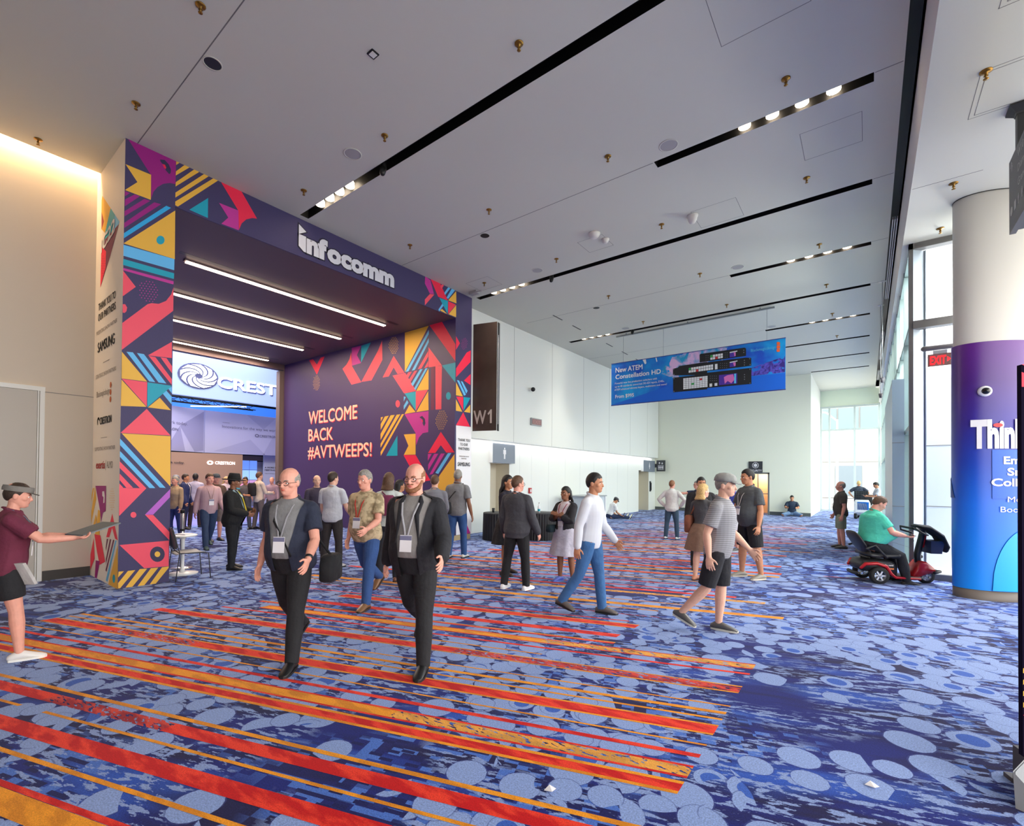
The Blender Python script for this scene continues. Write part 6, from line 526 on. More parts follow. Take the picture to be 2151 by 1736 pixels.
 'banner': [('e',[(-4.842,5.164),(-4.69,5.18),(-4.647,5.225),(-3.819,5.237),(-3.818,4.839),(-4.682,4.936),(-4.79,4.95),(-4.841,4.971)]),('e',[(-4.833,4.881),(-3.818,4.868),(-3.816,4.399),(-4.831,4.414)]),('e',[(-4.038,5.491),(-4.011,5.509),(-2.802,5.504),(-2.759,5.47),(-2.759,5.259),(-2.814,5.254),(-4.037,5.248)]),('e',[(-4.174,5.231),(-2.777,5.208),(-2.626,5.178),(-2.622,4.955),(-2.764,4.948),(-4.173,4.957)]),('e',[(-4.173,4.907),(-2.74,4.891),(-2.619,4.888),(-2.619,4.423),(-4.171,4.445)]),('g',[(-3.731,5.425),(-3.668,5.426),(-3.668,5.359),(-3.731,5.358)]),('w',[(-3.658,5.426),(-3.596,5.426),(-3.596,5.36),(-3.658,5.359)]),('w',[(-3.586,5.426),(-3.524,5.427),(-3.524,5.362),(-3.586,5.361)]),('w',[(-3.514,5.427),(-3.453,5.428),(-3.453,5.363),(-3.514,5.362)]),('w',[(-3.443,5.428),(-3.382,5.428),(-3.382,5.364),(-3.443,5.363)]),('w',[(-3.731,5.347),(-3.668,5.348),(-3.668,5.282),(-3.73,5.28)]),('w',[(-3.658,5.349),(-3.596,5.35),(-3.596,5.284),(-3.658,5.282)]),('w',[(-3.514,5.351),(-3.453,5.352),(-3.453,5.288),(-3.514,5.286)]),('w',[(-3.443,5.353),(-3.382,5.354),(-3.382,5.29),(-3.443,5.288)]),('r',[(-3.586,5.35),(-3.524,5.351),(-3.524,5.286),(-3.586,5.284)]),('g',[(-4.359,5.122),(-4.296,5.123),(-4.296,5.054),(-4.359,5.053)]),('w',[(-4.286,5.124),(-4.223,5.125),(-4.222,5.055),(-4.285,5.054)]),('w',[(-4.212,5.125),(-4.15,5.126),(-4.149,5.056),(-4.212,5.055)]),('w',[(-4.139,5.126),(-4.077,5.128),(-4.077,5.057),(-4.139,5.056)]),('w',[(-4.067,5.128),(-4.005,5.129),(-4.005,5.058),(-4.067,5.057)]),('w',[(-3.995,5.129),(-3.934,5.13),(-3.933,5.059),(-3.995,5.058)]),('w',[(-3.924,5.13),(-3.862,5.132),(-3.862,5.06),(-3.923,5.059)]),('w',[(-3.853,5.132),(-3.792,5.133),(-3.792,5.061),(-3.852,5.06)]),('w',[(-3.782,5.133),(-3.721,5.134),(-3.721,5.062),(-3.782,5.061)]),('w',[(-3.712,5.135),(-3.652,5.136),(-3.651,5.063),(-3.711,5.062)]),('w',[(-4.359,5.042),(-4.296,5.043),(-4.295,4.974),(-4.359,4.973)]),('w',[(-4.285,5.043),(-4.222,5.044),(-4.222,4.974),(-4.285,4.974)]),('w',[(-4.212,5.044),(-4.149,5.045),(-4.149,4.975),(-4.212,4.974)]),('w',[(-4.067,5.046),(-4.005,5.047),(-4.005,4.976),(-4.067,4.975)]),('w',[(-3.995,5.047),(-3.933,5.048),(-3.933,4.976),(-3.995,4.976)]),('w',[(-3.923,5.048),(-3.862,5.048),(-3.862,4.977),(-3.923,4.976)]),('w',[(-3.852,5.049),(-3.791,5.049),(-3.791,4.977),(-3.852,4.977)]),('w',[(-3.782,5.049),(-3.721,5.05),(-3.721,4.978),(-3.781,4.977)]),('w',[(-3.711,5.05),(-3.651,5.051),(-3.651,4.978),(-3.711,4.978)]),('r',[(-4.139,5.045),(-4.077,5.046),(-4.077,4.975),(-4.139,4.975)]),('w',[(-4.521,4.818),(-4.447,4.816),(-4.447,4.764),(-4.521,4.765)]),('w',[(-4.439,4.816),(-4.365,4.815),(-4.365,4.763),(-4.439,4.764)]),('w',[(-4.357,4.815),(-4.284,4.814),(-4.284,4.762),(-4.357,4.763)]),('w',[(-4.276,4.814),(-4.203,4.813),(-4.203,4.761),(-4.276,4.762)]),('w',[(-4.195,4.813),(-4.123,4.811),(-4.123,4.76),(-4.195,4.761)]),('w',[(-4.115,4.811),(-4.044,4.81),(-4.044,4.759),(-4.115,4.76)]),('w',[(-4.036,4.81),(-3.965,4.809),(-3.965,4.758),(-4.036,4.759)]),('w',[(-3.957,4.809),(-3.886,4.808),(-3.886,4.757),(-3.957,4.758)]),('w',[(-3.879,4.808),(-3.808,4.807),(-3.808,4.756),(-3.878,4.757)]),('w',[(-4.521,4.759),(-4.447,4.758),(-4.447,4.706),(-4.521,4.706)]),('w',[(-4.439,4.758),(-4.365,4.757),(-4.365,4.705),(-4.438,4.706)]),('w',[(-4.357,4.757),(-4.284,4.756),(-4.284,4.704),(-4.357,4.705)]),('w',[(-4.276,4.756),(-4.203,4.755),(-4.203,4.703),(-4.276,4.704)]),('w',[(-4.195,4.755),(-4.123,4.754),(-4.123,4.703),(-4.195,4.703)]),('w',[(-4.115,4.754),(-4.044,4.753),(-4.043,4.702),(-4.115,4.703)]),('w',[(-3.957,4.752),(-3.886,4.751),(-3.886,4.7),(-3.957,4.701)]),('w',[(-3.878,4.751),(-3.808,4.75),(-3.808,4.7),(-3.878,4.7)]),('w',[(-4.521,4.701),(-4.447,4.7),(-4.446,4.647),(-4.52,4.648)]),('w',[(-4.438,4.7),(-4.365,4.699),(-4.365,4.647),(-4.438,4.647)]),('w',[(-4.357,4.699),(-4.284,4.698),(-4.283,4.646),(-4.357,4.647)]),('w',[(-4.276,4.698),(-4.203,4.698),(-4.203,4.646),(-4.275,4.646)]),('w',[(-4.195,4.698),(-4.123,4.697),(-4.123,4.645),(-4.195,4.646)]),('w',[(-4.115,4.697),(-4.043,4.696),(-4.043,4.645),(-4.115,4.645)]),('w',[(-4.036,4.696),(-3.964,4.695),(-3.964,4.644),(-4.035,4.645)]),('w',[(-3.957,4.695),(-3.886,4.695),(-3.886,4.644),(-3.956,4.644)]),('w',[(-3.878,4.695),(-3.808,4.694),(-3.808,4.643),(-3.878,4.644)]),('w',[(-4.52,4.642),(-4.446,4.642),(-4.446,4.589),(-4.52,4.589)]),('w',[(-4.438,4.642),(-4.365,4.641),(-4.364,4.589),(-4.438,4.589)]),('w',[(-4.356,4.641),(-4.283,4.641),(-4.283,4.589),(-4.356,4.589)]),('w',[(-4.195,4.64),(-4.123,4.64),(-4.123,4.588),(-4.195,4.588)]),('w',[(-4.115,4.64),(-4.043,4.639),(-4.043,4.588),(-4.115,4.588)]),('w',[(-4.035,4.639),(-3.964,4.639),(-3.964,4.588),(-4.035,4.588)]),('w',[(-3.956,4.639),(-3.886,4.638),(-3.886,4.587),(-3.956,4.588)]),('w',[(-3.878,4.638),(-3.808,4.638),(-3.808,4.587),(-3.878,4.587)]),('w',[(-4.52,4.584),(-4.446,4.583),(-4.446,4.531),(-4.52,4.531)]),('w',[(-4.438,4.583),(-4.364,4.583),(-4.364,4.531),(-4.438,4.531)]),('w',[(-4.356,4.583),(-4.283,4.583),(-4.283,4.531),(-4.356,4.531)]),('w',[(-4.275,4.583),(-4.203,4.583),(-4.203,4.531),(-4.275,4.531)]),('w',[(-4.195,4.583),(-4.123,4.582),(-4.122,4.531),(-4.194,4.531)]),('w',[(-4.115,4.582),(-4.043,4.582),(-4.043,4.531),(-4.114,4.531)]),('w',[(-4.035,4.582),(-3.964,4.582),(-3.964,4.531),(-4.035,4.531)]),('w',[(-3.956,4.582),(-3.886,4.582),(-3.886,4.531),(-3.956,4.531)]),('w',[(-3.878,4.582),(-3.808,4.581),(-3.808,4.531),(-3.878,4.531)]),('w',[(-4.52,4.525),(-4.446,4.525),(-4.446,4.473),(-4.52,4.472)]),('w',[(-4.438,4.525),(-4.364,4.525),(-4.364,4.473),(-4.438,4.473)]),('w',[(-4.356,4.525),(-4.283,4.525),(-4.283,4.473),(-4.356,4.473)]),('w',[(-4.275,4.525),(-4.202,4.525),(-4.202,4.473),(-4.275,4.473)]),('w',[(-4.194,4.525),(-4.122,4.525),(-4.122,4.474),(-4.194,4.473)]),('w',[(-4.114,4.525),(-4.043,4.525),(-4.043,4.474),(-4.114,4.474)]),('w',[(-4.035,4.525),(-3.964,4.525),(-3.964,4.474),(-4.035,4.474)]),('w',[(-3.956,4.525),(-3.885,4.525),(-3.885,4.474),(-3.956,4.474)]),('w',[(-3.878,4.525),(-3.808,4.525),(-3.807,4.474),(-3.878,4.474)]),('r',[(-4.036,4.753),(-3.965,4.752),(-3.964,4.701),(-4.036,4.702)]),('g',[(-4.275,4.641),(-4.203,4.64),(-4.203,4.588),(-4.275,4.589)]),('w',[(-3.193,5.436),(-2.989,5.448),(-2.989,5.418),(-3.193,5.406)]),('w',[(-3.192,5.139),(-2.986,5.157),(-2.986,5.127),(-3.192,5.111)]),('w',[(-3.6,5.135),(-3.529,5.136),(-3.526,4.977),(-3.599,4.973)]),('w',[(-3.751,4.562),(-3.677,4.563),(-3.676,4.469),(-3.75,4.469)]),('w',[(-3.608,4.559),(-3.533,4.562),(-3.53,4.477),(-3.608,4.478)]),('v',[(-3.193,5.402),(-3.036,5.412),(-3.036,5.277),(-3.192,5.273)]),('v',[(-3.192,5.107),(-3.033,5.12),(-3.033,4.988),(-3.192,4.983)]),('v',[(-3.485,4.79),(-2.991,4.781),(-2.991,4.48),(-3.485,4.486)]),('p',[(-3.086,5.406),(-3.034,5.408),(-3.033,5.301),(-3.067,5.293)]),('p',[(-3.104,5.106),(-3.033,5.112),(-3.033,5.013),(-3.073,4.998)]),('p',[(-3.35,4.71),(-3.261,4.754),(-3.097,4.767),(-3.059,4.605),(-3.147,4.505),(-3.248,4.586),(-3.324,4.512)]),('c',[(-3.066,4.777),(-3.022,4.778),(-3.022,4.49),(-3.071,4.496)]),('s',[(-3.841,5.425),(-3.846,5.416),(-3.857,5.418),(-3.862,5.429),(-3.857,5.438),(-3.846,5.436)]),('s',[(-3.841,5.361),(-3.846,5.352),(-3.857,5.354),(-3.862,5.365),(-3.857,5.374),(-3.846,5.372)]),('s',[(-3.841,5.297),(-3.846,5.288),(-3.857,5.29),(-3.862,5.3),(-3.857,5.31),(-3.846,5.308)]),('s',[(-3.785,5.417),(-3.79,5.408),(-3.801,5.409),(-3.806,5.42),(-3.801,5.429),(-3.79,5.427)]),('s',[(-3.785,5.353),(-3.79,5.344),(-3.801,5.345),(-3.806,5.356),(-3.801,5.365),(-3.79,5.364)]),('s',[(-3.785,5.289),(-3.79,5.28),(-3.801,5.282),(-3.806,5.292),(-3.801,5.301),(-3.79,5.3)]),('s',[(-3.306,5.431),(-3.311,5.422),(-3.321,5.424),(-3.326,5.434),(-3.321,5.443),(-3.311,5.441)]),('s',[(-3.306,5.364),(-3.311,5.355),(-3.321,5.357),(-3.326,5.367),(-3.321,5.376),(-3.311,5.374)]),('s',[(-3.305,5.299),(-3.311,5.29),(-3.321,5.291),(-3.326,5.302),(-3.321,5.311),(-3.311,5.309)]),('s',[(-3.252,5.422),(-3.257,5.414),(-3.268,5.415),(-3.273,5.426),(-3.268,5.434),(-3.257,5.433)]),('s',[(-3.252,5.356),(-3.257,5.347),(-3.267,5.348),(-3.272,5.359),(-3.267,5.368),(-3.257,5.366)]),('s',[(-3.252,5.291),(-3.257,5.282),(-3.267,5.283),(-3.272,5.294),(-3.267,5.302),(-3.257,5.301)]),('s',[(-3.437,5.137),(-3.442,5.128),(-3.453,5.13),(-3.458,5.14),(-3.453,5.149),(-3.442,5.147)]),('s',[(-3.437,5.07),(-3.442,5.061),(-3.452,5.062),(-3.458,5.073),(-3.452,5.082),(-3.442,5.08)]),('s',[(-3.437,5.003),(-3.442,4.994),(-3.452,4.995),(-3.457,5.006),(-3.452,5.015),(-3.442,5.013)]),('s',[(-3.379,5.129),(-3.384,5.12),(-3.395,5.121),(-3.4,5.132),(-3.395,5.141),(-3.384,5.139)]),('s',[(-3.379,5.062),(-3.384,5.053),(-3.394,5.054),(-3.4,5.065),(-3.395,5.074),(-3.384,5.072)]),('s',[(-3.379,4.995),(-3.384,4.986),(-3.394,4.987),(-3.399,4.998),(-3.394,5.007),(-3.384,5.005)]),('s',[(-3.322,5.12),(-3.327,5.111),(-3.337,5.113),(-3.342,5.123),(-3.337,5.132),(-3.327,5.131)]),('s',[(-3.321,5.054),(-3.327,5.045),(-3.337,5.046),(-3.342,5.057),(-3.337,5.065),(-3.327,5.064)]),('s',[(-3.321,4.987),(-3.326,4.978),(-3.337,4.979),(-3.342,4.99),(-3.337,4.999),(-3.326,4.997)]),('s',[(-3.264,5.112),(-3.269,5.103),(-3.279,5.105),(-3.285,5.115),(-3.28,5.124),(-3.269,5.122)]),('s',[(-3.264,5.046),(-3.269,5.037),(-3.279,5.038),(-3.284,5.048),(-3.279,5.057),(-3.269,5.056)]),('s',[(-3.264,4.979),(-3.269,4.97),(-3.279,4.971),(-3.284,4.982),(-3.279,4.991),(-3.269,4.989)]),('s',[(-3.72,4.79),(-3.725,4.781),(-3.735,4.782),(-3.741,4.793),(-3.735,4.802),(-3.725,4.801)]),('s',[(-3.719,4.719),(-3.725,4.71),(-3.735,4.712),(-3.741,4.722),(-3.735,4.731),(-3.725,4.73)]),('s',[(-3.719,4.652),(-3.724,4.642),(-3.735,4.644),(-3.74,4.654),(-3.735,4.663),(-3.724,4.662)]),('s',[(-3.66,4.783),(-3.665,4.773),(-3.676,4.775),(-3.681,4.785),(-3.676,4.794),(-3.666,4.793)]),('s',[(-3.66,4.712),(-3.665,4.703),(-3.676,4.704),(-3.681,4.715),(-3.676,4.724),(-3.665,4.722)]),('s',[(-3.66,4.644),(-3.665,4.635),(-3.676,4.636),(-3.681,4.647),(-3.676,4.656),(-3.665,4.655)]),('s',[(-3.601,4.775),(-3.606,4.766),(-3.617,4.767),(-3.622,4.778),(-3.617,4.787),(-3.606,4.785)]),('s',[(-3.601,4.705),(-3.606,4.696),(-3.617,4.697),(-3.622,4.707),(-3.617,4.716),(-3.606,4.715)]),('s',[(-3.601,4.637),(-3.606,4.628),(-3.616,4.629),(-3.622,4.64),(-3.617,4.649),(-3.606,4.648)]),('s',[(-3.546,4.768),(-3.552,4.759),(-3.562,4.76),(-3.567,4.771),(-3.562,4.78),(-3.552,4.778)]),('s',[(-3.546,4.698),(-3.551,4.689),(-3.562,4.69),(-3.567,4.701),(-3.562,4.71),(-3.551,4.708)]),('s',[(-3.546,4.631),(-3.551,4.621),(-3.562,4.623),(-3.567,4.633),(-3.562,4.642),(-3.551,4.641)]),('s',[(-2.648,5.154),(-2.653,5.143),(-2.665,5.141),(-2.675,5.151),(-2.675,5.166),(-2.665,5.173),(-2.653,5.168)]),('s',[(-2.639,4.985),(-2.644,4.973),(-2.656,4.971),(-2.666,4.981),(-2.666,4.995),(-2.657,5.003),(-2.644,4.998)]),('s',[(-2.643,4.85),(-2.649,4.838),(-2.661,4.837),(-2.671,4.847),(-2.671,4.861),(-2.661,4.869),(-2.649,4.864)]),('s',[(-2.64,4.448),(-2.646,4.436),(-2.658,4.435),(-2.668,4.445),(-2.668,4.459),(-2.658,4.466),(-2.646,4.462)]),('s',[(-2.787,5.128),(-2.792,5.116),(-2.805,5.114),(-2.814,5.125),(-2.815,5.139),(-2.805,5.146),(-2.792,5.141)]),('s',[(-2.784,5.059),(-2.79,5.048),(-2.802,5.046),(-2.812,5.056),(-2.812,5.071),(-2.802,5.078),(-2.79,5.073)]),('s',[(-2.786,4.992),(-2.792,4.98),(-2.804,4.979),(-2.814,4.989),(-2.814,5.003),(-2.804,5.01),(-2.792,5.005)]),('s',[(-2.783,4.713),(-2.789,4.701),(-2.801,4.7),(-2.811,4.71),(-2.811,4.724),(-2.801,4.732),(-2.789,4.727)]),('s',[(-2.783,4.646),(-2.789,4.633),(-2.801,4.632),(-2.811,4.642),(-2.811,4.656),(-2.801,4.664),(-2.789,4.659)]),('s',[(-2.783,4.578),(-2.789,4.566),(-2.801,4.564),(-2.811,4.574),(-2.811,4.588),(-2.801,4.596),(-2.789,4.591)]),('s',[(-4.798,5.143),(-4.805,5.13),(-4.819,5.129),(-4.831,5.14),(-4.831,5.155),(-4.82,5.163),(-4.805,5.158)]),('s',[(-4.79,4.979),(-4.797,4.966),(-4.812,4.965),(-4.823,4.976),(-4.823,4.991),(-4.812,4.999),(-4.797,4.994)]),('s',[(-4.79,4.846),(-4.796,4.833),(-4.811,4.831),(-4.823,4.842),(-4.823,4.858),(-4.811,4.866),(-4.796,4.861)]),('s',[(-4.788,4.439),(-4.795,4.426),(-4.81,4.424),(-4.821,4.435),(-4.821,4.451),(-4.81,4.459),(-4.795,4.454)]),('s',[(-2.803,5.426),(-2.809,5.415),(-2.821,5.413),(-2.831,5.424),(-2.831,5.438),(-2.821,5.445),(-2.809,5.44)]),('s',[(-2.803,5.361),(-2.808,5.349),(-2.821,5.348),(-2.831,5.358),(-2.831,5.373),(-2.821,5.38),(-2.808,5.375)]),('o',[(-1.985,5.52),(-1.946,5.523),(-1.912,5.508),(-1.906,5.468),(-1.912,5.432),(-1.951,5.429),(-1.985,5.442)]),('o',[(-1.989,5.419),(-1.946,5.424),(-1.906,5.409),(-1.903,5.369),(-1.91,5.335),(-1.951,5.331),(-1.989,5.348)]),('o',[(-1.989,5.324),(-1.946,5.33),(-1.91,5.314),(-1.91,5.259),(-1.923,5.242),(-1.968,5.242),(-1.988,5.259)]),('k',[(-1.927,5.471),(-1.931,5.456),(-1.942,5.449),(-1.956,5.451),(-1.967,5.462),(-1.972,5.479),(-1.967,5.493),(-1.956,5.501),(-1.942,5.498),(-1.931,5.487)]),('k',[(-1.926,5.282),(-1.931,5.267),(-1.942,5.259),(-1.956,5.261),(-1.967,5.273),(-1.972,5.289),(-1.967,5.303),(-1.956,5.311),(-1.942,5.309),(-1.931,5.298)])],
}
# ------------------------------------------------------------------ entrance portal with printed graphics
PAL = {'N': s(44,38,76), 'M': s(150,8,122), 'Y': s(232,178,62), 'R': s(236,30,72), 'C': s(240,76,98), 'B': s(38,166,222), 'L': s(96,184,236),
       'T': s(0,158,182), 'P': s(190,44,146), 'V': s(180,92,196), 'W': s(232,230,234), 'K': s(150,40,50), 'D': s(112,28,74), 'e': s(22,22,26),
       'w': s(222,222,226), 'g': s(50,160,80), 'r': s(206,44,54), 'v': s(72,40,150), 'p': s(214,110,180), 'c': s(90,190,230), 's': s(120,122,130), 'o': s(236,98,44), 'k': s(170,40,20)}
def pm(c): return mat('print_' + {'M': 'magenta', 'N': 'navy', 'Y': 'yellow', 'R': 'crimson', 'C': 'coral', 'B': 'blue', 'L': 'light_blue', 'T': 'teal', 'P': 'pink', 'V': 'violet', 'W': 'white', 'K': 'brick', 'D': 'plum', 'e': 'ink', 'w': 'key_white', 'g': 'green', 'r': 'red', 'v': 'indigo', 'p': 'rose', 'c': 'cyan', 's': 'grey', 'o': 'orange', 'k': 'rust'}[c], PAL[c], 0.55)
def graphic(key, ax, val, sgn, name, parent, step=0.0004):
    mb = MB(); cols = []; done = []
    for c, pts in GFX[key]:
        if c not in cols: cols.append(c)
        a0, a1, b0, b1 = min(p[0] for p in pts), max(p[0] for p in pts), min(p[1] for p in pts), max(p[1] for p in pts)
        dot = len(pts) < 8 and len(pts) > 5 and a1-a0 < .12 and b1-b0 < .12
        lay = 8 if dot else 1 + max([l for l, x0, x1, y0, y1 in done if x0 < a1 and a0 < x1 and y0 < b1 and b0 < y1] or [0])
        if not dot: done.append((lay, a0, a1, b0, b1))
        mb.mat(cols.index(c)); d = val + sgn*(0.001 + step*min(lay, 14))
        mb.poly([(d, a, z) if ax == 0 else (a, d, z) for a, z in pts])
    return mb.build(name, [pm(c) for c in cols], parent)
navy = mat('navy_fabric_print', s(58, 50, 92), 0.6, noise=0.05, nscale=60)
aub = mat('aubergine_soffit', s(96, 76, 78), 0.55)
plum_wall = mat('plum_mural_ground', s(68, 50, 98), 0.5)
side_white = mat('sponsor_panel_white', s(228, 222, 216), 0.6)
ZL, XB = 5.86, -17.35
YI0, YI1 = 2.67, 9.10
por = empty('entrance_portal', (-8.524, 5.9, 0), 'large printed welcome arch with navy header lettering and coloured geometric pillars', 'portal')
UY, UZ, UX = (0, 1, 0), (0, 0, 1), (1, 0, 0)
m = MB(); m.poly([(XP, YP0, 0), (XP, YI0, 0), (XP, YI0, H), (XP, YP0, H)]); m.mat(1).poly([(XL, YP0, 0), (XP, YP0, 0), (XP, YP0, H), (XL, YP0, H)])
m.mat(0).poly([(XP, YI0, 0), (XL, YI0, 0), (XL, YI0, H), (XP, YI0, H)]); m.poly([(XL, YP0, 0), (XL, YP0, H), (XL, YI0, H), (XL, YI0, 0)])
lp = m.build('left_pillar', [navy, side_white], por); graphic('pillar', 0, XP, 1, 'printed_graphic', lp); graphic('side', 1, YP0, -1, 'printed_graphic', lp)
m = MB(); yy = YP0 - .004
ink = mat('ink_black', s(30, 30, 36), 0.6); inkl = mat('ink_grey', s(120, 112, 110), 0.6)
T = lambda txt, x0, x1, z, h, mi, b=0.0: m.mat(mi).text(txt, (x0, yy, z), UX, UZ, h, x1-x0, bold=b)
T('THANK YOU TO', -9.825, -8.87, 4.31, .12, 0, .01); T('OUR PARTNERS', -9.83, -8.86, 4.14, .12, 0, .01)
T('PRESENTING SHOW PARTNER', -9.93, -8.77, 3.925, .065, 1); T('SAMSUNG', -9.825, -8.88, 3.63, .165, 0, .025); m.mat(1).box((-9.5, yy, 3.42), (-9.15, yy+.001, 3.427))
T('STRATEGIC SHOW PARTNERS', -9.905, -8.78, 3.21, .065, 1); T('Blackmagicdesign', -9.845, -9.11, 2.90, .10, 1)
for z in (2.80, 2.91, 3.02): m.mat(2).poly([(-9.05 + .045*math.cos(t), yy, z + .048*math.sin(t)) for t in (2*math.pi*j/12 for j in range(12))])
T('CRESTRON', -9.62, -8.97, 2.45, .115, 0, .03); m.mat(0)
for r in range(3): m.poly([(-9.71 + (.075-.02*r*0)*math.cos(t), yy, 2.505 + .07*math.sin(t)) for t in (2*math.pi*j/14 + r for j in range(6))])
m.mat(1).box((-9.55, yy, 2.23), (-9.2, yy+.001, 2.236)); T('SUPPORTING SHOW PARTNER', -9.89, -8.76, 2.035, .06, 1)
T('exertis', -9.795, -9.285, 1.75, .13, 3, .01); m.mat(1).box((-9.245, yy, 1.72), (-9.238, yy+.001, 1.88)); T('ALMO', -9.19, -8.87, 1.755, .11, 1)
m.mat(4).text('IC22', (-9.74, yy-.002, 5.22), (.985, 0, .17), (0, 0, 1), .22, .80, bold=.035)
m.build('sponsor_lettering', [ink, inkl, mat('print_rust2', s(196, 92, 34), .6), mat('print_red_ink', s(186, 32, 46), .6), pm('W')], lp)
m = MB(); m.poly([(XP, YI0, ZL), (XP, 9.12, ZL), (XP, 9.12, H), (XP, YI0, H)]); m.poly([(XP, YI0, ZL), (XP-.02, YI0, ZL), (XP-.02, 9.12, ZL), (XP, 9.12, ZL)])
li = m.build('lintel', navy, por); graphic('lintel', 0, XP, 1, 'printed_graphic', li)
m = MB(); xo = XP + .006
def logo(d, b, mi):
    m.mat(mi); x = xo + d
    m.text('nf', (x, 4.872-(b-.06)*.35, 6.0), UY, UZ, .37, .45+(b-.06)*.7, bold=b).text('ocomm', (x, 5.315-(b-.06)*.35, 6.01), UY, UZ, .36, 1.71+(b-.06)*.7, bold=b)
    g = (b-.03)*.4
    m.poly([(x, 4.722-g, 6.30-g*2), (x, 4.845+g*1.6, 6.372), (x, 4.722-g, 6.44+g*2)])
    m.poly([(x, 4.722-g, 6.265+g), (x, 4.722-g, 6.06-g), (x, 4.815, 5.985-g), (x, 4.848+g, 5.985-g), (x, 4.848+g, 6.265+g)])
logo(0, .11, 0); logo(.004, .06, 1)
m.build('lettering', [mat('logo_outline', s(24, 20, 44), .6), mat('logo_silver', s(216, 216, 224), .5)], li)
m = MB(); m.poly([(XP, YI1, 0), (XP, YP1, 0), (XP, YP1, ZL), (XP, YI1, ZL)]); m.poly([(XP, 9.12, ZL), (XP, YP1, ZL), (XP, YP1, H), (XP, 9.12, H)]); m.poly([(XP, YP1, 0), (XW-.2, YP1, 0), (XW-.2, YP1, H), (XP, YP1, H)])
m.mat(1).box((XP, YI1, 0), (XP+.012, YP1, .13))
rp = m.build('right_pillar', [navy, mat('tan_base', s(178, 158, 120), .7)], por); graphic('strip', 0, XP, 1, 'printed_graphic', rp)
m = MB(); x = XP + .012
for t, a, b, z, h in (('THANK YOU', 9.22, 9.70, 2.63, .075), ('TO OUR', 9.305, 9.61, 2.51, .075), ('PARTNERS', 9.24, 9.675, 2.395, .075), ('PRESENTING SHOW', 9.27, 9.66, 2.21, .032), ('PARTNER', 9.36, 9.56, 2.15, .032), ('SAMSUNG', 9.215, 9.705, 1.965, .105)):
    m.mat(0 if h > .05 else 1).text(t, (x, a, z), UY, UZ, h, b-a, bold=.02 if t == 'SAMSUNG' else 0.005)
m.build('sponsor_lettering', [ink, inkl], rp)
m = MB(); m.poly([(XB, YI1, 0), (XP, YI1, 0), (XP, YI1, ZL), (XB, YI1, ZL)])
mu = m.build('mural_wall', plum_wall, por); graphic('mural', 1, YI1, -1, 'printed_graphic', mu)
m = MB()
for d, mi, ox in ((.004, 0, .028), (.008, 1, 0)):
    for t, a, b, z, h in (('WELCOME', -15.61, -12.76, 3.515, .46), ('BACK', -15.61, -14.09, 2.905, .44), ('#AVTWEEPS!', -15.63, -12.0, 2.305, .44)):
        m.mat(mi).text(t, (a+ox, YI1-d, z-ox*.8), UX, UZ, h, b-a, bold=.018)
m.build('lettering', [pm('R'), mat('print_cream', s(244, 206, 176), .55)], mu)
m = MB(); m.poly([(XP-.02, YI0, ZL), (XB, YI0, ZL), (XB, YI1, ZL), (XP-.02, YI1, ZL)])
ST = [(-10.45, 3.47), (-12.53, 3.2), (-14.65, 3.2), (-17.0, 3.2)]
m.mat(1)
for x, y0 in ST: m.box((x+.20, y0-.2, ZL-.001), (x+.32, 8.55, ZL+.1))
m.build('soffit', [aub, slot_black], por)
m = MB(); m.poly([(XB, YI0, 0), (XL, YI0, 0), (XL, YI0, ZL), (XB, YI0, ZL)]); m.build('inner_wall', plum_wall, por)
m = MB(); tp = mat('taupe_metal', s(116, 100, 92), .5, .2)
m.box((XB-.25, 8.92, 0), (XB, 9.26, 5.62)); m.mat(1).box((XB-.25, 2.6, 5.66), (XB, 9.3, 5.9)); m.box((XB-.01, 8.92, 2.03), (XB+.002, 9.26, 2.04)); m.box((XB-.02, 9.07, 0), (XB+.003, 9.10, 5.7))
m.mat(2).poly([(XB, 9.26, 0), (XB, 9.3, 0), (XB, 9.3, 5.9), (XB, 9.26, 5.9)])
m.build('hall_door_frame', [tp, aub, black], por)
glow = mat('warm_strip_diffuser', (1, 1, 1), .5, emit=(1.0, .74, .50), estr=9.0)
SN = ['nearest the front of the arch', 'second from the front of the arch', 'third from the front of the arch', 'deepest inside the arch']
for (x, y0), nm in zip(ST, SN):
    r = empty('strip_light', (x, (y0+8.3)/2, ZL), 'warm glowing strip light under the arch, ' + nm, 'strip light', 'strip lights under the arch')
    m = MB(); m.box((x-.05, y0, ZL-.05), (x+.05, 8.3, ZL-.006)); m.build('diffuser', glow, r)
    m = MB(); m.box((x-.06, y0-.03, ZL-.03), (x+.06, 8.33, ZL)); m.build('housing', aub, r)
    lamp('strip_lamp', 'AREA', (x, (y0+8.3)/2, ZL-.07), 120, (1, .76, .54), shape='RECTANGLE', size=.12, size_y=8.2-y0)
def sprinkler(x, y, z, lab, brass):
    r = empty('fire_sprinkler', (x, y, z), lab, 'sprinkler', 'ceiling sprinkler heads')
    MB().lathe((x, y, z), [(.05, 0), (.05, -.008), (.03, -.014), (.012, -.02), (.012, -.05), (.0, -.05)], 14).build('escutcheon', brass, r)
    MB().lathe((x, y, z-.05), [(.02, 0), (.006, -.01), (.006, -.025), (.022, -.028), (.022, -.033), (0, -.034)], 10).build('deflector', brass, r)
brass = mat('aged_brass', s(150, 112, 50), .35, .9)
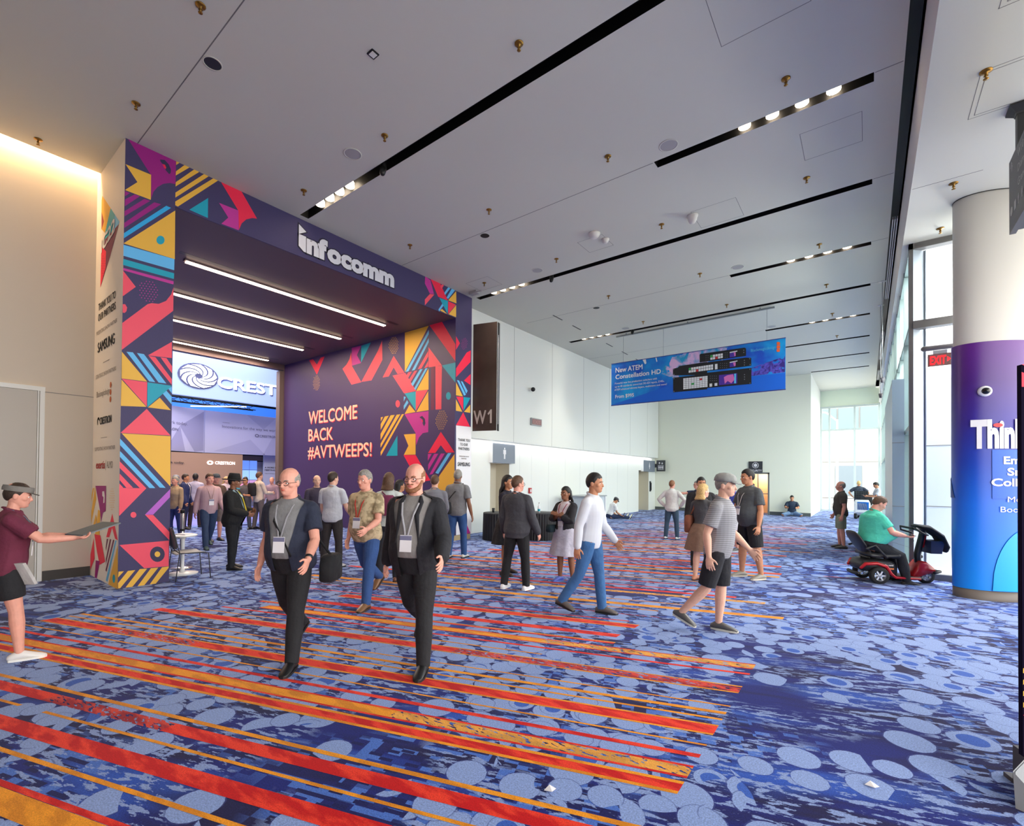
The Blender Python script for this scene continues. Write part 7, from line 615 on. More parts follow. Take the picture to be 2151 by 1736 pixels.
SPR = [(-5.49, 1.92, 'brass ceiling sprinkler at the very top of the view'), (-7.62, 1.92, 'brass ceiling sprinkler left of the ceiling seam, above the arch corner'), (-9.59, 1.25, 'brass ceiling sprinkler above the warm-lit left wall'),
       (-3.1, 4.31, 'brass ceiling sprinkler just above the nearest long black slot'), (-5.47, 4.31, 'brass ceiling sprinkler beside the round ceiling speaker over the arch'), (-7.63, 4.30, 'brass ceiling sprinkler close to the arch header, by the lamps of the nearest slot'),
       (-.78, 6.69, 'brass ceiling sprinkler above the short lit slot, far right'), (-3.11, 6.67, 'brass ceiling sprinkler left of the speaker by the short lit slot'), (-5.46, 6.69, 'brass ceiling sprinkler in the middle of the open ceiling, third of its row'), (-7.62, 6.7, 'small ceiling sprinkler above the lettering end of the arch'),
       (-.77, 9.11, 'brass ceiling sprinkler right of the smoke detector, in front of the long slot end'), (-3.12, 9.1, 'brass ceiling sprinkler just left of the cone-shaped detector'), (-5.48, 9.12, 'brass ceiling sprinkler above the spot head of the long slot beside the arch'),
       (-.78, 11.85, 'brass ceiling sprinkler above the second short slot'), (-3.14, 11.84, 'brass ceiling sprinkler left of the second short slot'), (-5.47, 11.82, 'brass ceiling sprinkler beyond the long slot beside the arch, left one'), (-7.6, 9.15, 'small ceiling sprinkler beside the top right corner of the arch'),
       (-.8, 14.4, 'small sprinkler before the right end of the long slot over the banner'), (-3.1, 14.4, 'small sprinkler left above the hanging banner rail'), (-5.5, 14.4, 'small sprinkler near the lamps of the slot over the banner'), (-.8, 17.0, 'small sprinkler above the third short slot'), (-.8, 19.7, 'small sprinkler behind the banner, right side')]
for x, y, l in SPR: sprinkler(x, y, H, l, brass)
for x, y, l in ((.935, 6.67, 'brass sprinkler in the right soffit between its two access panels'), (.936, 8.93, 'brass sprinkler in the right soffit left of the round column'), (.934, 10.4, 'brass sprinkler in the right soffit above the glazed frame')): sprinkler(x, y, HS, l, brass)
grille = mat('speaker_grille', s(168, 166, 166), .7)
for x, y, l in ((-6.17, 4.26, 'round white ceiling speaker left of the nearest long slot'), (-2.3, 6.99, 'round white ceiling speaker at the left end of the short lit slot'), (-6.14, 9.35, 'round ceiling speaker near the lamps of the slot beside the arch'), (-2.35, 12.0, 'round ceiling speaker above the second short slot'), (-6.2, 14.7, 'round ceiling speaker above the banner slot'), (-2.4, 17.3, 'round ceiling speaker above the third short slot')):
    r = empty('ceiling_speaker', (x, y, H), l, 'speaker', 'round ceiling speakers')
    MB().lathe((x, y, H), [(.135, 0), (.135, -.006), (.118, -.008), (.118, 0)], 24, cap=False).build('rim', ceil_paint, r); MB().lathe((x, y, H-.004), [(.118, 0), (.06, -.004), (0, -.005)], 24, cap=False).build('grille', grille, r)
for x, y, l in ((-6.15, 2.29, 'open black round ceiling hole on the ceiling seam, left'), (-6.11, 7.36, 'open black round ceiling hole on the second ceiling seam'), (-6.13, 12.44, 'black round ceiling hole near the W1 sign side')):
    r = empty('ceiling_downlight', (x, y, H), l, 'ceiling light', 'round black ceiling downlights')
    MB().lathe((x, y, H), [(.105, .001), (.105, -.006), (.092, -.006), (.092, .002)], 24, cap=False).build('rim', ceil_paint, r); MB().lathe((x, y, H-.003), [(.092, 0), (0, .0)], 24, cap=False).build('aperture', slot_black, r)
for x, y, r1, h, l in ((-4.31, 8.63, .12, .07, 'white domed detector on the ceiling, larger one of the close pair'), (-4.23, 8.97, .08, .06, 'small white detector beside the domed detector'), (-2.56, 9.14, .10, .12, 'cream cone-shaped detector hanging from the ceiling')):
    r = empty('smoke_detector', (x, y, H), l, 'detector'); w = mat('cream_plastic', s(222, 216, 206), .5)
    MB().lathe((x, y, H), [(r1, 0), (r1, -.02)], 20).build('base', w, r); MB().lathe((x, y, H-.02), [(r1*.9, 0), (r1*.75, -h*.6), (r1*.5, -h), (0, -h)], 20, cap=False).build('head', w, r)
r = empty('ceiling_sensor', (-4.52, 3.38, H), 'small square white sensor in a dark frame on the near ceiling', 'sensor')
MB().box((-4.57, 3.33, H-.012), (-4.47, 3.43, H)).build('frame', slot_black, r); MB().box((-4.555, 3.345, H-.016), (-4.485, 3.415, H-.01)).build('face', white_paint, r)
for i, (x, y) in enumerate(((-7.45, 12.5), (-7.45, 13.7), (-7.45, 16.2), (-7.45, 17.6), (-7.45, 19.0))):
    tag(MB().box((x-.02, y-.28, H-.004), (x+.02, y+.28, H)).build('air_slot', slot_black), 'short black slot diffuser in the ceiling by the W wall, ' + ('nearest', 'second', 'third', 'fourth', 'farthest')[i] + ' of five', 'vent', 'short slot diffusers')
r = empty('surface_fixture', (-8.2, 9.45, H), 'grey white box fixture on the ceiling beside the right arch corner', 'fixture')
MB().box((-8.3, 9.35, H-.07), (-8.05, 9.5, H)).build('body', grille, r); MB().tube([(-8.1, 9.36, H-.05), (-7.9, 9.4, H-.05)], [.02, .02], 6).build('arm', grille, r)
# ------------------------------------------------------------------ hanging blue banner
YBN = 15.23
def banner_mat():
    m = bpy.data.materials.new('banner_print'); m.use_nodes = True; N, L = nt(m); b = N['Principled BSDF']; b.inputs['Roughness'].default_value = .5
    tc = N.new('ShaderNodeTexCoord'); sp = N.new('ShaderNodeSeparateXYZ'); L.new(tc.outputs['Object'], sp.inputs[0])
    mp = N.new('ShaderNodeMapping'); mp.inputs['Scale'].default_value = (1.5, 1, 1.5); L.new(tc.outputs['Object'], mp.inputs[0])
    n = N.new('ShaderNodeTexNoise'); n.inputs['Scale'].default_value = .9; n.inputs['Detail'].default_value = 3; L.new(mp.outputs[0], n.inputs['Vector'])
    r = N.new('ShaderNodeValToRGB'); r.color_ramp.elements[0].position = .36; r.color_ramp.elements[0].color = s(18, 78, 196) + (1,); r.color_ramp.elements[1].position = .66; r.color_ramp.elements[1].color = s(0, 158, 226) + (1,)
    L.new(n.outputs['Fac'], r.inputs[0]); L.new(r.outputs[0], b.inputs['Base Color']); return m
def smoke_mat(name, c0, c1, thr, sc):
    m = bpy.data.materials.new(name); m.use_nodes = True; N, L = nt(m); b = N['Principled BSDF']; b.inputs['Roughness'].default_value = .5
    tc = N.new('ShaderNodeTexCoord'); n = N.new('ShaderNodeTexNoise'); n.inputs['Scale'].default_value = sc; n.inputs['Detail'].default_value = 6; n.inputs['Distortion'].default_value = 1.2; L.new(tc.outputs['Object'], n.inputs['Vector'])
    r = N.new('ShaderNodeValToRGB'); r.color_ramp.elements[0].position = .4; r.color_ramp.elements[0].color = c0 + (1,); r.color_ramp.elements[1].position = .6; r.color_ramp.elements[1].color = c1 + (1,)
    L.new(n.outputs['Fac'], r.inputs[0]); L.new(r.outputs[0], b.inputs['Base Color'])
    g = N.new('ShaderNodeMath'); g.operation = 'GREATER_THAN'; g.inputs[1].default_value = thr
    n2 = N.new('ShaderNodeTexNoise'); n2.inputs['Scale'].default_value = sc*.6; n2.inputs['Detail'].default_value = 4; L.new(tc.outputs['Object'], n2.inputs['Vector'])
    L.new(n2.outputs['Fac'], g.inputs[0]); L.new(g.outputs[0], b.inputs['Alpha']); return m
ban = empty('hanging_banner', (-4.35, YBN, 4.18), 'wide blue fabric banner hung from ceiling wires, showing black switcher panels', 'banner')
m = MB(); m.box((-6.925, YBN, 4.18), (-1.777, YBN+.012, 5.61)); m.build('fabric', banner_mat(), ban)
m = MB(); yb = YBN - .002
m.mat(0).poly([(-5.2, yb, 5.05), (-4.6, yb, 4.75), (-3.9, yb, 5.0), (-3.4, yb, 5.2), (-3.25, yb, 5.60), (-5.0, yb, 5.60)])
m.mat(1).poly([(-2.62, yb, 4.65), (-1.79, yb, 4.65), (-1.79, yb, 5.10), (-2.1, yb, 5.02), (-2.4, yb, 4.95), (-2.62, yb, 4.88)])
m.mat(2).poly([(-6.92, yb, 4.20), (-1.78, yb, 4.20), (-1.78, yb, 4.64), (-5.0, yb, 4.64), (-5.6, yb, 4.5)])
m.mat(3).poly([(-5.83, yb, 5.60), (-5.72, yb, 5.60), (-5.70, yb, 5.46), (-5.75, yb, 5.44)]); m.poly([(-5.4, yb, 5.60), (-5.37, yb, 5.60), (-5.34, yb, 5.47), (-5.37, yb, 5.46)])
m.build('printed_scene', [smoke_mat('stage_smoke', s(20, 150, 200), s(220, 180, 222), .47, 3.0), smoke_mat('crowd_print', s(50, 30, 120), s(90, 80, 190), .42, 9.0), mat('banner_lower_blue', s(14, 96, 206), .5), pm('W')], ban)
graphic('banner', 1, YBN-.006, -1, 'printed_product', ban)
m = MB(); yt = YBN - .012; wl = pm('W')
for t, a, b, z, h, bo in (('New ATEM', -6.77, -5.825, 5.29, .17, .025), ('Constellation HD', -6.77, -5.22, 5.065, .155, .025), ('Powerful new live production switchers with', -6.79, -5.345, 4.89, .066, .004),
                          ('up to 40 standards converted 3G-SDI inputs, DVEs,', -6.79, -5.11, 4.78, .066, .004), ('ATEM advanced chroma keyers, multiviews and more!', -6.80, -5.03, 4.672, .066, .004), ('From $995', -6.775, -6.115, 4.41, .12, .02), ('Blackmagicdesign', -2.635, -2.01, 5.35, .085, 0)):
    m.mat(1 if 'design' in t else 0).text(t, (a, yt, z), UX, UZ, h, b-a, bold=bo)
m.build('lettering', [wl, pm('c')], ban)
m = MB()
for x in (-6.5, -5.15, -2.23): m.tube([(x, YBN+.006, 5.6), (x, YBN+.006, H-.06)], [.004, .004], 5, round_=False)
m.build('hanging_wire', mat('steel_wire', s(120, 124, 126), .4, .6), ban)
m = MB(); m.box((-6.75, YBN-.03, H-.085), (-2.04, YBN+.03, H-.04))
for x in (-6.4, -4.4, -2.4): m.box((x-.015, YBN-.015, H-.045), (x+.015, YBN+.015, H))
m.build('ceiling_rail', mat('grey_rail', s(140, 146, 148), .45, .3), ban)
m = MB(); m.box((-6.93, YBN-.008, 4.165), (-1.772, YBN+.02, 4.19)).box((-6.93, YBN-.008, 5.60), (-1.772, YBN+.02, 5.62)); m.build('end_batten', mat('banner_hem', s(52, 46, 130), .5), ban)
# ------------------------------------------------------------------ W1 blade sign and wall signs
def blade(name, loc, label, pts0, pts1, z0, z1, th, face_m, edge_m, cat='sign'):
    r = empty(name, loc, label, cat); a, b = V(pts0), V(pts1); u = (b-a).normalized(); n = V((u.y, -u.x, 0))
    m = MB(); c = (a+b)/2 - n*th/2; m.obox((c.x, c.y, (z0+z1)/2), u*(b-a).length/2, n*th/2, V((0, 0, (z1-z0)/2)))
    m.build('panel', face_m, r); return r, u, n
sign_dk = mat('charcoal_sign', s(56, 58, 62), .4); sign_gr = mat('slate_sign', s(118, 126, 140), .5)
r, u, n = blade('gate_sign', (-8.18, 9.85, 2.93), 'tall dark bronze blade sign reading W1 beside the arch', (-8.50, 9.78, 0), (-7.826, 9.965, 0), 2.93, 5.86, .03, mat('dark_bronze_sign', s(78, 64, 56), .22, noise=.3, nscale=.9), None)
m = MB(); p = V((-8.47, 9.789, 3.13)) + n*.006; m.text('W', p, u, UZ, .37, .38, bold=.03); q = p + u*.42; m.poly([q + V((0, 0, .26)), q + u*.02 + V((0, 0, .22)), q + u*.07 + V((0, 0, .27)), q + u*.07, q + u*.125, q + u*.125 + V((0, 0, .37)), q + u*.085 + V((0, 0, .37))]); m.build('lettering', mat('taupe_letter', s(190, 178, 168), .5), r)
m = MB(); e = V((-7.80, 9.98, 0)); c = e - n*.06
m.obox((c.x, c.y, 4.38), u*.012, n*.05, V((0, 0, 1.46))); m.build('edge_frame', mat('dark_edge', s(34, 32, 32), .4), r)
m = MB(); c = V((-7.79, 9.975, 0)) - n*.03; m.obox((c.x, c.y, 4.3), u*.006, n*.012, V((0, 0, 1.2))); m.build('edge_strip', pm('W'), r)
def person_icon(m, x, y, z, h, ux, skirt=False):
    ux = V(ux); o = V((x, y, z))
    P = lambda a, b: o + ux*(a*h) + V((0, 0, b*h))
    m.poly([P(.09*math.cos(t), .91 + .09*math.sin(t)) for t in (2*math.pi*j/12 for j in range(12))])
    if skirt: m.poly([P(-.12, .8), P(.12, .8), P(.24, .32), P(.1, .32), P(.08, 0), P(-.08, 0), P(-.1, .32), P(-.24, .32)])
    else: m.poly([P(-.19, .8), P(.19, .8), P(.2, .42), P(.12, .42), P(.11, .66), P(.1, 0), P(.015, 0), P(0, .38), P(-.015, 0), P(-.1, 0), P(-.11, .66), P(-.12, .42), P(-.2, .42)])
for y0, y1, z0, z1, lab, sk in ((11.42, 12.60, 2.13, 2.74, 'slate restroom sign box with a white man figure over the nearer wall entrance', False), (23.95, 25.60, 2.06, 2.65, 'slate restroom sign box with a white woman figure over the far wall entrance', True)):
    r = empty('restroom_sign', (XW, (y0+y1)/2, z0), lab, 'sign')
    MB().box((XW, y0, z0), (XW+.13, y1, z1)).build('panel', sign_gr, r); MB().box((XW, y0-.012, z0), (XW+.13, y0, z1)).build('end_face', mat('white_sign_edge', s(240, 240, 240), .4), r)  # slate box with a plain white near end
    m = MB(); person_icon(m, XW+.133, (y0+y1)/2 + .02, z0+.13, (z1-z0)*.6, UY, sk); m.build('pictogram', pm('W'), r)
r = empty('elevator_sign', (-9.02, 25.68, 2.08), 'dark blade sign with lift pictogram at the far corner of the W wall', 'sign')
MB().box((-9.02, 25.66, 2.09), (-8.55, 25.70, 2.69)).build('panel', sign_dk, r); MB().box((-9.225, 25.665, 2.3), (-9.02, 25.695, 2.5)).build('bracket', sign_dk, r)
m = MB(); yq = 25.656
for a in ((-8.93, 2.18, -8.64, 2.195), (-8.93, 2.40, -8.64, 2.415), (-8.93, 2.18, -8.915, 2.41), (-8.655, 2.18, -8.64, 2.41)): m.box((a[0], yq, a[1]), (a[2], yq+.002, a[3]))
for x in (-8.87, -8.785, -8.70): person_icon(m, x, yq, 2.21, .17, UX)
for x, d in ((-8.86, 1), (-8.71, -1)):
    z = 2.53; m.poly([(x-.05, yq, z), (x+.05, yq, z), (x, yq, z+.07*d)]); m.box((x-.012, yq, z-.05*d), (x+.012, yq+.002, z))
m.build('pictogram', pm('W'), r)
r = empty('security_sign', (-4.28, 25.98, 2.03), 'charcoal square sign reading SECURITY with star emblem on the far wall', 'sign')
MB().box((-4.58, 25.95, 2.03), (-3.98, 25.99, 2.57)).build('panel', sign_dk, r)
m = MB(); yq = 25.946; m.text('SECURITY', (-4.555, yq, 2.07), UX, UZ, .10, .55, bold=.02); cx, cz = -4.28, 2.38
m.rings([[(cx + rr_*math.cos(2*math.pi*j/24), yq, cz + rr_*math.sin(2*math.pi*j/24)) for j in range(24)] for rr_ in (.125, .145)], cap=False, smooth=False)
for k in range(3):
    a = k*math.pi/3 + R90; d, e = V((math.cos(a), 0, math.sin(a))), V((-math.sin(a), 0, math.cos(a))); c = V((cx, yq-.0005*k, cz))
    m.poly([c + d*.09 + e*.025, c + d*.09 - e*.025, c - d*.09 - e*.025, c - d*.09 + e*.025])
m.build('lettering', pm('W'), r)
r = empty('exit_sign', (XU, 13.70, 3.47), 'unlit red EXIT sign box mounted high on the W wall', 'exit sign')
MB().box((XU, 13.38, 3.47), (XU+.06, 14.02, 3.72)).build('housing', mat('grey_housing', s(150, 150, 152), .4), r); MB().box((XU+.06, 13.41, 3.50), (XU+.066, 13.99, 3.69)).build('face', mat('dull_red_face', s(132, 92, 92), .4), r)
m = MB(); m.text('EXIT', (XU+.07, 13.47, 3.53), UY, UZ, .13, .46, bold=.01); m.build('lettering', mat('dull_red_letters', s(174, 120, 118), .4), r)
r = empty('security_camera', (XU, 13.32, 4.62), 'small white dome camera high on the W wall above the EXIT sign', 'camera')
MB().tube([(XU, 13.32, 4.68), (XU+.12, 13.32, 4.68)], [.05, .05], 12).build('bracket', white_paint, r); MB().ell((XU+.15, 13.32, 4.66), (.075, .075, .075), 14, 10).build('dome', black, r)
r = empty('fire_alarm_pull', (XW, 13.64, 1.1), 'small red and white fire alarm pull station on the lower W wall', 'fire alarm')
MB().box((XW, 13.58, 1.13), (XW+.05, 13.72, 1.32)).build('body', mat('alarm_red', s(176, 36, 38), .45), r); MB().box((XW+.05, 13.62, 1.17), (XW+.06, 13.68, 1.27)).build('handle', pm('W'), r)
r = empty('wall_phone', (XW, 25.25, .95), 'dark handset box on the wall beside the far restroom entrance', 'intercom')
MB().box((XW, 25.16, 1.0), (XW+.05, 25.28, 1.55)).build('body', sign_dk, r); MB().tube([(XW+.07, 25.22, 1.08), (XW+.07, 25.22, 1.45)], [.025, .025], 8).build('handset', black, r)
# lit EXIT sign behind the glass, right
r = empty('exit_sign', (1.0, 10.98, 3.55), 'lit red EXIT sign hanging behind the glass below the header tube', 'exit sign')
MB().box((.83, 11.10, 3.65), (1.135, 11.12, 3.86)).build('plate', mat('red_tinted_acrylic', s(120, 84, 80), .2), r)
m = MB(); m.text('EXIT', (.86, 11.095, 3.68), UX, UZ, .15, .205, bold=.03); m.poly([(1.08, 11.095, 3.71), (1.125, 11.095, 3.755), (1.08, 11.095, 3.80)])
m.build('lettering', mat('exit_red', s(240, 30, 36), .4, emit=s(255, 20, 26), estr=1.6), r); MB().box((.9, 11.09, 3.86), (1.08, 11.13, 3.92)).build('mount', grille, r)
# ------------------------------------------------------------------ round column with stretch print
lat, dep = V((math.cos(YAW), math.sin(YAW), 0)), V((-math.sin(YAW), math.cos(YAW), 0))
CC, CA, CB = lat*7.215 + dep*6.83, .54, .30
def colp(t, z, k=0.0): return CC + lat*((CA+k)*math.cos(t)) + dep*((CB+k)*math.sin(t)) + V((0, 0, z))
def colring(z, k): return [colp(2*math.pi*j/64, z, k) for j in range(64)]
def col_t(px, py):                                                  # angle on the column for a direction of view
    d = CR*((px-CX)/FPX) - CU*((py-CY)/FPX) + CF
    a, b = d.dot(lat), d.dot(dep); A = a*a/CA**2 + b*b/CB**2; B = -2*(a*7.215/CA**2 + b*6.83/CB**2); C_ = 7.215**2/CA**2 + 6.83**2/CB**2 - 1
    D = max(B*B-4*A*C_, 0); k = (-B-math.sqrt(D))/(2*A); return math.atan2((b*k-6.83)/CB, (a*k-7.215)/CA), 1.65 + d.z*k
col = empty('round_column', (CC.x, CC.y, 0), 'white round column at right wrapped in a purple and blue advertising print', 'column')
MB().rings([colring(0, 0), colring(HS, 0)]).build('shaft', mat('column_white', s(210, 206, 200), .7), col)
MB().rings([colring(0, .012), colring(.15, .012), colring(.15, 0)], cap=False).build('base', mat('brown_column_base', s(98, 88, 80), .5), col)
MB().rings([colring(HS-.012, .004), colring(HS-.001, .004)], cap=False).build('top_reveal', black, col)
def wrapmat():
    m = bpy.data.materials.new('column_print'); m.use_nodes = True; N, L = nt(m); b = N['Principled BSDF']; b.inputs['Roughness'].default_value = .35
    tc = N.new('ShaderNodeTexCoord'); sp = N.new('ShaderNodeSeparateXYZ'); L.new(tc.outputs['Object'], sp.inputs[0])
    mr = N.new('ShaderNodeMapRange'); mr.inputs['From Min'].default_value = .1; mr.inputs['From Max'].default_value = 3.6; L.new(sp.outputs[2], mr.inputs['Value'])
    r = N.new('ShaderNodeValToRGB'); E = r.color_ramp.elements
    E[0].position = 0; E[0].color = s(0, 134, 226) + (1,); E[1].position = 1; E[1].color = s(92, 24, 128) + (1,)
    for p, c in ((.35, s(8, 102, 214)), (.52, s(14, 62, 176)), (.68, s(46, 34, 142)), (.85, s(70, 22, 120))): q = E.new(p); q.color = c + (1,)
    L.new(mr.outputs[0], r.inputs[0]); L.new(r.outputs[0], b.inputs['Base Color']); return m
wz = 3.62
wr = MB().rings([colring(.14, .016), colring(.6, .02), colring(2.0, .022), colring(wz, .02)], cap=False).build('printed_wrap', wrapmat(), col)
def onwrap(pts, k):
    out = []
    for px, py in pts: t, z = col_t(px, py); out.append(colp(t, z, k))
    return out
def dense(pts, n=6): return [(a[0]+(b[0]-a[0])*i/n, a[1]+(b[1]-a[1])*i/n) for a, b in zip(pts, pts[1:]+pts[:1]) for i in range(n)]
m = MB()
tA = lambda px: col_t(px, 950)[0]
def wpatch(t0, t1, z0, z1, mi, k=.030, cut=None):                    # patch of the wrap; cut = (corner, quarter-circle)
    n = 24; m.mat(mi)
    for i in range(n):
        a, b = t0+(t1-t0)*i/n, t0+(t1-t0)*(i+1)/n
        if cut is None: m.poly([colp(a, z0, k), colp(b, z0, k), colp(b, z1, k), colp(a, z1, k)])
        else:
            f = lambda q: z1 - (z1-z0)*math.sqrt(max(0, 1-q*q)) if cut == 'lo' else z0 + (z1-z0)*math.sqrt(max(0, 1-(1-q)**2))
            m.poly([colp(a, f(i/n), k), colp(b, f((i+1)/n), k), colp(b, z1, k), colp(a, z1, k)]) if cut == 'lo' else m.poly([colp(a, z0, k), colp(b, z0, k), colp(b, f((i+1)/n), k), colp(a, f(i/n), k)])
t0, t1, t2 = tA(2009), tA(2083), tA(2150)
wpatch(t0, t1, 1.42, 2.10, 0, cut='hi'); wpatch(t1, t2, .15, 1.0, 3, cut='hi'); wpatch(t1, t2, 1.42, 2.1, 4)
m.build('print_pattern', [mat('wrap_dark_blue', s(8, 50, 140), .35), mat('wrap_dark_purple', s(56, 14, 96), .35), mat('wrap_mid_blue', s(40, 44, 158), .35), mat('wrap_cyan', s(10, 160, 230), .35), mat('wrap_blue', s(8, 92, 206), .35)], wr)
m = MB()
def coltext(t, px, py, h, pxe=None, pye=None, bold=0, mi=0, width=None):
    ta, z = col_t(px, py)
    if width is None: tb = col_t(pxe, pye or py)[0]; width = None; arc = abs(sum((colp(ta+(tb-ta)*(i+1)/20, 0)-colp(ta+(tb-ta)*i/20, 0)).length for i in range(20)))
    else: arc = width
    tab = [ta]; L_ = [0.0]
    while L_[-1] < arc*2.2 and len(tab) < 400: q = tab[-1] + .02; L_.append(L_[-1] + (colp(q, 0)-colp(tab[-1], 0)).length); tab.append(q)
    def fn(a, b):
        for i in range(len(L_)-1):
            if L_[i+1] >= a: break
        f = (a-L_[i])/(L_[i+1]-L_[i]); return colp(tab[i]+(tab[i+1]-tab[i])*f, z+b, .036)
    m.mat(mi).text(t, (0, 0, 0), UX, UZ, h, arc, bold=bold, fn=fn); return ta, z
coltext('Think', 2041, 940, .38, pxe=2150, bold=.05)
m.mat(1); ta, z = col_t(2094, 894); m.poly([colp(ta + .10*math.cos(q), z + .028*math.sin(q), .039) for q in (2*math.pi*j/14 for j in range(14))])
coltext('Empower', 2105, 975, .105, width=.62, bold=.03); coltext('Smarter', 2112, 999, .105, width=.6, bold=.03); coltext('Collaboration', 2081, 1021, .105, width=.95, bold=.03)
coltext('Meet us at', 2113, 1055, .08, width=.55); coltext('Booth W', 2099, 1076, .08, width=.48)
m.build('lettering', [pm('W'), mat('dot_red', s(236, 28, 38), .4)], wr)
ta, z = col_t(2068, 823); p = colp(ta, z, .02); n = (lat*(math.cos(ta)/CA) + dep*(math.sin(ta)/CB)).normalized()
r = empty('security_camera', p, 'white round camera with black dome on the purple column print', 'camera'); rot = n.to_track_quat('Z', 'Y').to_matrix()
m = MB(); m.rings([[p + rot @ V((a*math.cos(q), a*math.sin(q), h)) for q in (2*math.pi*j/20 for j in range(20))] for a, h in ((.075, -.005), (.075, .02), (.055, .045), (.05, .045))]); m.build('housing', pm('W'), r)
m = MB(); m.rings([[p + rot @ V((.048*math.cos(a)*math.cos(q), .048*math.cos(a)*math.sin(q), .04 + .045*math.sin(a))) for q in (2*math.pi*j/16 for j in range(16))] for a in (0, .4, .8, 1.2, 1.5)]); m.build('dome', mat('camera_dome', s(16, 18, 18), .08), r)
# ------------------------------------------------------------------ hanging direction sign and banner stand at the right edge
r = empty('direction_sign', (1.28, 7.2, 4.5), 'dark grey directional sign hung on a black pole at the right edge', 'sign')
xs = 1.245; m = MB(); m.box((xs, 4.9, 4.40), (xs+.05, 7.62, 5.20)).box((xs+.13, 4.9, 4.40), (xs+.17, 7.62, 5.20)).box((xs+.05, 4.9, 4.43), (xs+.13, 7.60, 5.17)); m.build('panel', mat('sign_grey', s(92, 92, 92), .5), r)
m = MB(); m.box((xs+.04, 7.48, 5.1), (xs+.13, 7.57, HS-.05)); m.build('pole', mat('pole_black', s(34, 33, 33), .5), r)
m = MB(); m.rings([[(xs+.085 + sx*a, 7.525 + sy*a, z) for sx, sy in ((-1, -1), (1, -1), (1, 1), (-1, 1))] for a, z in ((.05, HS-.1), (.055, HS-.08), (.11, HS-.02), (.11, HS))], smooth=False); m.build('ceiling_flange', mat('pole_black', s(34, 33, 33), .5), r)
m = MB()
for t, z in (('W101-W203', 5.05), ('Diamond Lot', 4.90), ('Grand Lobby', 4.75)): m.text(t, (xs-.003, 7.22, z), (0, -1, 0), UZ, .085)
m.text('\u2191', (xs-.003, 7.54, 5.03), (0, -1, 0), UZ, .12, .1); person_icon(m, xs-.003, 7.2, 4.56, .11, (0, -1, 0)); person_icon(m, xs-.003, 7.05, 4.56, .11, (0, -1, 0), True)
m.poly([(xs-.003, 7.5 + .05*math.cos(q), 4.61 + .05*math.sin(q)) for q in (2*math.pi*j/10 for j in range(10))]); m.box((xs-.003, 7.38, 4.56), (xs-.002, 7.30, 4.66))
m.build('lettering', mat('sign_light_grey', s(176, 176, 172), .5), r)
sd = empty('banner_stand', (.9, 3.7, 0), 'dark navy printed banner stand cut off by the right edge of the view', 'banner stand')
a, b = V((.642, 3.725, 0)), V((1.46, 4.05, 0)); u = (b-a).normalized(); n = V((u.y, -u.x, 0)); c = (a+b)/2
m = MB(); m.obox((c.x, c.y, 1.24), u*(b-a).length/2, n*.015, V((0, 0, 1.04))); m.build('panel', mat('stand_navy', s(20, 13, 36), .9, spec=.1), sd)
m = MB(); P = lambda q, z: a + u*q + n*.018 + V((0, 0, z))
m.mat(0).poly([P(0, 2.28), P(.3, 2.28), P(.3, 2.1)]); m.poly([P(0, 2.24), P(0, 2.16), P(.14, 2.16)]); m.poly([P(0, .42), P(.3, .42), P(.3, .2), P(.12, .3)])
m.mat(1)
for k in range(4): m.poly([P(0, .46+.06*k), P(0, .485+.06*k), P(.3, .66+.06*k), P(.3, .635+.06*k)])
m.build('printed_graphic', [pm('R'), pm('Y')], sd)
m = MB(); c0 = a + u*.35; m.obox((c0.x, c0.y, .11), u*.33, n*.09, V((0, 0, .10))).obox((c0.x, c0.y, .012), u*.33, n*.16, V((0, 0, .012))); m.build('base', mat('stand_base', s(70, 64, 60), .5), sd)
m = MB(); p = a + n*.06; m.poly([p + V((0, 0, .24)), p - u*.10 + n*.05 + V((0, 0, .16)), p - u*.12 + n*.1, p + n*.22, p + n*.05]); m.poly([p + u*.01 + V((0, 0, .24)), p + u*.01 + n*.05, p + u*.01 + n*.22, p - u*.11 + n*.1, p - u*.09 + n*.05 + V((0, 0, .16))]); m.build('foot_cover', mat('grey_foot', s(150, 152, 156), .5), sd)
# ------------------------------------------------------------------ exhibition hall beyond the arch
hd = mat('hall_dark', s(34, 34, 44), .9)
m = MB(); m.poly([(-33, -8, 0), (-33, 26, 0), (-33, 26, 9), (-33, -8, 9)]); m.poly([(-33, -8, 0), (-17.6, -8, 0), (-17.6, -8, 9), (-33, -8, 9)]); m.poly([(-33, 26, 0), (-17.6, 26, 0), (-17.6, 26, 9), (-33, 26, 9)]); m.poly([(-33, -8, 9), (-17.6, -8, 9), (-17.6, 26, 9), (-33, 26, 9)])
m.poly([(-17.6, -8, 0), (-17.6, 2.67, 0), (-17.6, 2.67, 9), (-17.6, -8, 9)]); m.poly([(-17.6, 9.26, 0), (-17.6, 26, 0), (-17.6, 26, 9), (-17.6, 9.26, 9)]); m.poly([(-17.6, 2.67, 5.66), (-17.6, 9.26, 5.66), (-17.6, 9.26, 9), (-17.6, 2.67, 9)])
struct('wall_hall', m, hd, loc=(0, 0, 0))
bo = empty('exhibition_booth', (-26, 11, 0), 'big white and lavender exhibition booth with a glowing overhead brand sign, seen through the arch', 'booth')
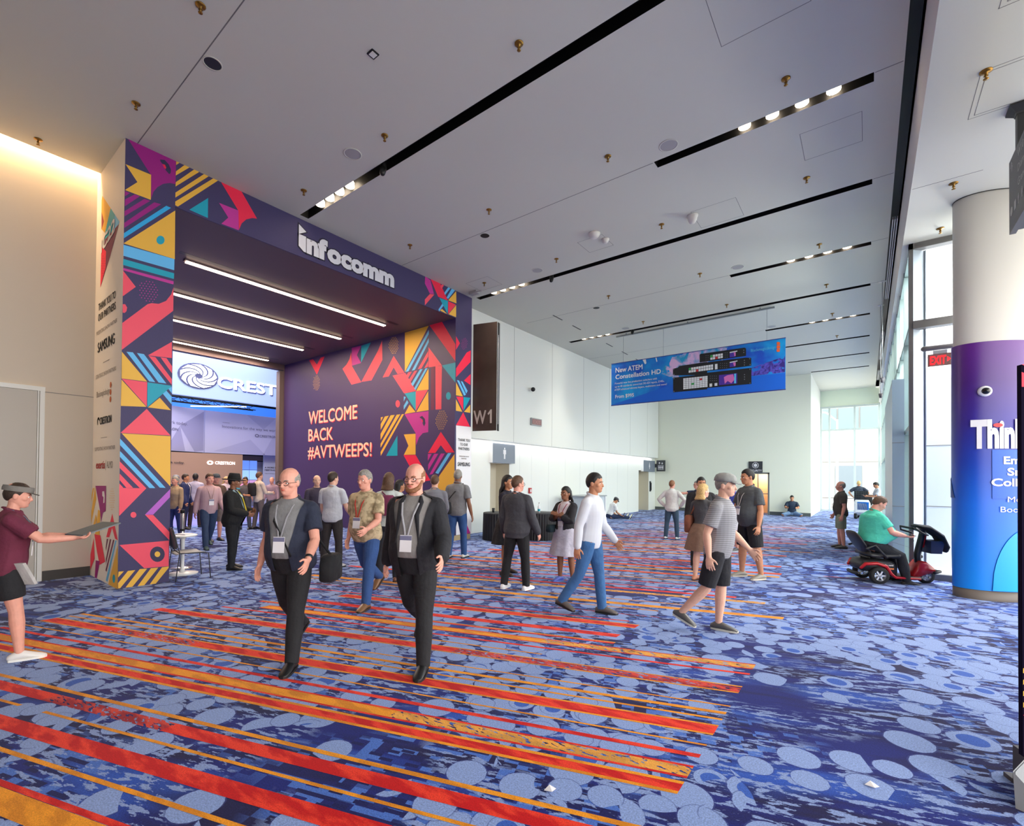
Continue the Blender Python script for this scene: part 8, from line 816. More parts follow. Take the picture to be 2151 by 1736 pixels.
def signmat():
    m = bpy.data.materials.new('backlit_sign_fabric'); m.use_nodes = True; N, L = nt(m); b = N['Principled BSDF']; b.inputs['Roughness'].default_value = .6
    b.inputs['Base Color'].default_value = s(130, 146, 210) + (1,)
    tc = N.new('ShaderNodeTexCoord'); n = N.new('ShaderNodeTexNoise'); n.inputs['Scale'].default_value = .35; L.new(tc.outputs['Object'], n.inputs['Vector'])
    sp = N.new('ShaderNodeSeparateXYZ'); L.new(tc.outputs['Object'], sp.inputs[0]); mr = N.new('ShaderNodeMapRange'); mr.inputs['From Min'].default_value = .7; mr.inputs['From Max'].default_value = 1.9; mr.inputs['To Min'].default_value = 0; mr.inputs['To Max'].default_value = 1.0; L.new(sp.outputs[2], mr.inputs['Value'])
    r = N.new('ShaderNodeValToRGB'); r.color_ramp.elements[0].color = s(96, 110, 190) + (1,); r.color_ramp.elements[1].color = s(206, 230, 255) + (1,)
    L.new(mr.outputs[0], r.inputs[0]); L.new(r.outputs[0], b.inputs['Emission Color']); b.inputs['Emission Strength'].default_value = .36; return m
m = MB(); m.box((-24.75, 3.5, 5.32), (-24.5, 17, 7.8)); hs = m.build('overhead_sign', signmat(), bo)
m = MB(); X = -24.49
m.mat(1).text('CRESTRON', (X+.01, 9.56, 5.85), UY, UZ, .55, 5.12, bold=.035).mat(0).text('CRESTRON', (X+.05, 9.52, 5.90), UY, UZ, .54, 5.1, bold=.028)  # darker offset copy behind the letters paints their shadow
sw = []
for k in range(9):
    a0 = 2*math.pi*k/9; pts = []
    for i in range(9): q = i/8; rad = .14 + .56*q; an = a0 + 1.5*q; pts.append((rad*math.cos(an)*1.12, rad*math.sin(an)*.78))
    for i in range(8, -1, -1): q = i/8; rad = .14 + .56*q; an = a0 + 1.5*q + (.50 if i else .3); pts.append((rad*math.cos(an)*1.12, rad*math.sin(an)*.78))
    m.poly([(X+.05, 8.72 + p[0], 6.28 + p[1]) for p in pts])
m.build('lettering', [mat('lit_letter', (1, 1, 1), .5, emit=(.95, .97, 1), estr=1.2), mat('letter_shadow', s(70, 78, 150), .6)], hs)
m = MB(); m.poly([(X+.02, 8.72 + .86*math.cos(q), 6.28 + .60*math.sin(q)) for q in (2*math.pi*j/24 for j in range(24))]); m.build('emblem_background', mat('emblem_dark', s(70, 72, 110), .6), hs)  # dark ellipse behind the emblem blades
m = MB(); m.box((-27.6, 3, 4.0), (-27.5, 18, 5.6)); m.build('blue_wall', mat('lit_blue_wall', s(70, 130, 236), .6, emit=s(60, 130, 240), estr=.45), bo)
lav = mat('lavender_panel', s(206, 200, 226), .6)
m = MB(); m.box((-26.2, 9.58, 2.80), (-26.0, 17, 4.92)); m.mat(1)
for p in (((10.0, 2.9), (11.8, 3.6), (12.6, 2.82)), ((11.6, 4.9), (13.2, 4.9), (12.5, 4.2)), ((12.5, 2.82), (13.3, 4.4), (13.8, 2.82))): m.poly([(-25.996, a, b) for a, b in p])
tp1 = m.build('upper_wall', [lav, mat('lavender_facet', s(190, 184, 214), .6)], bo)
m = MB(); m.text('Innovations for the way we work today.', (-25.98, 10.38, 4.12), UY, UZ, .15, 3.45); m.box((-25.985, 10.4, 4.38), (-25.98, 10.74, 4.395)); m.text('CRESTRON', (-25.98, 12.28, 3.78), UY, UZ, .12, .93, bold=.02)
m.rings([[(-25.98, 12.14 + a*math.cos(q)*1.3, 3.84 + a*math.sin(q)) for q in (2*math.pi*j/14 for j in range(14))] for a in (.05, .085)], cap=False, smooth=False)
m.build('lettering', mat('grey_violet_ink', s(112, 106, 134), .6), tp1)
m = MB(); A0, A1 = V((-26.0, 9.56, 0)), V((-24.6, 6.2, 0)); m.poly([A1 + V((0, 0, 2.8)), A0 + V((0, 0, 2.8)), A0 + V((0, 0, 4.92)), A1 + V((0, 0, 4.85))]); u = (A0-A1).normalized(); n = V((-u.y, u.x, 0)); n = n if n.x > 0 else -n
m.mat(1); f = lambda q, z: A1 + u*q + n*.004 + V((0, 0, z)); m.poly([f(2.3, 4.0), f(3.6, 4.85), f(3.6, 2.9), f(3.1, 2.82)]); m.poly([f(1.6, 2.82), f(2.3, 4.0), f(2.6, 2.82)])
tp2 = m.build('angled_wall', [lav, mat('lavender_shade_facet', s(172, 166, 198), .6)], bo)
m = MB(); m.text('way we work today.', f(.7, 4.05) + n*.01, u, UZ, .15, 2.0); m.text('CRESTRON', f(1.2, 3.75) + n*.01, u, UZ, .12, 1.0, bold=.02); m.build('lettering', mat('grey_violet_ink', s(112, 106, 134), .6), tp2)
m = MB(); m.box((-25.2, 3.0, 0), (-25.0, 10.98, 2.73)); tw = m.build('taupe_wall', mat('taupe_booth_wall', s(176, 138, 108), .6), bo)
m = MB(); m.mat(0).text('CRESTRON', (-24.97, 9.68, 2.21), UY, UZ, .15, .92, bold=.02); m.rings([[(-24.97, 9.46 + a*math.cos(q)*1.35, 2.28 + a*math.sin(q)) for q in (2*math.pi*j/14 for j in range(14))] for a in (.05, .105)], cap=False, smooth=False)
m.mat(1).text('way we work today.', (-24.97, 6.95, 2.2), UY, UZ, .10, 1.42, bold=.02); m.build('lettering', [mat('lit_letter', (1, 1, 1)), ink], tw)
m = MB(); m.box((-26.9, 11.6, 0), (-26.8, 13.3, 2.45)); m.mat(1).box((-26.85, 11.0, 2.5), (-26.7, 13.2, 2.76)); m.build('alcove', [mat('grey_alcove', s(150, 150, 164), .5), tp], bo)
m = MB(); k = 0
for i in range(2):
    for j in range(3): k += 1; m.mat(k % 3).box((-26.78, 11.72 + .42*i, .9 + .55*j), (-26.76, 12.11 + .42*i, 1.42 + .55*j))
m.build('video_screen', [mat('screen_blue', s(90, 130, 220), .3, emit=s(110, 150, 240), estr=.7), mat('screen_rose', s(200, 150, 190), .3, emit=s(210, 160, 210), estr=.5), mat('screen_sky', s(150, 190, 250), .3, emit=s(150, 190, 255), estr=.7)], bo)
m = MB(); m.box((-26.5, 12.74, 0), (-26.4, 17, 2.8)); wb = m.build('white_wall', mat('booth_grey_white', s(206, 206, 218), .6), bo)
m = MB(); m.text('A MORE INCLUSIVE', (-26.39, 12.78, 2.09), UY, UZ, .085, 1.25, bold=.02); m.text('MEETING EXPERIENCE', (-26.39, 12.78, 1.95), UY, UZ, .085, 1.45, bold=.02); m.text('Hybrid meeting room solutions', (-26.39, 12.80, 1.78), UY, UZ, .05, 1.0); m.build('lettering', ink, wb)
tr = empty('lighting_truss', (-26, 8.5, 5.0), 'black lighting truss with a white light bar under the overhead booth sign', 'truss'); m = MB()
for x, z in ((-25.9, 5.45), (-25.9, 5.2), (-26.2, 5.45), (-26.2, 5.2)): m.tube([(x, 4, z), (x, 12, z)], [.025, .025], 6)
for i in range(16): y = 4 + i*.5; m.tube([(-25.9, y, 5.2), (-25.9, y+.5, 5.45)], [.015, .015], 5).tube([(-26.2, y, 5.45), (-26.2, y+.5, 5.2)], [.015, .015], 5).tube([(-25.9, y, 5.2), (-26.2, y, 5.45)], [.015, .015], 5)
m.build('chords', black, tr); m = MB(); m.tube([(-25.4, 8.75, 4.97), (-26.1, 11.6, 5.35)], [.03, .03], 8); m.build('light_bar', mat('lit_letter', (1, 1, 1)), tr)
# ------------------------------------------------------------------ furniture by the arch
steel = mat('polished_steel', s(200, 202, 206), .25, .9); dgrey = mat('dark_frame', s(52, 52, 58), .4, .4)
ch = empty('sled_chair', (-8.66, 2.98, 0), 'grey shell chair with thin wire legs just inside the left pillar', 'chair')
def ct(q, w, z): return V((-8.56, 2.93, 0)) + V((.05, .998, 0))*q*.82 + V((-.998, .05, 0))*w*.92 + V((0, 0, z))
m = MB(); rs = []
for q, z, w in ((.26, .415, .20), (.22, .44, .225), (.0, .445, .235), (-.18, .435, .23), (-.22, .43, .22)): rs.append([ct(q, -w, z), ct(q, -w*.5, z-.012), ct(q, w*.5, z-.012), ct(q, w, z), ct(q, w*.5, z-.025), ct(q, -w*.5, z-.025)])
m.rings(rs); m.build('seat', mat('pale_grey_shell', s(172, 170, 168), .5), ch)
m = MB(); rs = []
for q, z, w in ((-.21, .50, .12), (-.225, .54, .19), (-.25, .66, .22), (-.29, .80, .19), (-.30, .84, .12)): rs.append([ct(q, -w, z), ct(q-.02, -w*.5, z), ct(q-.02, w*.5, z), ct(q, w, z), ct(q-.03, w*.5, z), ct(q-.03, -w*.5, z)])
m.rings(rs); m.build('backrest', mat('dark_grey_shell', s(92, 90, 92), .5), ch)
for w in (-.23, .23):
    MB().tube([ct(.24, w, .42), ct(.29, w, .40), ct(.33, w, .01)], [.008]*3, 6).build('leg', dgrey, ch); MB().tube([ct(-.30, w*.8, .80), ct(-.20, w, .45), ct(-.26, w, .01)], [.008]*3, 6).build('leg', dgrey, ch)
MB().tube([ct(.24, -.23, .42), ct(-.2, -.23, .44), ct(-.24, 0, .5), ct(-.2, .23, .44), ct(.24, .23, .42)], [.008]*5, 6).build('seat_frame', dgrey, ch)
tb = empty('cafe_table', (-9.0, 2.98, 0), 'small round white cafe table behind the grey shell chair', 'table'); wt = mat('white_laminate', s(226, 226, 226), .35)
MB().lathe((-9.03, 3.02, .63), [(.0, 0), (.20, .0), (.21, .01), (.21, .022), (.20, .028), (0, .028)], 32, cap=False).build('tabletop', wt, tb); MB().lathe((-9.03, 3.02, 0), [(.0, .64), (.06, .64), (.03, .57), (.025, .1), (.05, .03), (.0, .03)], 16, cap=False).build('pedestal', wt, tb); MB().lathe((-9.03, 3.02, 0), [(.22, 0), (.23, .015), (.05, .035), (0, .035)], 28).build('foot_plate', wt, tb)
tag(MB().obox((-9.03, 3.04, .667), (.09, .04, 0), (-.03, .07, 0), (0, 0, .008)).build('leaflet_pile', pm('W')), 'loose white leaflets lying on the small cafe table', 'paper')
so = empty('queue_post', (-9.6, 3.18, 0), 'chrome queue post with a black band behind the cafe table', 'stanchion')
MB().lathe((-9.6, 3.2, 0), [(.17, 0), (.17, .01), (.05, .03), (0, .03)], 24).build('base', steel, so); MB().tube([(-9.6, 3.2, .02), (-9.6, 3.2, 1.03)], [.034, .034], 14, round_=False).build('post', steel, so); MB().tube([(-9.6, 3.2, .66), (-9.6, 3.2, .70)], [.037, .037], 14, round_=False).build('band', black, so); MB().lathe((-9.6, 3.2, .98), [(.036, 0), (.036, .05), (.03, .06), (0, .06)], 14).build('cap', black, so)
# round catering tables with pleated black skirts
def skirt_table(name, cx, cy, rad, label):
    r = empty(name, (cx, cy, 0), label, 'table'); n = 160
    ring = lambda z, k: [(cx + (rad + k*(1 if j % 4 < 2 else -1))*math.cos(2*math.pi*j/n), cy + (rad + k*(1 if j % 4 < 2 else -1))*math.sin(2*math.pi*j/n), z) for j in range(n)]
    MB().rings([ring(.01, .022), ring(.4, .016), ring(.715, .006)], cap=False).build('pleated_skirt', mat('black_pleated_cloth', s(22, 22, 26), .55), r)
    MB().lathe((cx, cy, .70), [(0, 0), (rad, 0), (rad+.006, .01), (rad, .03), (0, .03)], 48, cap=False).build('tabletop', mat('black_cloth_top', s(56, 58, 60), .6), r)
skirt_table('catering_table', -7.75, 10.10, .46, 'round table with a pleated black skirt beside the right end of the arch')
skirt_table('catering_table', -7.05, 10.90, .46, 'round table with a pleated black skirt behind the grey-suited man')
cupm = mat('black_cup', s(30, 30, 32), .5)
for x, y, l in ((-7.88, 9.95, 'black paper cup on the skirted table, left one'), (-7.62, 10.18, 'black paper cup on the skirted table, right one')):
    r = empty('paper_cup', (x, y, .73), l, 'cup', 'cups on the skirted table'); MB().lathe((x, y, .73), [(.028, 0), (.038, .10), (.0, .10)], 16).build('cup', cupm, r); MB().lathe((x, y, .83), [(.041, 0), (.041, .008), (.034, .018), (0, .018)], 16).build('lid', cupm, r)
r = empty('sanitizer_stand', (-6.9, 10.6, .73), 'slim white hand sanitizer bottle with blue label standing on the skirted table', 'bottle')
MB().lathe((-6.95, 10.75, .73), [(.035, 0), (.035, .16), (.014, .2), (.014, .24), (0, .24)], 14).build('bottle', pm('W'), r); MB().lathe((-6.95, 10.75, .77), [(.0362, 0), (.0362, .06)], 14, cap=False).build('blue_label', pm('T'), r); MB().tube([(-6.95, 10.75, .97), (-6.95, 10.75, 1.0), (-6.92, 10.72, 1.0)], [.006, .006, .006], 6).build('pump', ink, r)
ki = empty('info_counter', (-8.0, 17.0, 0), 'pale grey free-standing counter with white trim by the lower W wall', 'counter'); m = MB(); m.box((-8.9, 15.6, .02), (-8.05, 17.2, .98)); m.build('body', mat('pale_grey_counter', s(196, 204, 212), .4), ki)
MB().box((-8.95, 15.55, .98), (-8.0, 17.25, 1.02)).build('counter_top', mat('counter_top', s(150, 156, 160), .4), ki); MB().box((-8.06, 15.58, 0), (-8.02, 15.64, .98)).box((-8.06, 17.14, 0), (-8.02, 17.2, .98)).build('trim_strip', pm('W'), ki)
for x, y, a, l in ((.02, 3.29, .4, 'scrap of white paper lying on the blue carpet at right'), (-1.32, 2.17, .9, 'small crumpled white paper scrap at the stripe ends')):
    c, q = math.cos(a), math.sin(a); m = MB(); m.poly([(x-.035*c, y-.035*q, .006), (x+.03*q, y-.03*c, .012), (x+.035*c, y+.035*q, .005), (x-.02*q, y+.03*c, .016)]); m.poly([(x-.02*q, y+.03*c, .0155), (x+.035*c, y+.035*q, .0045), (x+.03*q, y-.03*c, .0115), (x-.035*c, y-.035*q, .0055)])
    tag(m.build('paper_scrap', pm('W')), l, 'paper')
r = empty('soffit_downlight', (1.42, 7.9, HS), 'small bright square downlight in the right soffit beside the sign pole', 'ceiling light'); MB().box((1.38, 7.82, HS-.012), (1.56, 8.0, HS)).build('frame', white_paint, r); MB().box((1.40, 7.84, HS-.016), (1.54, 7.98, HS-.01)).build('diffuser', mat('lit_letter', (1, 1, 1)), r)
# pendant strobes near the glass wall
for x, y, z, l in ((.30, 15.0, 4.2, 'grey pendant strobe on a thin rod by the glass wall, nearer one'), (.30, 17.0, 4.1, 'grey pendant strobe on a thin rod by the glass wall, farther one')):
    r = empty('pendant_alarm', (x, y, z), l, 'alarm', 'pendants by the glass wall'); MB().tube([(x, y, z), (x, y, H)], [.008, .008], 6, round_=False).build('rod', steel, r); MB().lathe((x, y, z-.12), [(.0, 0), (.03, .0), (.05, .12), (0, .13)], 12).build('horn', mat('dark_horn', s(96, 90, 96), .5), r); MB().lathe((x, y, H-.01), [(.08, 0), (.08, .009)], 14).build('canopy', white_paint, r)
# ------------------------------------------------------------------ outside, seen through the end window
bl = empty('office_building', (2, 62, -.15), 'pale office building with ribbon windows across the street', 'building'); m = MB(); m.box((-14, 60, -.1), (20, 75, 16)); m.mat(1).box((-14, 59.9, 3.6), (20, 60, 4.0)); m.build('facade', [mat('pale_facade', s(150, 152, 152), .8), mat('facade_band', s(120, 122, 124), .8)], bl)
bw = mat('blue_window_band', s(92, 116, 126), .3)
for z0, z1, x0, x1 in ((11.4, 13.6, -6, 1.2), (7.0, 9.2, -6, 1.2)):
    for i in range(4): w = (x1-x0)/4; MB().box((x0 + w*i + .08, 59.85, z0), (x0 + w*(i+1) - .08, 59.95, z1)).build('window', bw, bl)
for x in (-6, -2.6, .9): MB().box((x, 59.85, .2), (x+2.2, 59.95, 3.2)).build('ground_floor_window', mat('shop_window', s(96, 110, 120), .4), bl)
r = empty('street_lamp', (-1.9, 47, -.15), 'pale street lamp outside the end window', 'street lamp'); MB().tube([(-1.9, 47, -.1), (-1.9, 47, 6.6)], [.09, .06], 8, round_=False).build('pole', pm('W'), r); MB().tube([(-1.9, 47, 6.5), (-2.6, 47, 7.2), (-3.4, 47, 7.4)], [.05, .05, .06], 8).build('arm', pm('W'), r)
# ------------------------------------------------------------------ people
X3, Y3, Z3 = V((1, 0, 0)), V((0, 1, 0)), V((0, 0, 1))
def rad(d): return math.radians(d)
def lerp_prof(P, z):
    if z <= P[0][0]: return P[0][1:]
    for a, b in zip(P, P[1:]):
        if z <= b[0]:
            t = (z-a[0])/(b[0]-a[0]); t = t*t*(3-2*t)*.5 + t*.5
            return tuple(a[i]+(b[i]-a[i])*t for i in (1, 2, 3))
    return P[-1][1:]
MALE = [(.82, .125, .095, -.012), (.90, .166, .116, -.016), (.98, .165, .114, -.008), (1.08, .152, .104, .0), (1.18, .160, .110, .004), (1.28, .176, .118, .004), (1.36, .182, .112, -.002), (1.42, .168, .090, -.010), (1.455, .115, .070, -.014), (1.49, .066, .062, -.010)]
FEM = [(.82, .130, .100, -.014), (.90, .172, .122, -.018), (.98, .160, .112, -.008), (1.08, .130, .094, .0), (1.16, .138, .102, .006), (1.27, .150, .120, .014), (1.36, .158, .102, .0), (1.42, .148, .082, -.010), (1.455, .100, .064, -.014), (1.49, .056, .054, -.010)]
HEADP = [(-.018, .030, .030, .058), (.004, .046, .056, .044), (.03, .058, .076, .030), (.06, .067, .089, .018), (.09, .072, .094, .012), (.12, .075, .097, .007), (.15, .073, .096, .003), (.18, .064, .085, -.001), (.205, .045, .060, -.004), (.220, .018, .026, -.006)]
class Fig: pass
def remeshed(mb, name, mats, parent, vox, it=3, keep=None, smooth=True, fac=.5):
    me = bpy.data.meshes.new('tmp'); me.from_pydata(mb.v, [], mb.f); me.update()
    o = bpy.data.objects.new('tmp', me); COL.objects.link(o)
    r = o.modifiers.new('r', 'REMESH'); r.mode = 'VOXEL'; r.voxel_size = vox; r.use_smooth_shade = True
    if it: sm = o.modifiers.new('s', 'SMOOTH'); sm.factor = fac; sm.iterations = it
    dg = bpy.context.evaluated_depsgraph_get(); dg.update()
    nm = bpy.data.meshes.new_from_object(o.evaluated_get(dg)); bpy.data.objects.remove(o); bpy.data.meshes.remove(me)
    nm.name = name
    if keep:
        b = bmesh.new(); b.from_mesh(nm); dele = [f for f in b.faces if not keep(f.calc_center_median())]
        bmesh.ops.delete(b, geom=dele, context='FACES')
        for _ in range(12):                                         # even out the cut edge
            mv = {}
            for v_ in b.verts:
                nb = [e_.other_vert(v_).co for e_ in v_.link_edges if e_.is_boundary]
                if len(nb) == 2: mv[v_] = v_.co*.4 + (nb[0]+nb[1])*.3
            for v_, c_ in mv.items(): v_.co = c_
        b.to_mesh(nm); b.free()
    nm.materials.clear()
    for m_ in (mats if isinstance(mats, (list, tuple)) else [mats]): nm.materials.append(m_)
    p = bpy.data.objects.new(name, nm); COL.objects.link(p)
    if parent: p.parent = parent; WL[p.name] = V((0, 0, 0))
    return p
SKIN = {'fair': s(226, 176, 152), 'pink': s(222, 158, 138), 'tan': s(190, 132, 98), 'brown': s(140, 92, 66), 'dark': s(92, 60, 46)}
HAIRC = {'black': s(26, 22, 22), 'dark': s(52, 38, 30), 'brown': s(88, 62, 44), 'grey': s(140, 136, 130), 'blond': s(198, 164, 108), 'ginger': s(140, 92, 60)}
def cloth(c, n=.10): return mat('cloth_%d_%d_%d' % tuple(c), s(*c), .85, noise=n, nscale=9, bump=.8)
def person(label, pos, turn, Ht, skin='fair', sex='m', girth=1.0, belly=0.0, lean=0, head=(0, 0), hair=('short', 'dark'), rarm=(5, 9, 12, 5), larm=(5, 9, 12, 5), rleg=(3, 4, 4), lleg=(-3, 4, 4),
           top=('tee', (90, 90, 95)), bottom=('trousers', (40, 40, 46)), shoe=(30, 28, 28), sole=None, vox=.008, badge=None, glasses=False, beard=None, zp=None, group=None, shirt=None, tie=None, pattern=None, extra=None, dirv=None, heel=None):
    px, py = pos[0], pos[1]; vv = V((px, py, 0)).normalized(); rt = V((vv.y, -vv.x, 0))
    d = V(dirv).to_3d() if dirv else (-vv*math.cos(rad(turn)) + rt*math.sin(rad(turn)))
    root = empty('person', (px, py, pos[2] if len(pos) > 2 else 0), label, 'person', group, math.atan2(-d.x, d.y)); WL[root.name] = V((0, 0, 0))
    F = Fig(); F.root = root; sc = Ht/1.75; F.sc = sc; fem = sex == 'f'; PR = FEM if fem else MALE; sw = .158 if fem else .182
    ga = .6 + .4*girth
    hipw = .088
    LG = {}
    for sd, lg in ((1, rleg), (-1, lleg)):
        a, b, out = rad(lg[0]), rad(lg[1]), rad(lg[2]); hip = V((sd*hipw, 0, .90))
        td = V((sd*math.sin(out), math.sin(a)*math.cos(out), -math.cos(a)*math.cos(out))).normalized(); kn = hip + td*.415
        ao = rad(lg[5]) if len(lg) > 5 else out*.5
        sd_ = V((sd*math.sin(ao), math.sin(a-b)*math.cos(ao), -math.cos(a-b)*math.cos(ao))).normalized(); an = kn + sd_*.405
        LG[sd] = [hip, kn, an, rad(lg[3]) if len(lg) > 3 and lg[3] is not None else None, rad(lg[4]) if len(lg) > 4 and lg[4] is not None else rad(6)]
    lowest = min(LG[1][2].z, LG[-1][2].z)
    for sd in (1, -1):
        q = LG[sd]
        if q[3] is None:
            h = q[2].z - lowest; q[3] = -min(rad(62), h*3.2) if h > .02 else 0.0     # heel lifted: toes point down
    def footpt(sd, f, x, z):                                         # foot frame: f forward of ankle, x sideways, z from ankle
        q = LG[sd]; c, s_ = math.cos(q[3]), math.sin(q[3]); y2, z2 = f*c - z*s_, f*s_ + z*c
        t = q[4]*sd; return q[2] + V((x + math.sin(t)*y2, math.cos(t)*y2, z2))
    low = min(min(footpt(sd, .175, 0, -.075).z, footpt(sd, -.06, 0, -.075).z) for sd in (1, -1))
    dz = (zp/sc - .90) if zp is not None else -low + .004
    def FT(p): return (V(p) + V((0, 0, dz)))*sc
    RL = M.Rotation(-rad(lean), 3, 'X'); piv = V((0, 0, .93))
    def TU(p): return FT(RL @ (V(p)-piv) + piv)
    RH = M.Rotation(rad(head[0]), 3, 'Z') @ M.Rotation(-rad(head[1]), 3, 'X'); hp = V((0, -.004, 1.53))
    def TH(p): return TU(RH @ V(p) + hp)                             # head frame: origin at neck top, chin level z=0
    def prof(z):
        rx, ry, yc = lerp_prof(PR, z); k = girth if z < 1.42 else 1 + (girth-1)*.4
        bb = belly*math.exp(-((z-(1.12 if zp else 1.06))/.13)**2)
        return rx*k + bb*.35, ry*k + bb*.6, yc + bb*.55
    def tring(z, k, n=22): rx, ry, yc = prof(z); return [TU(((rx+k)*math.cos(t)*(1-.06*abs(math.sin(2*t))), yc + (ry+k)*math.sin(t), z)) for t in (2*math.pi*j/n for j in range(n))]
    F.front = lambda x, z, k=0: TU((x, prof(z)[2] + (prof(z)[1]+k)*math.sqrt(max(.05, 1-(x/(prof(z)[0]+k))**2)), z))
    F.back = lambda x, z, k=0: TU((x, prof(z)[2] - (prof(z)[1]+k)*math.sqrt(max(.05, 1-(x/(prof(z)[0]+k))**2)), z))
    AR = {}
    for sd, am in ((1, rarm), (-1, larm)):
        f_, o_, e_, i_ = (rad(q) for q in am[:4]); sh = V((sd*sw, -.012, 1.388))
        ua = V((sd*math.sin(o_), math.sin(f_)*math.cos(o_), -math.cos(f_)*math.cos(o_))).normalized()
        fw = -ua.cross(X3); fw = fw.normalized() if fw.length > .05 else V(Y3)
        inn = V((-sd, 0, 0)); inn = inn - ua*inn.dot(ua); inn = inn.normalized() if inn.length > .05 else V(Y3)
        el = sh + ua*.295; fa = (ua*math.cos(e_) + (fw*math.cos(i_) + inn*math.sin(i_))*math.sin(e_)).normalized(); wr = el + fa*.25
        AR[sd] = [TU(p)/sc for p in (sh, el, wr)] + [None]
        fa2 = (AR[sd][2]-AR[sd][1]).normalized(); AR[sd][3] = fa2
        AR[sd].append(am[4] if len(am) > 4 else None)
    F.AR, F.LG, F.FT, F.TU, F.TH, F.foot = AR, LG, FT, TU, TH, footpt
    sk = mat('skin_' + skin, SKIN[skin], .55, noise=.05, nscale=25)
    # ---- body: one continuous surface
    b = MB(); S = lambda p: V(p)*sc
    b.rings([tring(z, -.004) for z in (.82, .86, .90, .95, 1.0, 1.05, 1.1, 1.15, 1.2, 1.25, 1.3, 1.35, 1.39, 1.42, 1.44, 1.46, 1.48)])
    nk = .060 if not fem else .050
    b.tube([TU((0, -.012, 1.45)), TU((0, -.006, 1.50)), TH((0, .004, .0)), TH((0, .0, .06))], [nk*sc*1.1, nk*sc, nk*sc*.98, nk*sc], 14)
    b.rings([[TH((rx*math.cos(t), yc + ry*math.sin(t), z)) for t in (2*math.pi*j/18 for j in range(18))] for z, rx, ry, yc in HEADP])
    b.tube([TH((0, .100, .102)), TH((0, .112, .082)), TH((0, .119, .066)), TH((0, .104, .056))], [.008*sc, .010*sc, .0135*sc, .010*sc], 8)
    b.tube([TH((-.042, .083, .112)), TH((-.018, .096, .113)), TH((.018, .096, .113)), TH((.042, .083, .112))], [.010*sc]*4, 8)
    b.ell(TH((0, .088, .008)), (.022*sc, .020*sc, .018*sc)); b.tube([TH((-.018, .095, .036)), TH((.018, .095, .036))], [.011*sc]*2, 8)
    for sd in (1, -1):
        b.ell(TH((sd*.076, -.004, .088)), (.010*sc, .019*sc, .032*sc), rot=RL @ RH); b.ell(TH((sd*.048, .062, .075)), (.024*sc, .026*sc, .024*sc))
        sh, el, wr, fa, pose = AR[sd]
        b.tube([S(TU((sd*.045, -.012, 1.445))/sc), S(TU((sd*.11, -.012, 1.412))/sc), S(sh)], [.034*sc, .046*sc, .052*sc*ga], 12)
        b.tube([S(sh), S(sh.lerp(el, .35)), S(el), S(el.lerp(wr, .25)), S(el.lerp(wr, .65)), S(wr)], [(.051 if not fem else .044)*sc*ga, (.048 if not fem else .041)*sc*ga, .039*sc*ga, .043*sc*ga, .034*sc*ga, .0265*sc], 12)
        # hand: palm, four unequal fingers, thumb on the side of the palm
        tv = -fa.cross(X3); tv = (tv - fa*tv.dot(fa)); tv = tv.normalized() if tv.length > .1 else V(Z3)
        pn = fa.cross(tv)*(-1 if sd > 0 else 1)
        if pn.dot(V((-sd, 0, 0))) < 0: pn = -pn
        if pose == 'down': tv, pn = (V((-sd, 0, 0)) - fa*V((-sd, 0, 0)).dot(fa)).normalized(), V((0, 0, -1))
        if pose == 'up': tv, pn = (V((sd, 0, 0)) - fa*V((sd, 0, 0)).dot(fa)).normalized(), V((0, 0, 1))
        curl = .95 if pose == 'fist' else (.55 if pose in ('up', 'grip') else .28)
        kn = wr + fa*.085
        b.tube([S(wr), S(wr + fa*.035), S(kn)], [(.030*sc, .020*sc), (.040*sc, .0165*sc), (.043*sc, .013*sc)], 12, side=tv)
        for k, (off, ln) in enumerate(((.033, .072), (.011, .080), (-.011, .075), (-.031, .058))):
            if pose == 'point' and k == 0: cu_ = 0.0
            else: cu_ = curl if pose != 'point' else 1.2
            p0 = kn - fa*.012 + tv*off; dr_ = (fa + tv*off*2.6).normalized(); a_ = 0; P_ = [S(p0)]
            for seg in (.45, .32, .23):
                a_ += cu_*(.8 if seg == .45 else 1.0); dd = dr_*math.cos(a_) + pn*math.sin(a_); p0 = p0 + dd*(ln*seg); P_.append(S(p0))
            b.tube(P_, [.0092*sc, .0088*sc, .0082*sc, .0074*sc], 8)
        tb_ = wr + fa*.028 + tv*.032; t1_ = tb_ + (fa*.6 + tv*.75 + pn*.25).normalized()*.036; t2_ = t1_ + (fa*.85 + tv*.3 + pn*.4).normalized()*.034
        b.tube([S(wr + fa*.02 + tv*.012), S(tb_), S(t1_), S(t2_)], [.015*sc, .0125*sc, .0105*sc, .0085*sc], 8)
        AR[sd] += [S(kn), S(wr + fa*.07 + pn*.03), tv, pn]
        hip, kn_, an = LG[sd][:3]
        b.tube([FT(hip), FT(hip.lerp(kn_, .35)), FT(hip.lerp(kn_, .8)), FT(kn_), FT(kn_.lerp(an, .28)), FT(kn_.lerp(an, .7)), FT(an)], [.088*sc*ga, .082*sc*ga, .060*sc*ga, .054*sc*ga, .057*sc*ga, .042*sc*ga, .036*sc], 14)
        b.tube([FT(footpt(sd, -.045, 0, -.04)), FT(footpt(sd, .02, 0, -.03)), FT(footpt(sd, .10, 0, -.048)), FT(footpt(sd, .165, 0, -.058))], [(.032*sc, .034*sc), (.036*sc, .036*sc), (.042*sc, .024*sc), (.038*sc, .014*sc)], 12, side=X3)
    remeshed(b, 'body', sk, root, vox, 2)
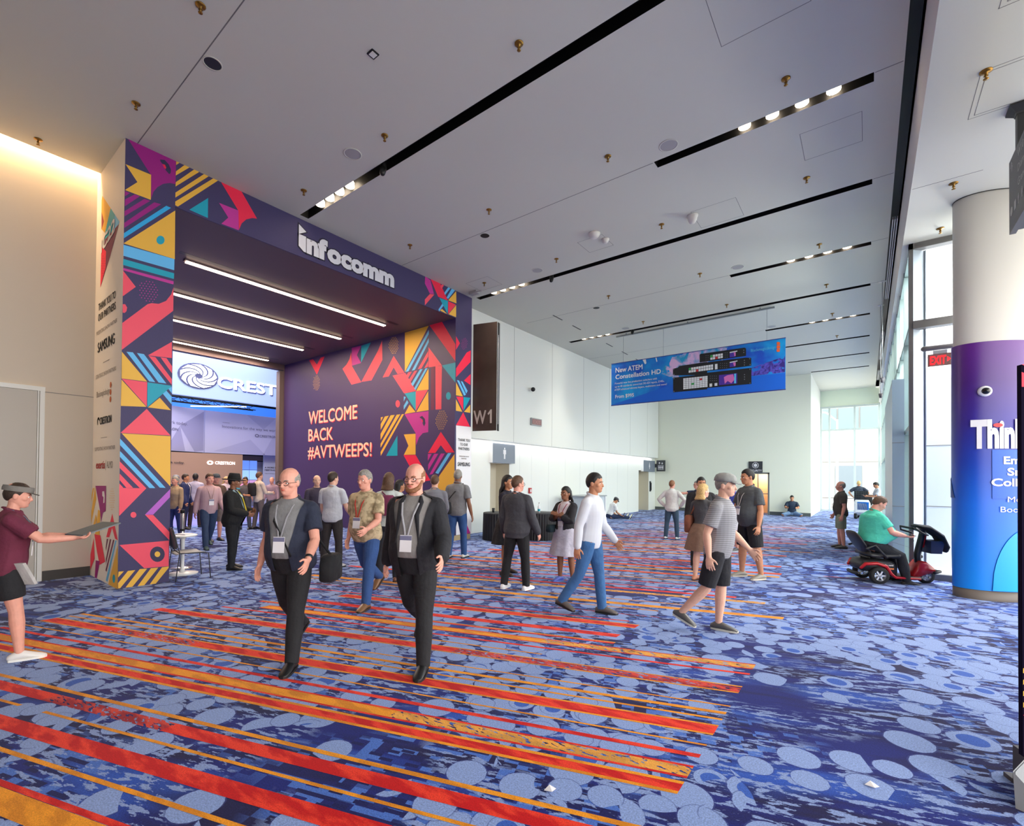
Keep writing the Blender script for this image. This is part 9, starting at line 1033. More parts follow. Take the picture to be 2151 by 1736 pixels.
    # ---- face details
    if vox < .013:
        e = MB(); HR = RL @ RH
        for sd in (1, -1):
            e.mat(0).ell(TH((sd*.031, .086, .094)), (.0135*sc, .0115*sc, .0095*sc), 10, 6, rot=HR); e.mat(1).ell(TH((sd*.031, .0945, .094)), (.0062*sc, .0045*sc, .0062*sc), 8, 6, rot=HR)
        e.build('eyes', [mat('eye_white', s(236, 230, 224), .3), mat('eye_iris', s(52, 36, 28), .2)], root)
        e = MB(); e.ell(TH((0, .1045, .038)), (.021*sc, .006*sc, .0048*sc), 10, 6, rot=HR).ell(TH((0, .1035, .030)), (.018*sc, .006*sc, .005*sc), 10, 6, rot=HR); e.build('lips', mat('lips_' + skin, tuple(a*b_ for a, b_ in zip(SKIN[skin], (.85, .5, .5))), .5), root)
    hc = mat('hair_' + hair[1], HAIRC.get(hair[1], (0, 0, 0)) if hair[1] in HAIRC else s(60, 50, 40), .6, noise=.3, nscale=60, bump=.4)
    if vox < .013:
        e = MB()
        for sd in (1, -1): e.tube([TH((sd*.018, .1045, .116)), TH((sd*.034, .101, .120)), TH((sd*.048, .090, .115))], [.004*sc]*3, 6)
        e.build('eyebrows', hc, root)
    def cap_shell(k, region, name, m_, off=(0, 0, 0)):
        h = MB(); rs = []
        n, q = 28, 18
        for i in range(q+1):
            a = math.pi*(i+.02)/(q+.04) - R90; ring = []
            for j in range(n):
                t = 2*math.pi*j/n; d_ = V((math.cos(a)*math.cos(t), math.cos(a)*math.sin(t), math.sin(a)))
                w = region(d_); jt = math.sin(37.7*d_.x+11*d_.z)*math.sin(41.3*d_.y-7*d_.z)*math.sin(29*d_.z); f = .90 + (k-.90)*w + .022*jt*w
                ring.append(TH((d_.x*.0765*f + off[0], d_.y*.0985*f + .004 + off[1], .118 + d_.z*.104*f + off[2])))
            rs.append(ring)
        h.rings(rs); return h.build(name, m_, root)
    ss = lambda a, b_, x: max(0, min(1, (x-a)/(b_-a)))
    def hairline(d_):
        y = d_.y
        th = (-.15 - .70*ss(-.1, -.6, y)) if y < -.1 else (-.15 if y < .28 else (-.15 + .55*ss(.28, .55, y) + (.06*math.sin(9*d_.x) if y > .5 else 0)))
        return ss(-.16, .16, d_.z - th)
    def hairline_old(d_): return ss(-.22, .24, d_.z - (.40 + .10*math.sin(9*d_.x) if d_.y > .45 else (.42*ss(-.25, .45, d_.y) - .42*ss(.1, -.5, d_.y))))
    st = hair[0]
    if st in ('short', 'long', 'bun', 'bob'): cap_shell(1.10 if st == 'short' else 1.14, hairline, 'hair', hc)
    if st == 'bald': cap_shell(1.09, lambda d_: hairline(d_)*ss(.1, -.2, d_.z*.7 + d_.y*.35 - .25), 'hair', hc)
    if st in ('long', 'bob'):
        h = MB(); L_ = -.22 if st == 'long' else -.06; rs = []
        for z, w, y, t_ in ((.16, .080, -.03, .075), (.10, .092, -.035, .075), (.03, .098, -.045, .07), (-.04, .105, -.05, .06), (L_*.6, .110, -.055, .055), (L_, .095, -.06, .04)):
            p = [TU((RH @ V((0, 0, min(z, 0)*0)) + hp) + V((0, 0, 0))) for _ in (0,)]
            if z > -.03: rs.append([TH((w*math.cos(q), y + t_*math.sin(q)*(1 if math.sin(q) < 0 else .45), z)) for q in (2*math.pi*j/16 for j in range(16))])
            else: rs.append([TU(V((w*math.cos(q), -.04 + y*1.0 + t_*math.sin(q)*(1 if math.sin(q) < 0 else .3), 1.53 + z))) for q in (2*math.pi*j/16 for j in range(16))])
        h.rings(rs); remeshed(h, 'hair', hc, root, max(vox, .008), 4)
    if st == 'bun': MB().ell(TH((0, -.115, .09)), (.045*sc, .04*sc, .045*sc)).build('hair_bun', hc, root)
    if st in ('cap', 'fedora', 'visor'):
        cap_shell(1.06, hairline, 'hair', hc)
        hm = cloth(hair[2]); h = MB()
        ringh = lambda z, k, fy=0: [TH((.083*k*math.cos(q), .106*k*math.sin(q) + .002 + fy, z)) for q in (2*math.pi*j/24 for j in range(24))]
        if st == 'fedora':
            h.rings([ringh(.132, 1.80), ringh(.140, 1.96), ringh(.148, 1.90), ringh(.150, 1.08), ringh(.20, 1.0), ringh(.262, .84), ringh(.268, .6), ringh(.250, .25)]); h.build('hat', hm, root)
            MB().rings([ringh(.152, 1.075), ringh(.18, 1.06)], cap=False).build('hat_band', cloth((20, 20, 20)), root)
        else:
            if st == 'cap': h.rings([ringh(.138, 1.08), ringh(.17, 1.07), ringh(.205, .93), ringh(.226, .62), ringh(.234, .2)])
            else: h.rings([ringh(.138, 1.10), ringh(.165, 1.12), ringh(.19, 1.08)], cap=False)
            h.rings([[TH((.078*math.cos(q), .085 + (.0 if a == 0 else .085)*math.sin(q), .142 - a*.018*math.sin(q))) for q in (math.pi*j/12 for j in range(13))] + [TH((.078*math.cos(q), .08 + (.0 if a == 0 else .08)*math.sin(q), .136 - a*.018*math.sin(q))) for q in (math.pi*j/12 for j in range(12, -1, -1))] for a in (0, 1)])
            h.build('hat' if st == 'cap' else 'visor', hm, root)
    if beard: 
        h = MB(); h.tube([TH((-.066, .02, .07)), TH((-.058, .055, .02)), TH((-.03, .085, -.002)), TH((0, .097, -.006)), TH((.03, .085, -.002)), TH((.058, .055, .02)), TH((.066, .02, .07))], [.014*sc, .020*sc, .022*sc, .022*sc, .022*sc, .020*sc, .014*sc], 8)
        h.tube([TH((-.026, .098, .050)), TH((0, .106, .052)), TH((.026, .098, .050))], [.006*sc]*3, 6); h.build('beard', mat('hair_' + beard, HAIRC[beard], .7, noise=.3, nscale=60), root)
    if glasses:
        h = MB()
        for sd in (1, -1):
            c_ = V((sd*.033, .108, .092)); h.tube([TH(c_ + V((.026*math.cos(q), -.004*abs(math.cos(q)), .019*math.sin(q)))) for q in (2*math.pi*j/14 for j in range(15))], [.0024*sc]*15, 5, round_=False)
            h.tube([TH((sd*.058, .103, .096)), TH((sd*.080, .0, .097))], [.002*sc]*2, 5)
        h.tube([TH((-.008, .112, .096)), TH((.008, .112, .096))], [.002*sc]*2, 5); h.build('glasses', black, root)
    # ---- clothes
    kind, tc_ = top[0], top[1]; tm = pattern or cloth(tc_); cv = max(vox, .009)
    def limb_sleeve(m_, sd, upto, k, flare=.0):
        sh, el, wr = AR[sd][:3]; ks = sc
        m_.tube([S(TU((sd*.045, -.012, 1.442))/sc), S(TU((sd*.11, -.012, 1.408))/sc), S(sh)], [(.034+k)*ks, (.046+k)*ks, (.050*ga+k)*ks], 12)
        if upto == 's': m_.tube([S(sh), S(sh.lerp(el, .35)), S(sh.lerp(el, .72))], [(.052*ga+k)*ks, (.051*ga+k+flare*.6)*ks, (.049*ga+k+flare)*ks], 14, round_=False)
        else: m_.tube([S(sh), S(sh.lerp(el, .4)), S(el), S(el.lerp(wr, .35)), S(el.lerp(wr, .97 if upto == 'l' else .55))], [(.051*ga+k)*ks, (.049*ga+k)*ks, (.043*ga+k)*ks, (.043*ga+k)*ks, (.030+k+.003)*ks], 14)
    ZS_ = lambda a, b_, n: [a + (b_-a)*i/n for i in range(n+1)]
    def shirt_mesh(k, hem, upto, name, m_, flare=.006, keep=None, collar=True, hemk=0.0):
        t = MB(); hem = max(hem, .95) if zp else hem
        t.rings([tring(z, k + (0 if zp else hemk*max(0, (1.1-z)/.25))) for z in ZS_(hem, 1.46, 15)] + [tring(1.475, k*.6)])
        for sd in (1, -1):
            if upto: limb_sleeve(t, sd, upto, k, flare)
        if collar: t.tube([TU((.073*math.cos(q), -.010 + .070*math.sin(q), 1.487 - .020*math.sin(q))) for q in (2*math.pi*j/16 for j in range(17))], [.013*sc]*17, 6, round_=False)
        return remeshed(t, name, m_, root, cv, 2, keep)
    inv = RL.transposed()
    def up_local(c): return inv @ (V(c)/sc - V((0, 0, dz)) - piv) + piv
    if kind in ('tee', 'polo'): shirt_mesh(.014, .84, 's', 'shirt', tm, .012, hemk=.004)
    elif kind == 'long': shirt_mesh(.014, .83, 'l', 'shirt', tm, hemk=.004)
    elif kind == 'blouse': shirt_mesh(.012, .90, 'm', 'blouse', tm)
    elif kind in ('jacket', 'cardigan', 'openshirt'):
        if shirt: shirt_mesh(.013, .97, None, 'shirt', cloth(shirt))
        wopen = top[2] if len(top) > 2 else .02
        def keep(c):
            q = up_local(c)
            if q.y < .02: return True
            w_ = wopen if q.z < 1.06 else wopen + (q.z-1.06)*.20
            return abs(q.x) > w_ or q.z > 1.50
        shirt_mesh(.026 if kind != 'openshirt' else .020, .80 if kind == 'jacket' else .85, 's' if kind == 'openshirt' else 'l', {'jacket': 'jacket', 'cardigan': 'cardigan', 'openshirt': 'open_shirt'}[kind], tm, keep=keep, collar=kind != 'cardigan', hemk=.010)
        if kind == 'jacket':
            lp_ = MB()
            for sd in (1, -1):
                pts = [(sd*.072, 1.475, .02), (sd*.088, 1.43, .030), (sd*.075, 1.33, .032), (sd*(wopen+.018), 1.10, .032)]
                lp_.tube([F.front(x, z, k) for x, z, k in pts], [(.012*sc, .007*sc), (.024*sc, .007*sc), (.022*sc, .006*sc), (.005*sc, .005*sc)], 8, side=X3)
            lp_.build('lapels', tm, root)
        if tie: 
            h = MB(); h.tube([F.front(0, 1.455, .012), F.front(0, 1.43, .02), F.front(0, 1.30, .02), F.front(0, 1.10, .020), F.front(0, 1.06, .018)], [(.016*sc, .010*sc), (.018*sc, .010*sc), (.026*sc, .006*sc), (.036*sc, .006*sc), (.008*sc, .004*sc)], 8, side=X3); h.build('necktie', cloth(tie), root)
    elif kind == 'tank': shirt_mesh(.012, .86, None, 'shirt', tm, collar=False)
    bk, bc = bottom[0], bottom[1]; bm_ = cloth(bc)
    if bk in ('trousers', 'shorts', 'long_shorts'):
        t = MB(); t.rings([tring(z, .008) for z in ZS_(.82, 1.02, 5)])
        for sd in (1, -1):
            hip, kn_, an = LG[sd][:3]
            if bk == 'trousers': t.tube([FT(hip + V((0, 0, .02))), FT(hip.lerp(kn_, .4)), FT(kn_), FT(kn_.lerp(an, .45)), FT(kn_.lerp(an, .88)), FT(kn_.lerp(an, 1.06))], [(.096*ga)*sc, (.088*ga+.006)*sc, (.066*ga)*sc, (.066*ga)*sc, .060*sc, .058*sc], 16, round_=False)
            else:
                e_ = .93 if bk == 'long_shorts' else .68
                t.tube([FT(hip + V((0, 0, .02))), FT(hip.lerp(kn_, .45)), FT(hip.lerp(kn_, e_))], [(.098*ga)*sc, (.096*ga+.004)*sc, (.084*ga+.006)*sc], 16, round_=False)
        remeshed(t, 'trousers' if bk == 'trousers' else 'shorts', bm_, root, cv, 2)
    elif bk == 'skirt':
        t = MB(); n = 72; hemz = bottom[2] if len(bottom) > 2 else .52
        rs = []
        for i in range(9):
            q = i/8; z = 1.04 + (hemz-1.04)*q; rx, ry, yc = prof(max(z, .90)); f_ = .014 + .11*q
            rs.append([FT(((rx*(1+.0*q)+f_ + .010*q*math.cos(9*t_))*math.cos(t_), yc + (ry+f_ + .010*q*math.cos(9*t_))*math.sin(t_), z)) for t_ in (2*math.pi*j/n for j in range(n))])
        t.rings(rs, cap=False); t.build('skirt', bm_, root)
    if shoe:
        for sd in (1, -1):
            q = lambda f, x, z: FT(footpt(sd, f, x, z)); so = sole or (26, 24, 24)
            m_ = MB(); m_.tube([q(-.058, 0, -.042), q(-.02, 0, -.028), q(.03, 0, -.026), q(.09, 0, -.040), q(.15, 0, -.052), q(.185, 0, -.060)], [(.034*sc, .034*sc), (.042*sc, .044*sc), (.044*sc, .042*sc), (.047*sc, .030*sc), (.045*sc, .021*sc), (.036*sc, .013*sc)], 12, side=X3)
            so_ = m_.build('shoe', mat('shoe_%d_%d_%d' % tuple(shoe), s(*shoe), .4), root)
            m_ = MB(); out = [(-.085, .0), (-.075, .030), (-.02, .040), (.06, .046), (.13, .048), (.18, .036), (.20, .012)]; out = out + [(a_, -b_) for a_, b_ in reversed(out[1:])]
            m_.rings([[q(a_, b_, -.078) for a_, b_ in out], [q(a_, b_, -.058) for a_, b_ in out]], smooth=False); m_.build('sole', mat('sole_%d_%d_%d' % tuple(so), s(*so), .6), so_)
    if badge:
        rib = MB(); ko = .040 if kind in ('jacket',) else .026
        for sd in (1, -1):
            rib.tube([TU((sd*.066, -.045, 1.495)), TU((sd*.080, .0, 1.482)), F.front(sd*.072, 1.42, ko-.006), F.front(sd*.050, 1.33, ko), F.front(sd*.022, 1.22, ko), F.front(sd*.012, 1.17, ko)], [(.009*sc, .0025*sc)]*6, 6, side=X3)
        rib.build('lanyard', cloth(badge), root)
        p0, p1 = F.front(0, 1.17, ko+.004), F.front(0, 1.03, ko+.006); u_ = (p0-p1).normalized(); n_ = X3.cross(u_); n_ = n_ if n_.y > 0 else -n_
        c_ = (p0+p1)/2; m_ = MB(); m_.obox(c_, X3*.050*sc, u_*.068*sc, n_*.003); m_.mat(1).obox(c_ + u_*.045*sc + n_*.0015, X3*.050*sc, u_*.018*sc, n_*.003); m_.build('name_badge', [pm('W'), mat('badge_head', s(120, 120, 150), .5)], root)
    if extra: extra(F)
    return F
def local_prop(F, mb, name, mats, label, cat):
    mx = M.Translation(F.root.location) @ M.Rotation(F.root.rotation_euler.z, 4, 'Z'); mb.v = [mx @ p for p in mb.v]
    o = mb.build(name, mats); return tag(o, label, cat)
def phone(F, sd, label):
    h, tv, pn = F.AR[sd][6], F.AR[sd][7], F.AR[sd][8]; fa = F.AR[sd][3]; m_ = MB(); m_.obox(h + fa*.02*F.sc + V((0, 0, .012)), fa*.07, X3*.036, V((0, 0, .004))); return local_prop(F, m_, 'mobile_phone', mat('phone_black', s(24, 24, 28), .2), label, 'phone')
def bag(F, x, y, z, w, d, h, col, name, label, strap_to=None, rnd=.3):
    m_ = MB(); sc = F.sc; rs = []
    for q, k in ((0, .82), (.08, 1.0), (.6, 1.0), (.92, .9), (1, .7)):
        rs.append([F.FT(V((x, y, z))) + V((w*k*math.copysign(abs(math.cos(t))**.5, math.cos(t)), d*k*math.copysign(abs(math.sin(t))**.5, math.sin(t)), (q-.5)*2*h))*sc for t in (2*math.pi*j/20 for j in range(20))])
    m_.rings(rs)
    o = local_prop(F, m_, name, cloth(col), label, 'bag')
    if strap_to:
        t = MB(); pts = [F.FT(V((x, y, z+h*.9)))] + [V(p) for p in strap_to]
        mx = M.Translation(F.root.location) @ M.Rotation(F.root.rotation_euler.z, 4, 'Z'); t.tube([mx @ p for p in pts], [(.012, .004)]*len(pts), 6, side=mx.to_3x3() @ X3)
        st_ = t.build('strap', cloth(col), o); WL[st_.name] = WL[o.name]
    return o
def check_mat(name, c0, c1, sx, sy):
    m = bpy.data.materials.new(name); m.use_nodes = True; N, L = nt(m); b = N['Principled BSDF']; b.inputs['Roughness'].default_value = .85
    tc = N.new('ShaderNodeTexCoord'); w = N.new('ShaderNodeTexWave'); w.bands_direction = 'Z'; w.inputs['Scale'].default_value = sy*2.6; w.inputs['Distortion'].default_value = .3; L.new(tc.outputs['Object'], w.inputs['Vector'])
    n = N.new('ShaderNodeTexNoise'); n.inputs['Scale'].default_value = sx; n.inputs['Detail'].default_value = 3; L.new(tc.outputs['Object'], n.inputs['Vector'])
    k = N.new('ShaderNodeMath'); k.operation = 'MULTIPLY'; L.new(w.outputs['Fac'] if sy else n.outputs['Fac'], k.inputs[0]); k.inputs[1].default_value = 1.0
    r = N.new('ShaderNodeValToRGB'); r.color_ramp.elements[0].position = .2 if sy else .44; r.color_ramp.elements[1].position = .8 if sy else .56; r.color_ramp.elements[0].color = c0 + (1,); r.color_ramp.elements[1].color = c1 + (1,)
    L.new(k.outputs[0], r.inputs[0]); L.new(r.outputs[0], b.inputs['Base Color']); return m
NEAR, MID, FAR, TINY = .0055, .0075, .011, .015
print_shirt = check_mat('sand_leaf_print', s(196, 178, 144), s(150, 134, 104), 14, 0); stripe_white = check_mat('fine_grey_stripes', s(226, 228, 234), s(190, 196, 208), 5, 14)
plaid = check_mat('grey_plaid', s(84, 84, 92), s(150, 150, 160), 6, 12); pinkcheck = check_mat('pink_check', s(176, 134, 142), s(206, 178, 182), 6, 16); greymix = check_mat('grey_marl', s(126, 126, 130), s(158, 158, 164), 9, 6); navystripe = check_mat('navy_grey_panels', s(40, 48, 70), s(120, 122, 124), 3, 1.1)
# --- left edge: woman with visor and brochures
def ex(F):
    h = (F.AR[1][6] + F.AR[-1][6])/2
    m = MB()
    for k in range(4): m.obox(h + V((.015*k-.03, .05+.012*k, .012+.010*k)), V((.11, .02*k, 0)), V((-.01, .14, .05)), V((0, -.002, .006)))
    local_prop(F, m, 'brochure_stack', mat('brochure_grey', s(92, 100, 104), .4), 'stack of grey brochures held out by the woman at the left edge', 'brochures')
    m = MB(); q = F.FT; m.obox(q((.13, .10, .86)), V((.05, .06, 0)), V((-.02, .04, -.10)), V((.02, -.01, 0))); local_prop(F, m, 'folded_cloth', cloth((190, 188, 186)), 'light grey folded cloth hanging at the hip of the woman with the visor', 'cloth')
person('woman in maroon top, black shorts and visor striding in at the left edge', (-6.02, .64), 88, 1.58, 'pink', 'f', 1.12, .02, 4, (0, 6), ('visor', 'dark', (120, 116, 110)), (52, 12, 42, 14, 'up'), (48, 12, 46, 14, 'up'), (10, 6, 3), (-22, 30, 3), ('tee', (104, 36, 60)), ('shorts', (26, 26, 30)), (226, 222, 218), (236, 232, 226), NEAR, badge=(90, 130, 140), extra=ex)
# --- three men walking toward the camera
def ex(F):
    a = F.AR[-1][2]*F.sc; MB().tube([a - F.AR[-1][3]*.02, a - F.AR[-1][3]*.045], [.033*F.sc]*2, 14, round_=False).build('wristwatch', mat('watch_black', s(28, 28, 30), .3), F.root)
    bag(F, -.30, -.16, .84, .07, .14, .12, (24, 24, 28), 'shoulder_bag', 'black shoulder bag behind the hip of the balding man in the grey and navy shirt', [F.back(-.05, 1.25, .03), F.TU((.10, -.02, 1.49)), F.front(.06, 1.30, .03), F.front(-.10, 1.0, .035)])
person('balding man in open navy short-sleeved shirt over grey, with lanyard, walking in front', (-4.07, 2.22), -28, 1.75, 'pink', 'm', 1.2, .05, 3, (-8, 2), ('bald', 'grey'), (-12, 15, 22, 5), (24, 18, 34, 12), (-20, 28, 3), (16, 5, 3), ('openshirt', (36, 42, 62), .075), ('trousers', (24, 24, 28)), (20, 20, 22), None, NEAR, (150, 150, 156), True, shirt=(128, 128, 130), extra=ex)
person('man in black suit with glasses, ginger beard and white name badge walking in front', (-3.11, 2.84), -22, 1.78, 'pink', 'm', 1.22, .05, 2, (-6, 2), ('bald', 'ginger'), (-18, 15, 16, 4), (24, 20, 36, 4), (-22, 34, 3), (10, 4, 3), ('jacket', (32, 32, 38), .085), ('trousers', (26, 26, 30)), (22, 22, 24), None, NEAR, (170, 170, 176), True, 'ginger', shirt=(140, 136, 134))
person('grey-haired man in sand-coloured patterned shirt and blue jeans walking forward', (-5.09, 3.79), -34, 1.76, 'pink', 'm', 1.2, .06, 3, (-6, 2), ('short', 'grey'), (-10, 11, 30, 10), (24, 12, 50, 12), (-22, 34, 3), (14, 4, 3), ('polo', (190, 174, 142)), ('trousers', (46, 78, 132)), (128, 92, 62), (60, 44, 34), NEAR, (190, 60, 50), pattern=print_shirt)
# --- behind them, before the mural
person('man in pale grey short-sleeved shirt with his back turned, before the mural', (-7.64, 4.94), 152, 1.74, 'fair', 'm', 1.06, .02, 0, (-20, 0), ('short', 'dark'), (16, 10, 40, 20), (10, 8, 22, 8), top=('polo', (196, 198, 206)), bottom=('trousers', (52, 46, 46)), shoe=(214, 212, 210), vox=MID)
person('smiling bald man half hidden behind the pale grey shirt, before the mural', (-9.17, 5.55), 10, 1.68, 'fair', 'm', 1.0, hair=('bald', 'brown'), top=('long', (60, 52, 70)), vox=FAR)
def ex(F): bag(F, .02, -.215, 1.24, .14, .07, .16, (112, 44, 76), 'backpack', 'maroon backpack worn by the brown-haired woman before the mural', [F.back(-.08, 1.44, .02), F.TU((-.10, 0, 1.475)), F.front(-.10, 1.36, .02)])
person('brown-haired woman with a maroon backpack seen from behind, before the mural', (-5.98, 4.87), 165, 1.72, 'fair', 'f', 1.0, hair=('bob', 'brown'), top=('blouse', (196, 204, 200)), bottom=('trousers', (30, 32, 40)), shoe=(110, 66, 48), vox=MID, extra=ex)
person('dark-haired person in white shirt behind the maroon backpack, face turned right', (-7.02, 5.98), 120, 1.60, 'tan', 'f', 1.0, hair=('bob', 'black'), top=('long', (206, 212, 210)), bottom=('trousers', (34, 34, 40)), vox=FAR)
person('brown-haired man in grey plaid shirt seen from behind, hidden by the black suit', (-6.40, 6.30), 172, 1.70, 'fair', 'm', 1.05, hair=('short', 'brown'), rarm=(20, 8, 50, 20), top=('long', (110, 110, 118)), pattern=plaid, bottom=('trousers', (36, 36, 40)), vox=FAR)
def ex(F): bag(F, -.16, -.21, 1.0, .10, .06, .12, (26, 26, 30), 'sling_bag', 'small black bag at the back of the man in grey polo and jeans', [F.back(-.02, 1.3, .03), F.TU((.12, -.02, 1.48)), F.front(.08, 1.3, .03)])
person('man in grey polo and blue jeans seen from behind at the arch right end', (-6.66, 7.22), 160, 1.82, 'brown', 'm', 1.06, .02, 0, (10, 0), ('short', 'grey'), (-4, 12, 14, 2), (10, 10, 30, 10), (4, 4, 4), (-6, 6, 4), ('polo', (124, 124, 128)), ('trousers', (48, 84, 138)), (206, 208, 200), vox=MID, extra=ex)
# --- talking group in the middle
def ex(F): bag(F, -.24, .02, .72, .06, .16, .17, (24, 24, 28), 'handbag', 'large black handbag hanging beside the woman with long black hair', [F.FT((-.24, .05, 1.0)), F.AR[-1][5]])
person('woman with long black hair in dark clothes, half hidden behind the grey-suited man', (-4.88, 6.55), 60, 1.70, 'tan', 'f', 1.05, hair=('long', 'black'), top=('long', (34, 30, 44)), bottom=('skirt', (30, 30, 36), .55), shoe=(60, 44, 38), vox=MID, extra=ex)
person('man in grey suit jacket, black trousers and white shoes seen from behind', (-4.11, 5.76), 150, 1.69, 'pink', 'm', 1.16, .02, 0, (-28, 2), ('short', 'brown'), (6, 14, 22, 12), (4, 14, 18, 14), (4, 4, 6), (-4, 4, 8), ('jacket', (66, 66, 72), .03), ('trousers', (28, 28, 32)), (236, 236, 238), (240, 240, 240), NEAR, glasses=True, shirt=(220, 220, 226))
def ex(F): bag(F, .21, .16, .98, .07, .11, .07, (22, 44, 52), 'handbag', 'dark teal handbag on the arm of the woman in the pale skirt')
person('woman in black cardigan, pale grey skirt and blue flat shoes with folded arms', (-3.81, 6.69), -36, 1.52, 'brown', 'f', 1.20, .02, 0, (-8, 0), ('long', 'black'), (34, 8, 100, 58), (30, 8, 104, 52), (2, 3, 3), (-2, 3, 3), ('cardigan', (34, 32, 38), .06), ('skirt', (206, 204, 220), .50), (86, 104, 190), (96, 112, 196), MID, shirt=(214, 206, 214), badge=(150, 60, 80), extra=ex)
person('man in finely striped white shirt and blue jeans striding right', (-2.66, 5.29), 68, 1.73, 'tan', 'm', 1.0, 0, 3, (6, 0), ('short', 'black'), (-12, 9, 14, 4), (14, 9, 26, 6), (-15, 18, 3), (9, 4, 3), ('long', (210, 212, 220)), ('trousers', (58, 104, 156)), (96, 88, 84), vox=NEAR, pattern=stripe_white)
# --- right group
person('man in white long-sleeved top and dark jeans, back turned, hands on hips', (-4.26, 13.35), 165, 1.63, 'pink', 'm', 1.10, .02, 0, (-14, 0), ('short', 'ginger'), (-8, 42, 84, 60), (-8, 42, 84, 60), (2, 3, 6), (-2, 3, 7), ('long', (222, 218, 214)), ('trousers', (56, 78, 100)), (226, 226, 224), vox=FAR)
person('grey-haired man in dark shirt and glasses pointing left behind the group', (-3.85, 14.3), -60, 1.62, 'pink', 'm', 1.05, hair=('short', 'grey'), rarm=(84, 10, 4, 0, 'point'), top=('tee', (40, 48, 80)), bottom=('trousers', (40, 40, 46)), vox=FAR, glasses=True)
person('dark-haired man in black suit facing forward behind the blonde woman', (-2.42, 9.25), 12, 1.70, 'tan', 'm', 1.06, hair=('short', 'black'), top=('jacket', (30, 28, 32), .04), bottom=('trousers', (26, 26, 30)), shirt=(120, 110, 110), vox=MID)
def ex(F): bag(F, -.24, -.02, 1.02, .07, .12, .16, (132, 78, 58), 'shoulder_bag', 'brown leather shoulder bag at the side of the blonde woman', [F.back(-.12, 1.3, .02), F.TU((-.14, -.02, 1.47)), F.front(-.15, 1.3, .03)])
person('blonde woman in charcoal top, brown skirt and flip-flops seen from behind', (-2.11, 8.18), 148, 1.58, 'fair', 'f', 1.12, .02, 0, (-20, 0), ('bob', 'blond'), (10, 12, 60, 40), (8, 14, 40, 30), (2, 3, 3), (-2, 3, 3), ('blouse', (70, 70, 74)), ('skirt', (126, 98, 82), .56), (196, 136, 110), (90, 60, 50), MID, extra=ex)
person('man in grey marl shirt, black shorts and charcoal sneakers walking right through the group', (-1.26, 5.52), 74, 1.72, 'fair', 'm', 1.06, .02, 5, (4, 0), ('cap', 'grey', (150, 152, 150)), (-12, 9, 24, 6), (14, 10, 34, 8), (-14, 26, 3), (-1, 3, 3), ('tee', (150, 150, 154)), ('long_shorts', (30, 30, 36)), (86, 84, 84), (206, 202, 192), NEAR, pattern=greymix)
person('balding man in blue shirt and white shorts standing behind the group', (-2.50, 12.1), -50, 1.66, 'pink', 'm', 1.06, .02, hair=('bald', 'brown'), rarm=(20, 8, 90, 30), top=('polo', (70, 86, 176)), bottom=('long_shorts', (222, 220, 226)), shoe=(90, 90, 94), sole=(226, 226, 226), vox=FAR)
person('tall man in dark grey polo, black shorts and grey sneakers with a lanyard', (-1.56, 8.94), -52, 1.84, 'tan', 'm', 1.22, .06, 2, (-12, 4), ('short', 'black'), (14, 12, 30, 20), (2, 13, 16, 10), (4, 4, 5), (-4, 4, 6), ('polo', (74, 78, 82)), ('long_shorts', (26, 26, 30)), (150, 146, 136), (214, 206, 190), NEAR, (176, 172, 172))
person('man in charcoal tee and khaki shorts standing before the end window, facing left', (-.51, 14.40), -84, 1.64, 'pink', 'm', 1.14, .04, 0, (0, 0), ('bald', 'grey'), (6, 8, 20, 10), (-8, 9, 20, 8), (2, 3, 4), (-2, 3, 4), ('tee', (72, 68, 62)), ('long_shorts', (142, 150, 124)), (78, 74, 70), vox=FAR, badge=(200, 200, 196))
person('person in dark navy top with hands on hips near the end window', (-.30, 27.4), 178, 1.66, 'tan', 'm', 1.05, hair=('short', 'blond'), rarm=(-8, 44, 84, 60), larm=(-8, 44, 84, 60), top=('tee', (44, 52, 68)), bottom=('trousers', (40, 44, 56)), vox=TINY)
def ex(F): phone(F, 1, 'phone held by the man in the pale tee near the end window')
person('man in pale grey tee looking down at his phone near the end window', (.32, 24.5), -80, 1.62, 'tan', 'm', 1.0, hair=('short', 'black'), head=(0, 22), rarm=(24, 6, 70, 16, 'up'), larm=(22, 6, 72, 18), top=('tee', (182, 186, 194)), bottom=('trousers', (60, 64, 76)), vox=TINY, extra=ex)
person('man in dark tee sitting cross-legged on the floor against the far wall', (-2.74, 25.72), 0, 1.72, 'tan', 'm', 1.05, hair=('short', 'black'), head=(0, 10), rarm=(40, 16, 60, 30), larm=(40, 16, 60, 30), rleg=(82, 128, 44, 30, 0, -30), lleg=(82, 128, 44, 30, 0, -30), top=('tee', (36, 50, 72)), bottom=('trousers', (110, 138, 176)), shoe=(60, 60, 64), zp=.13, vox=TINY)
def ex(F):
    h = F.AR[1][6]; m = MB(); m.obox(h + V((0, .06, .05)), V((.012, 0, 0)), V((0, .03, .06)), V((0, .01, -.004))); local_prop(F, m, 'mobile_phone', black, 'dark phone held by the man sitting on the floor beside the counter', 'phone')
person('man in white shirt and cap sitting on the floor beside the counter', (-8.35, 18.25), 0, 1.72, 'tan', 'm', 1.0, lean=22, hair=('cap', 'black', (84, 84, 88)), head=(0, 14), rarm=(34, 6, 48, 8, 'up'), larm=(34, 6, 46, 8), rleg=(88, 4, 4, 60), lleg=(89, 4, 4, 60), top=('polo', (232, 232, 234)), bottom=('trousers', (34, 46, 78)), shoe=(230, 228, 210), zp=.12, vox=FAR, dirv=(.62, .78, 0), extra=ex)
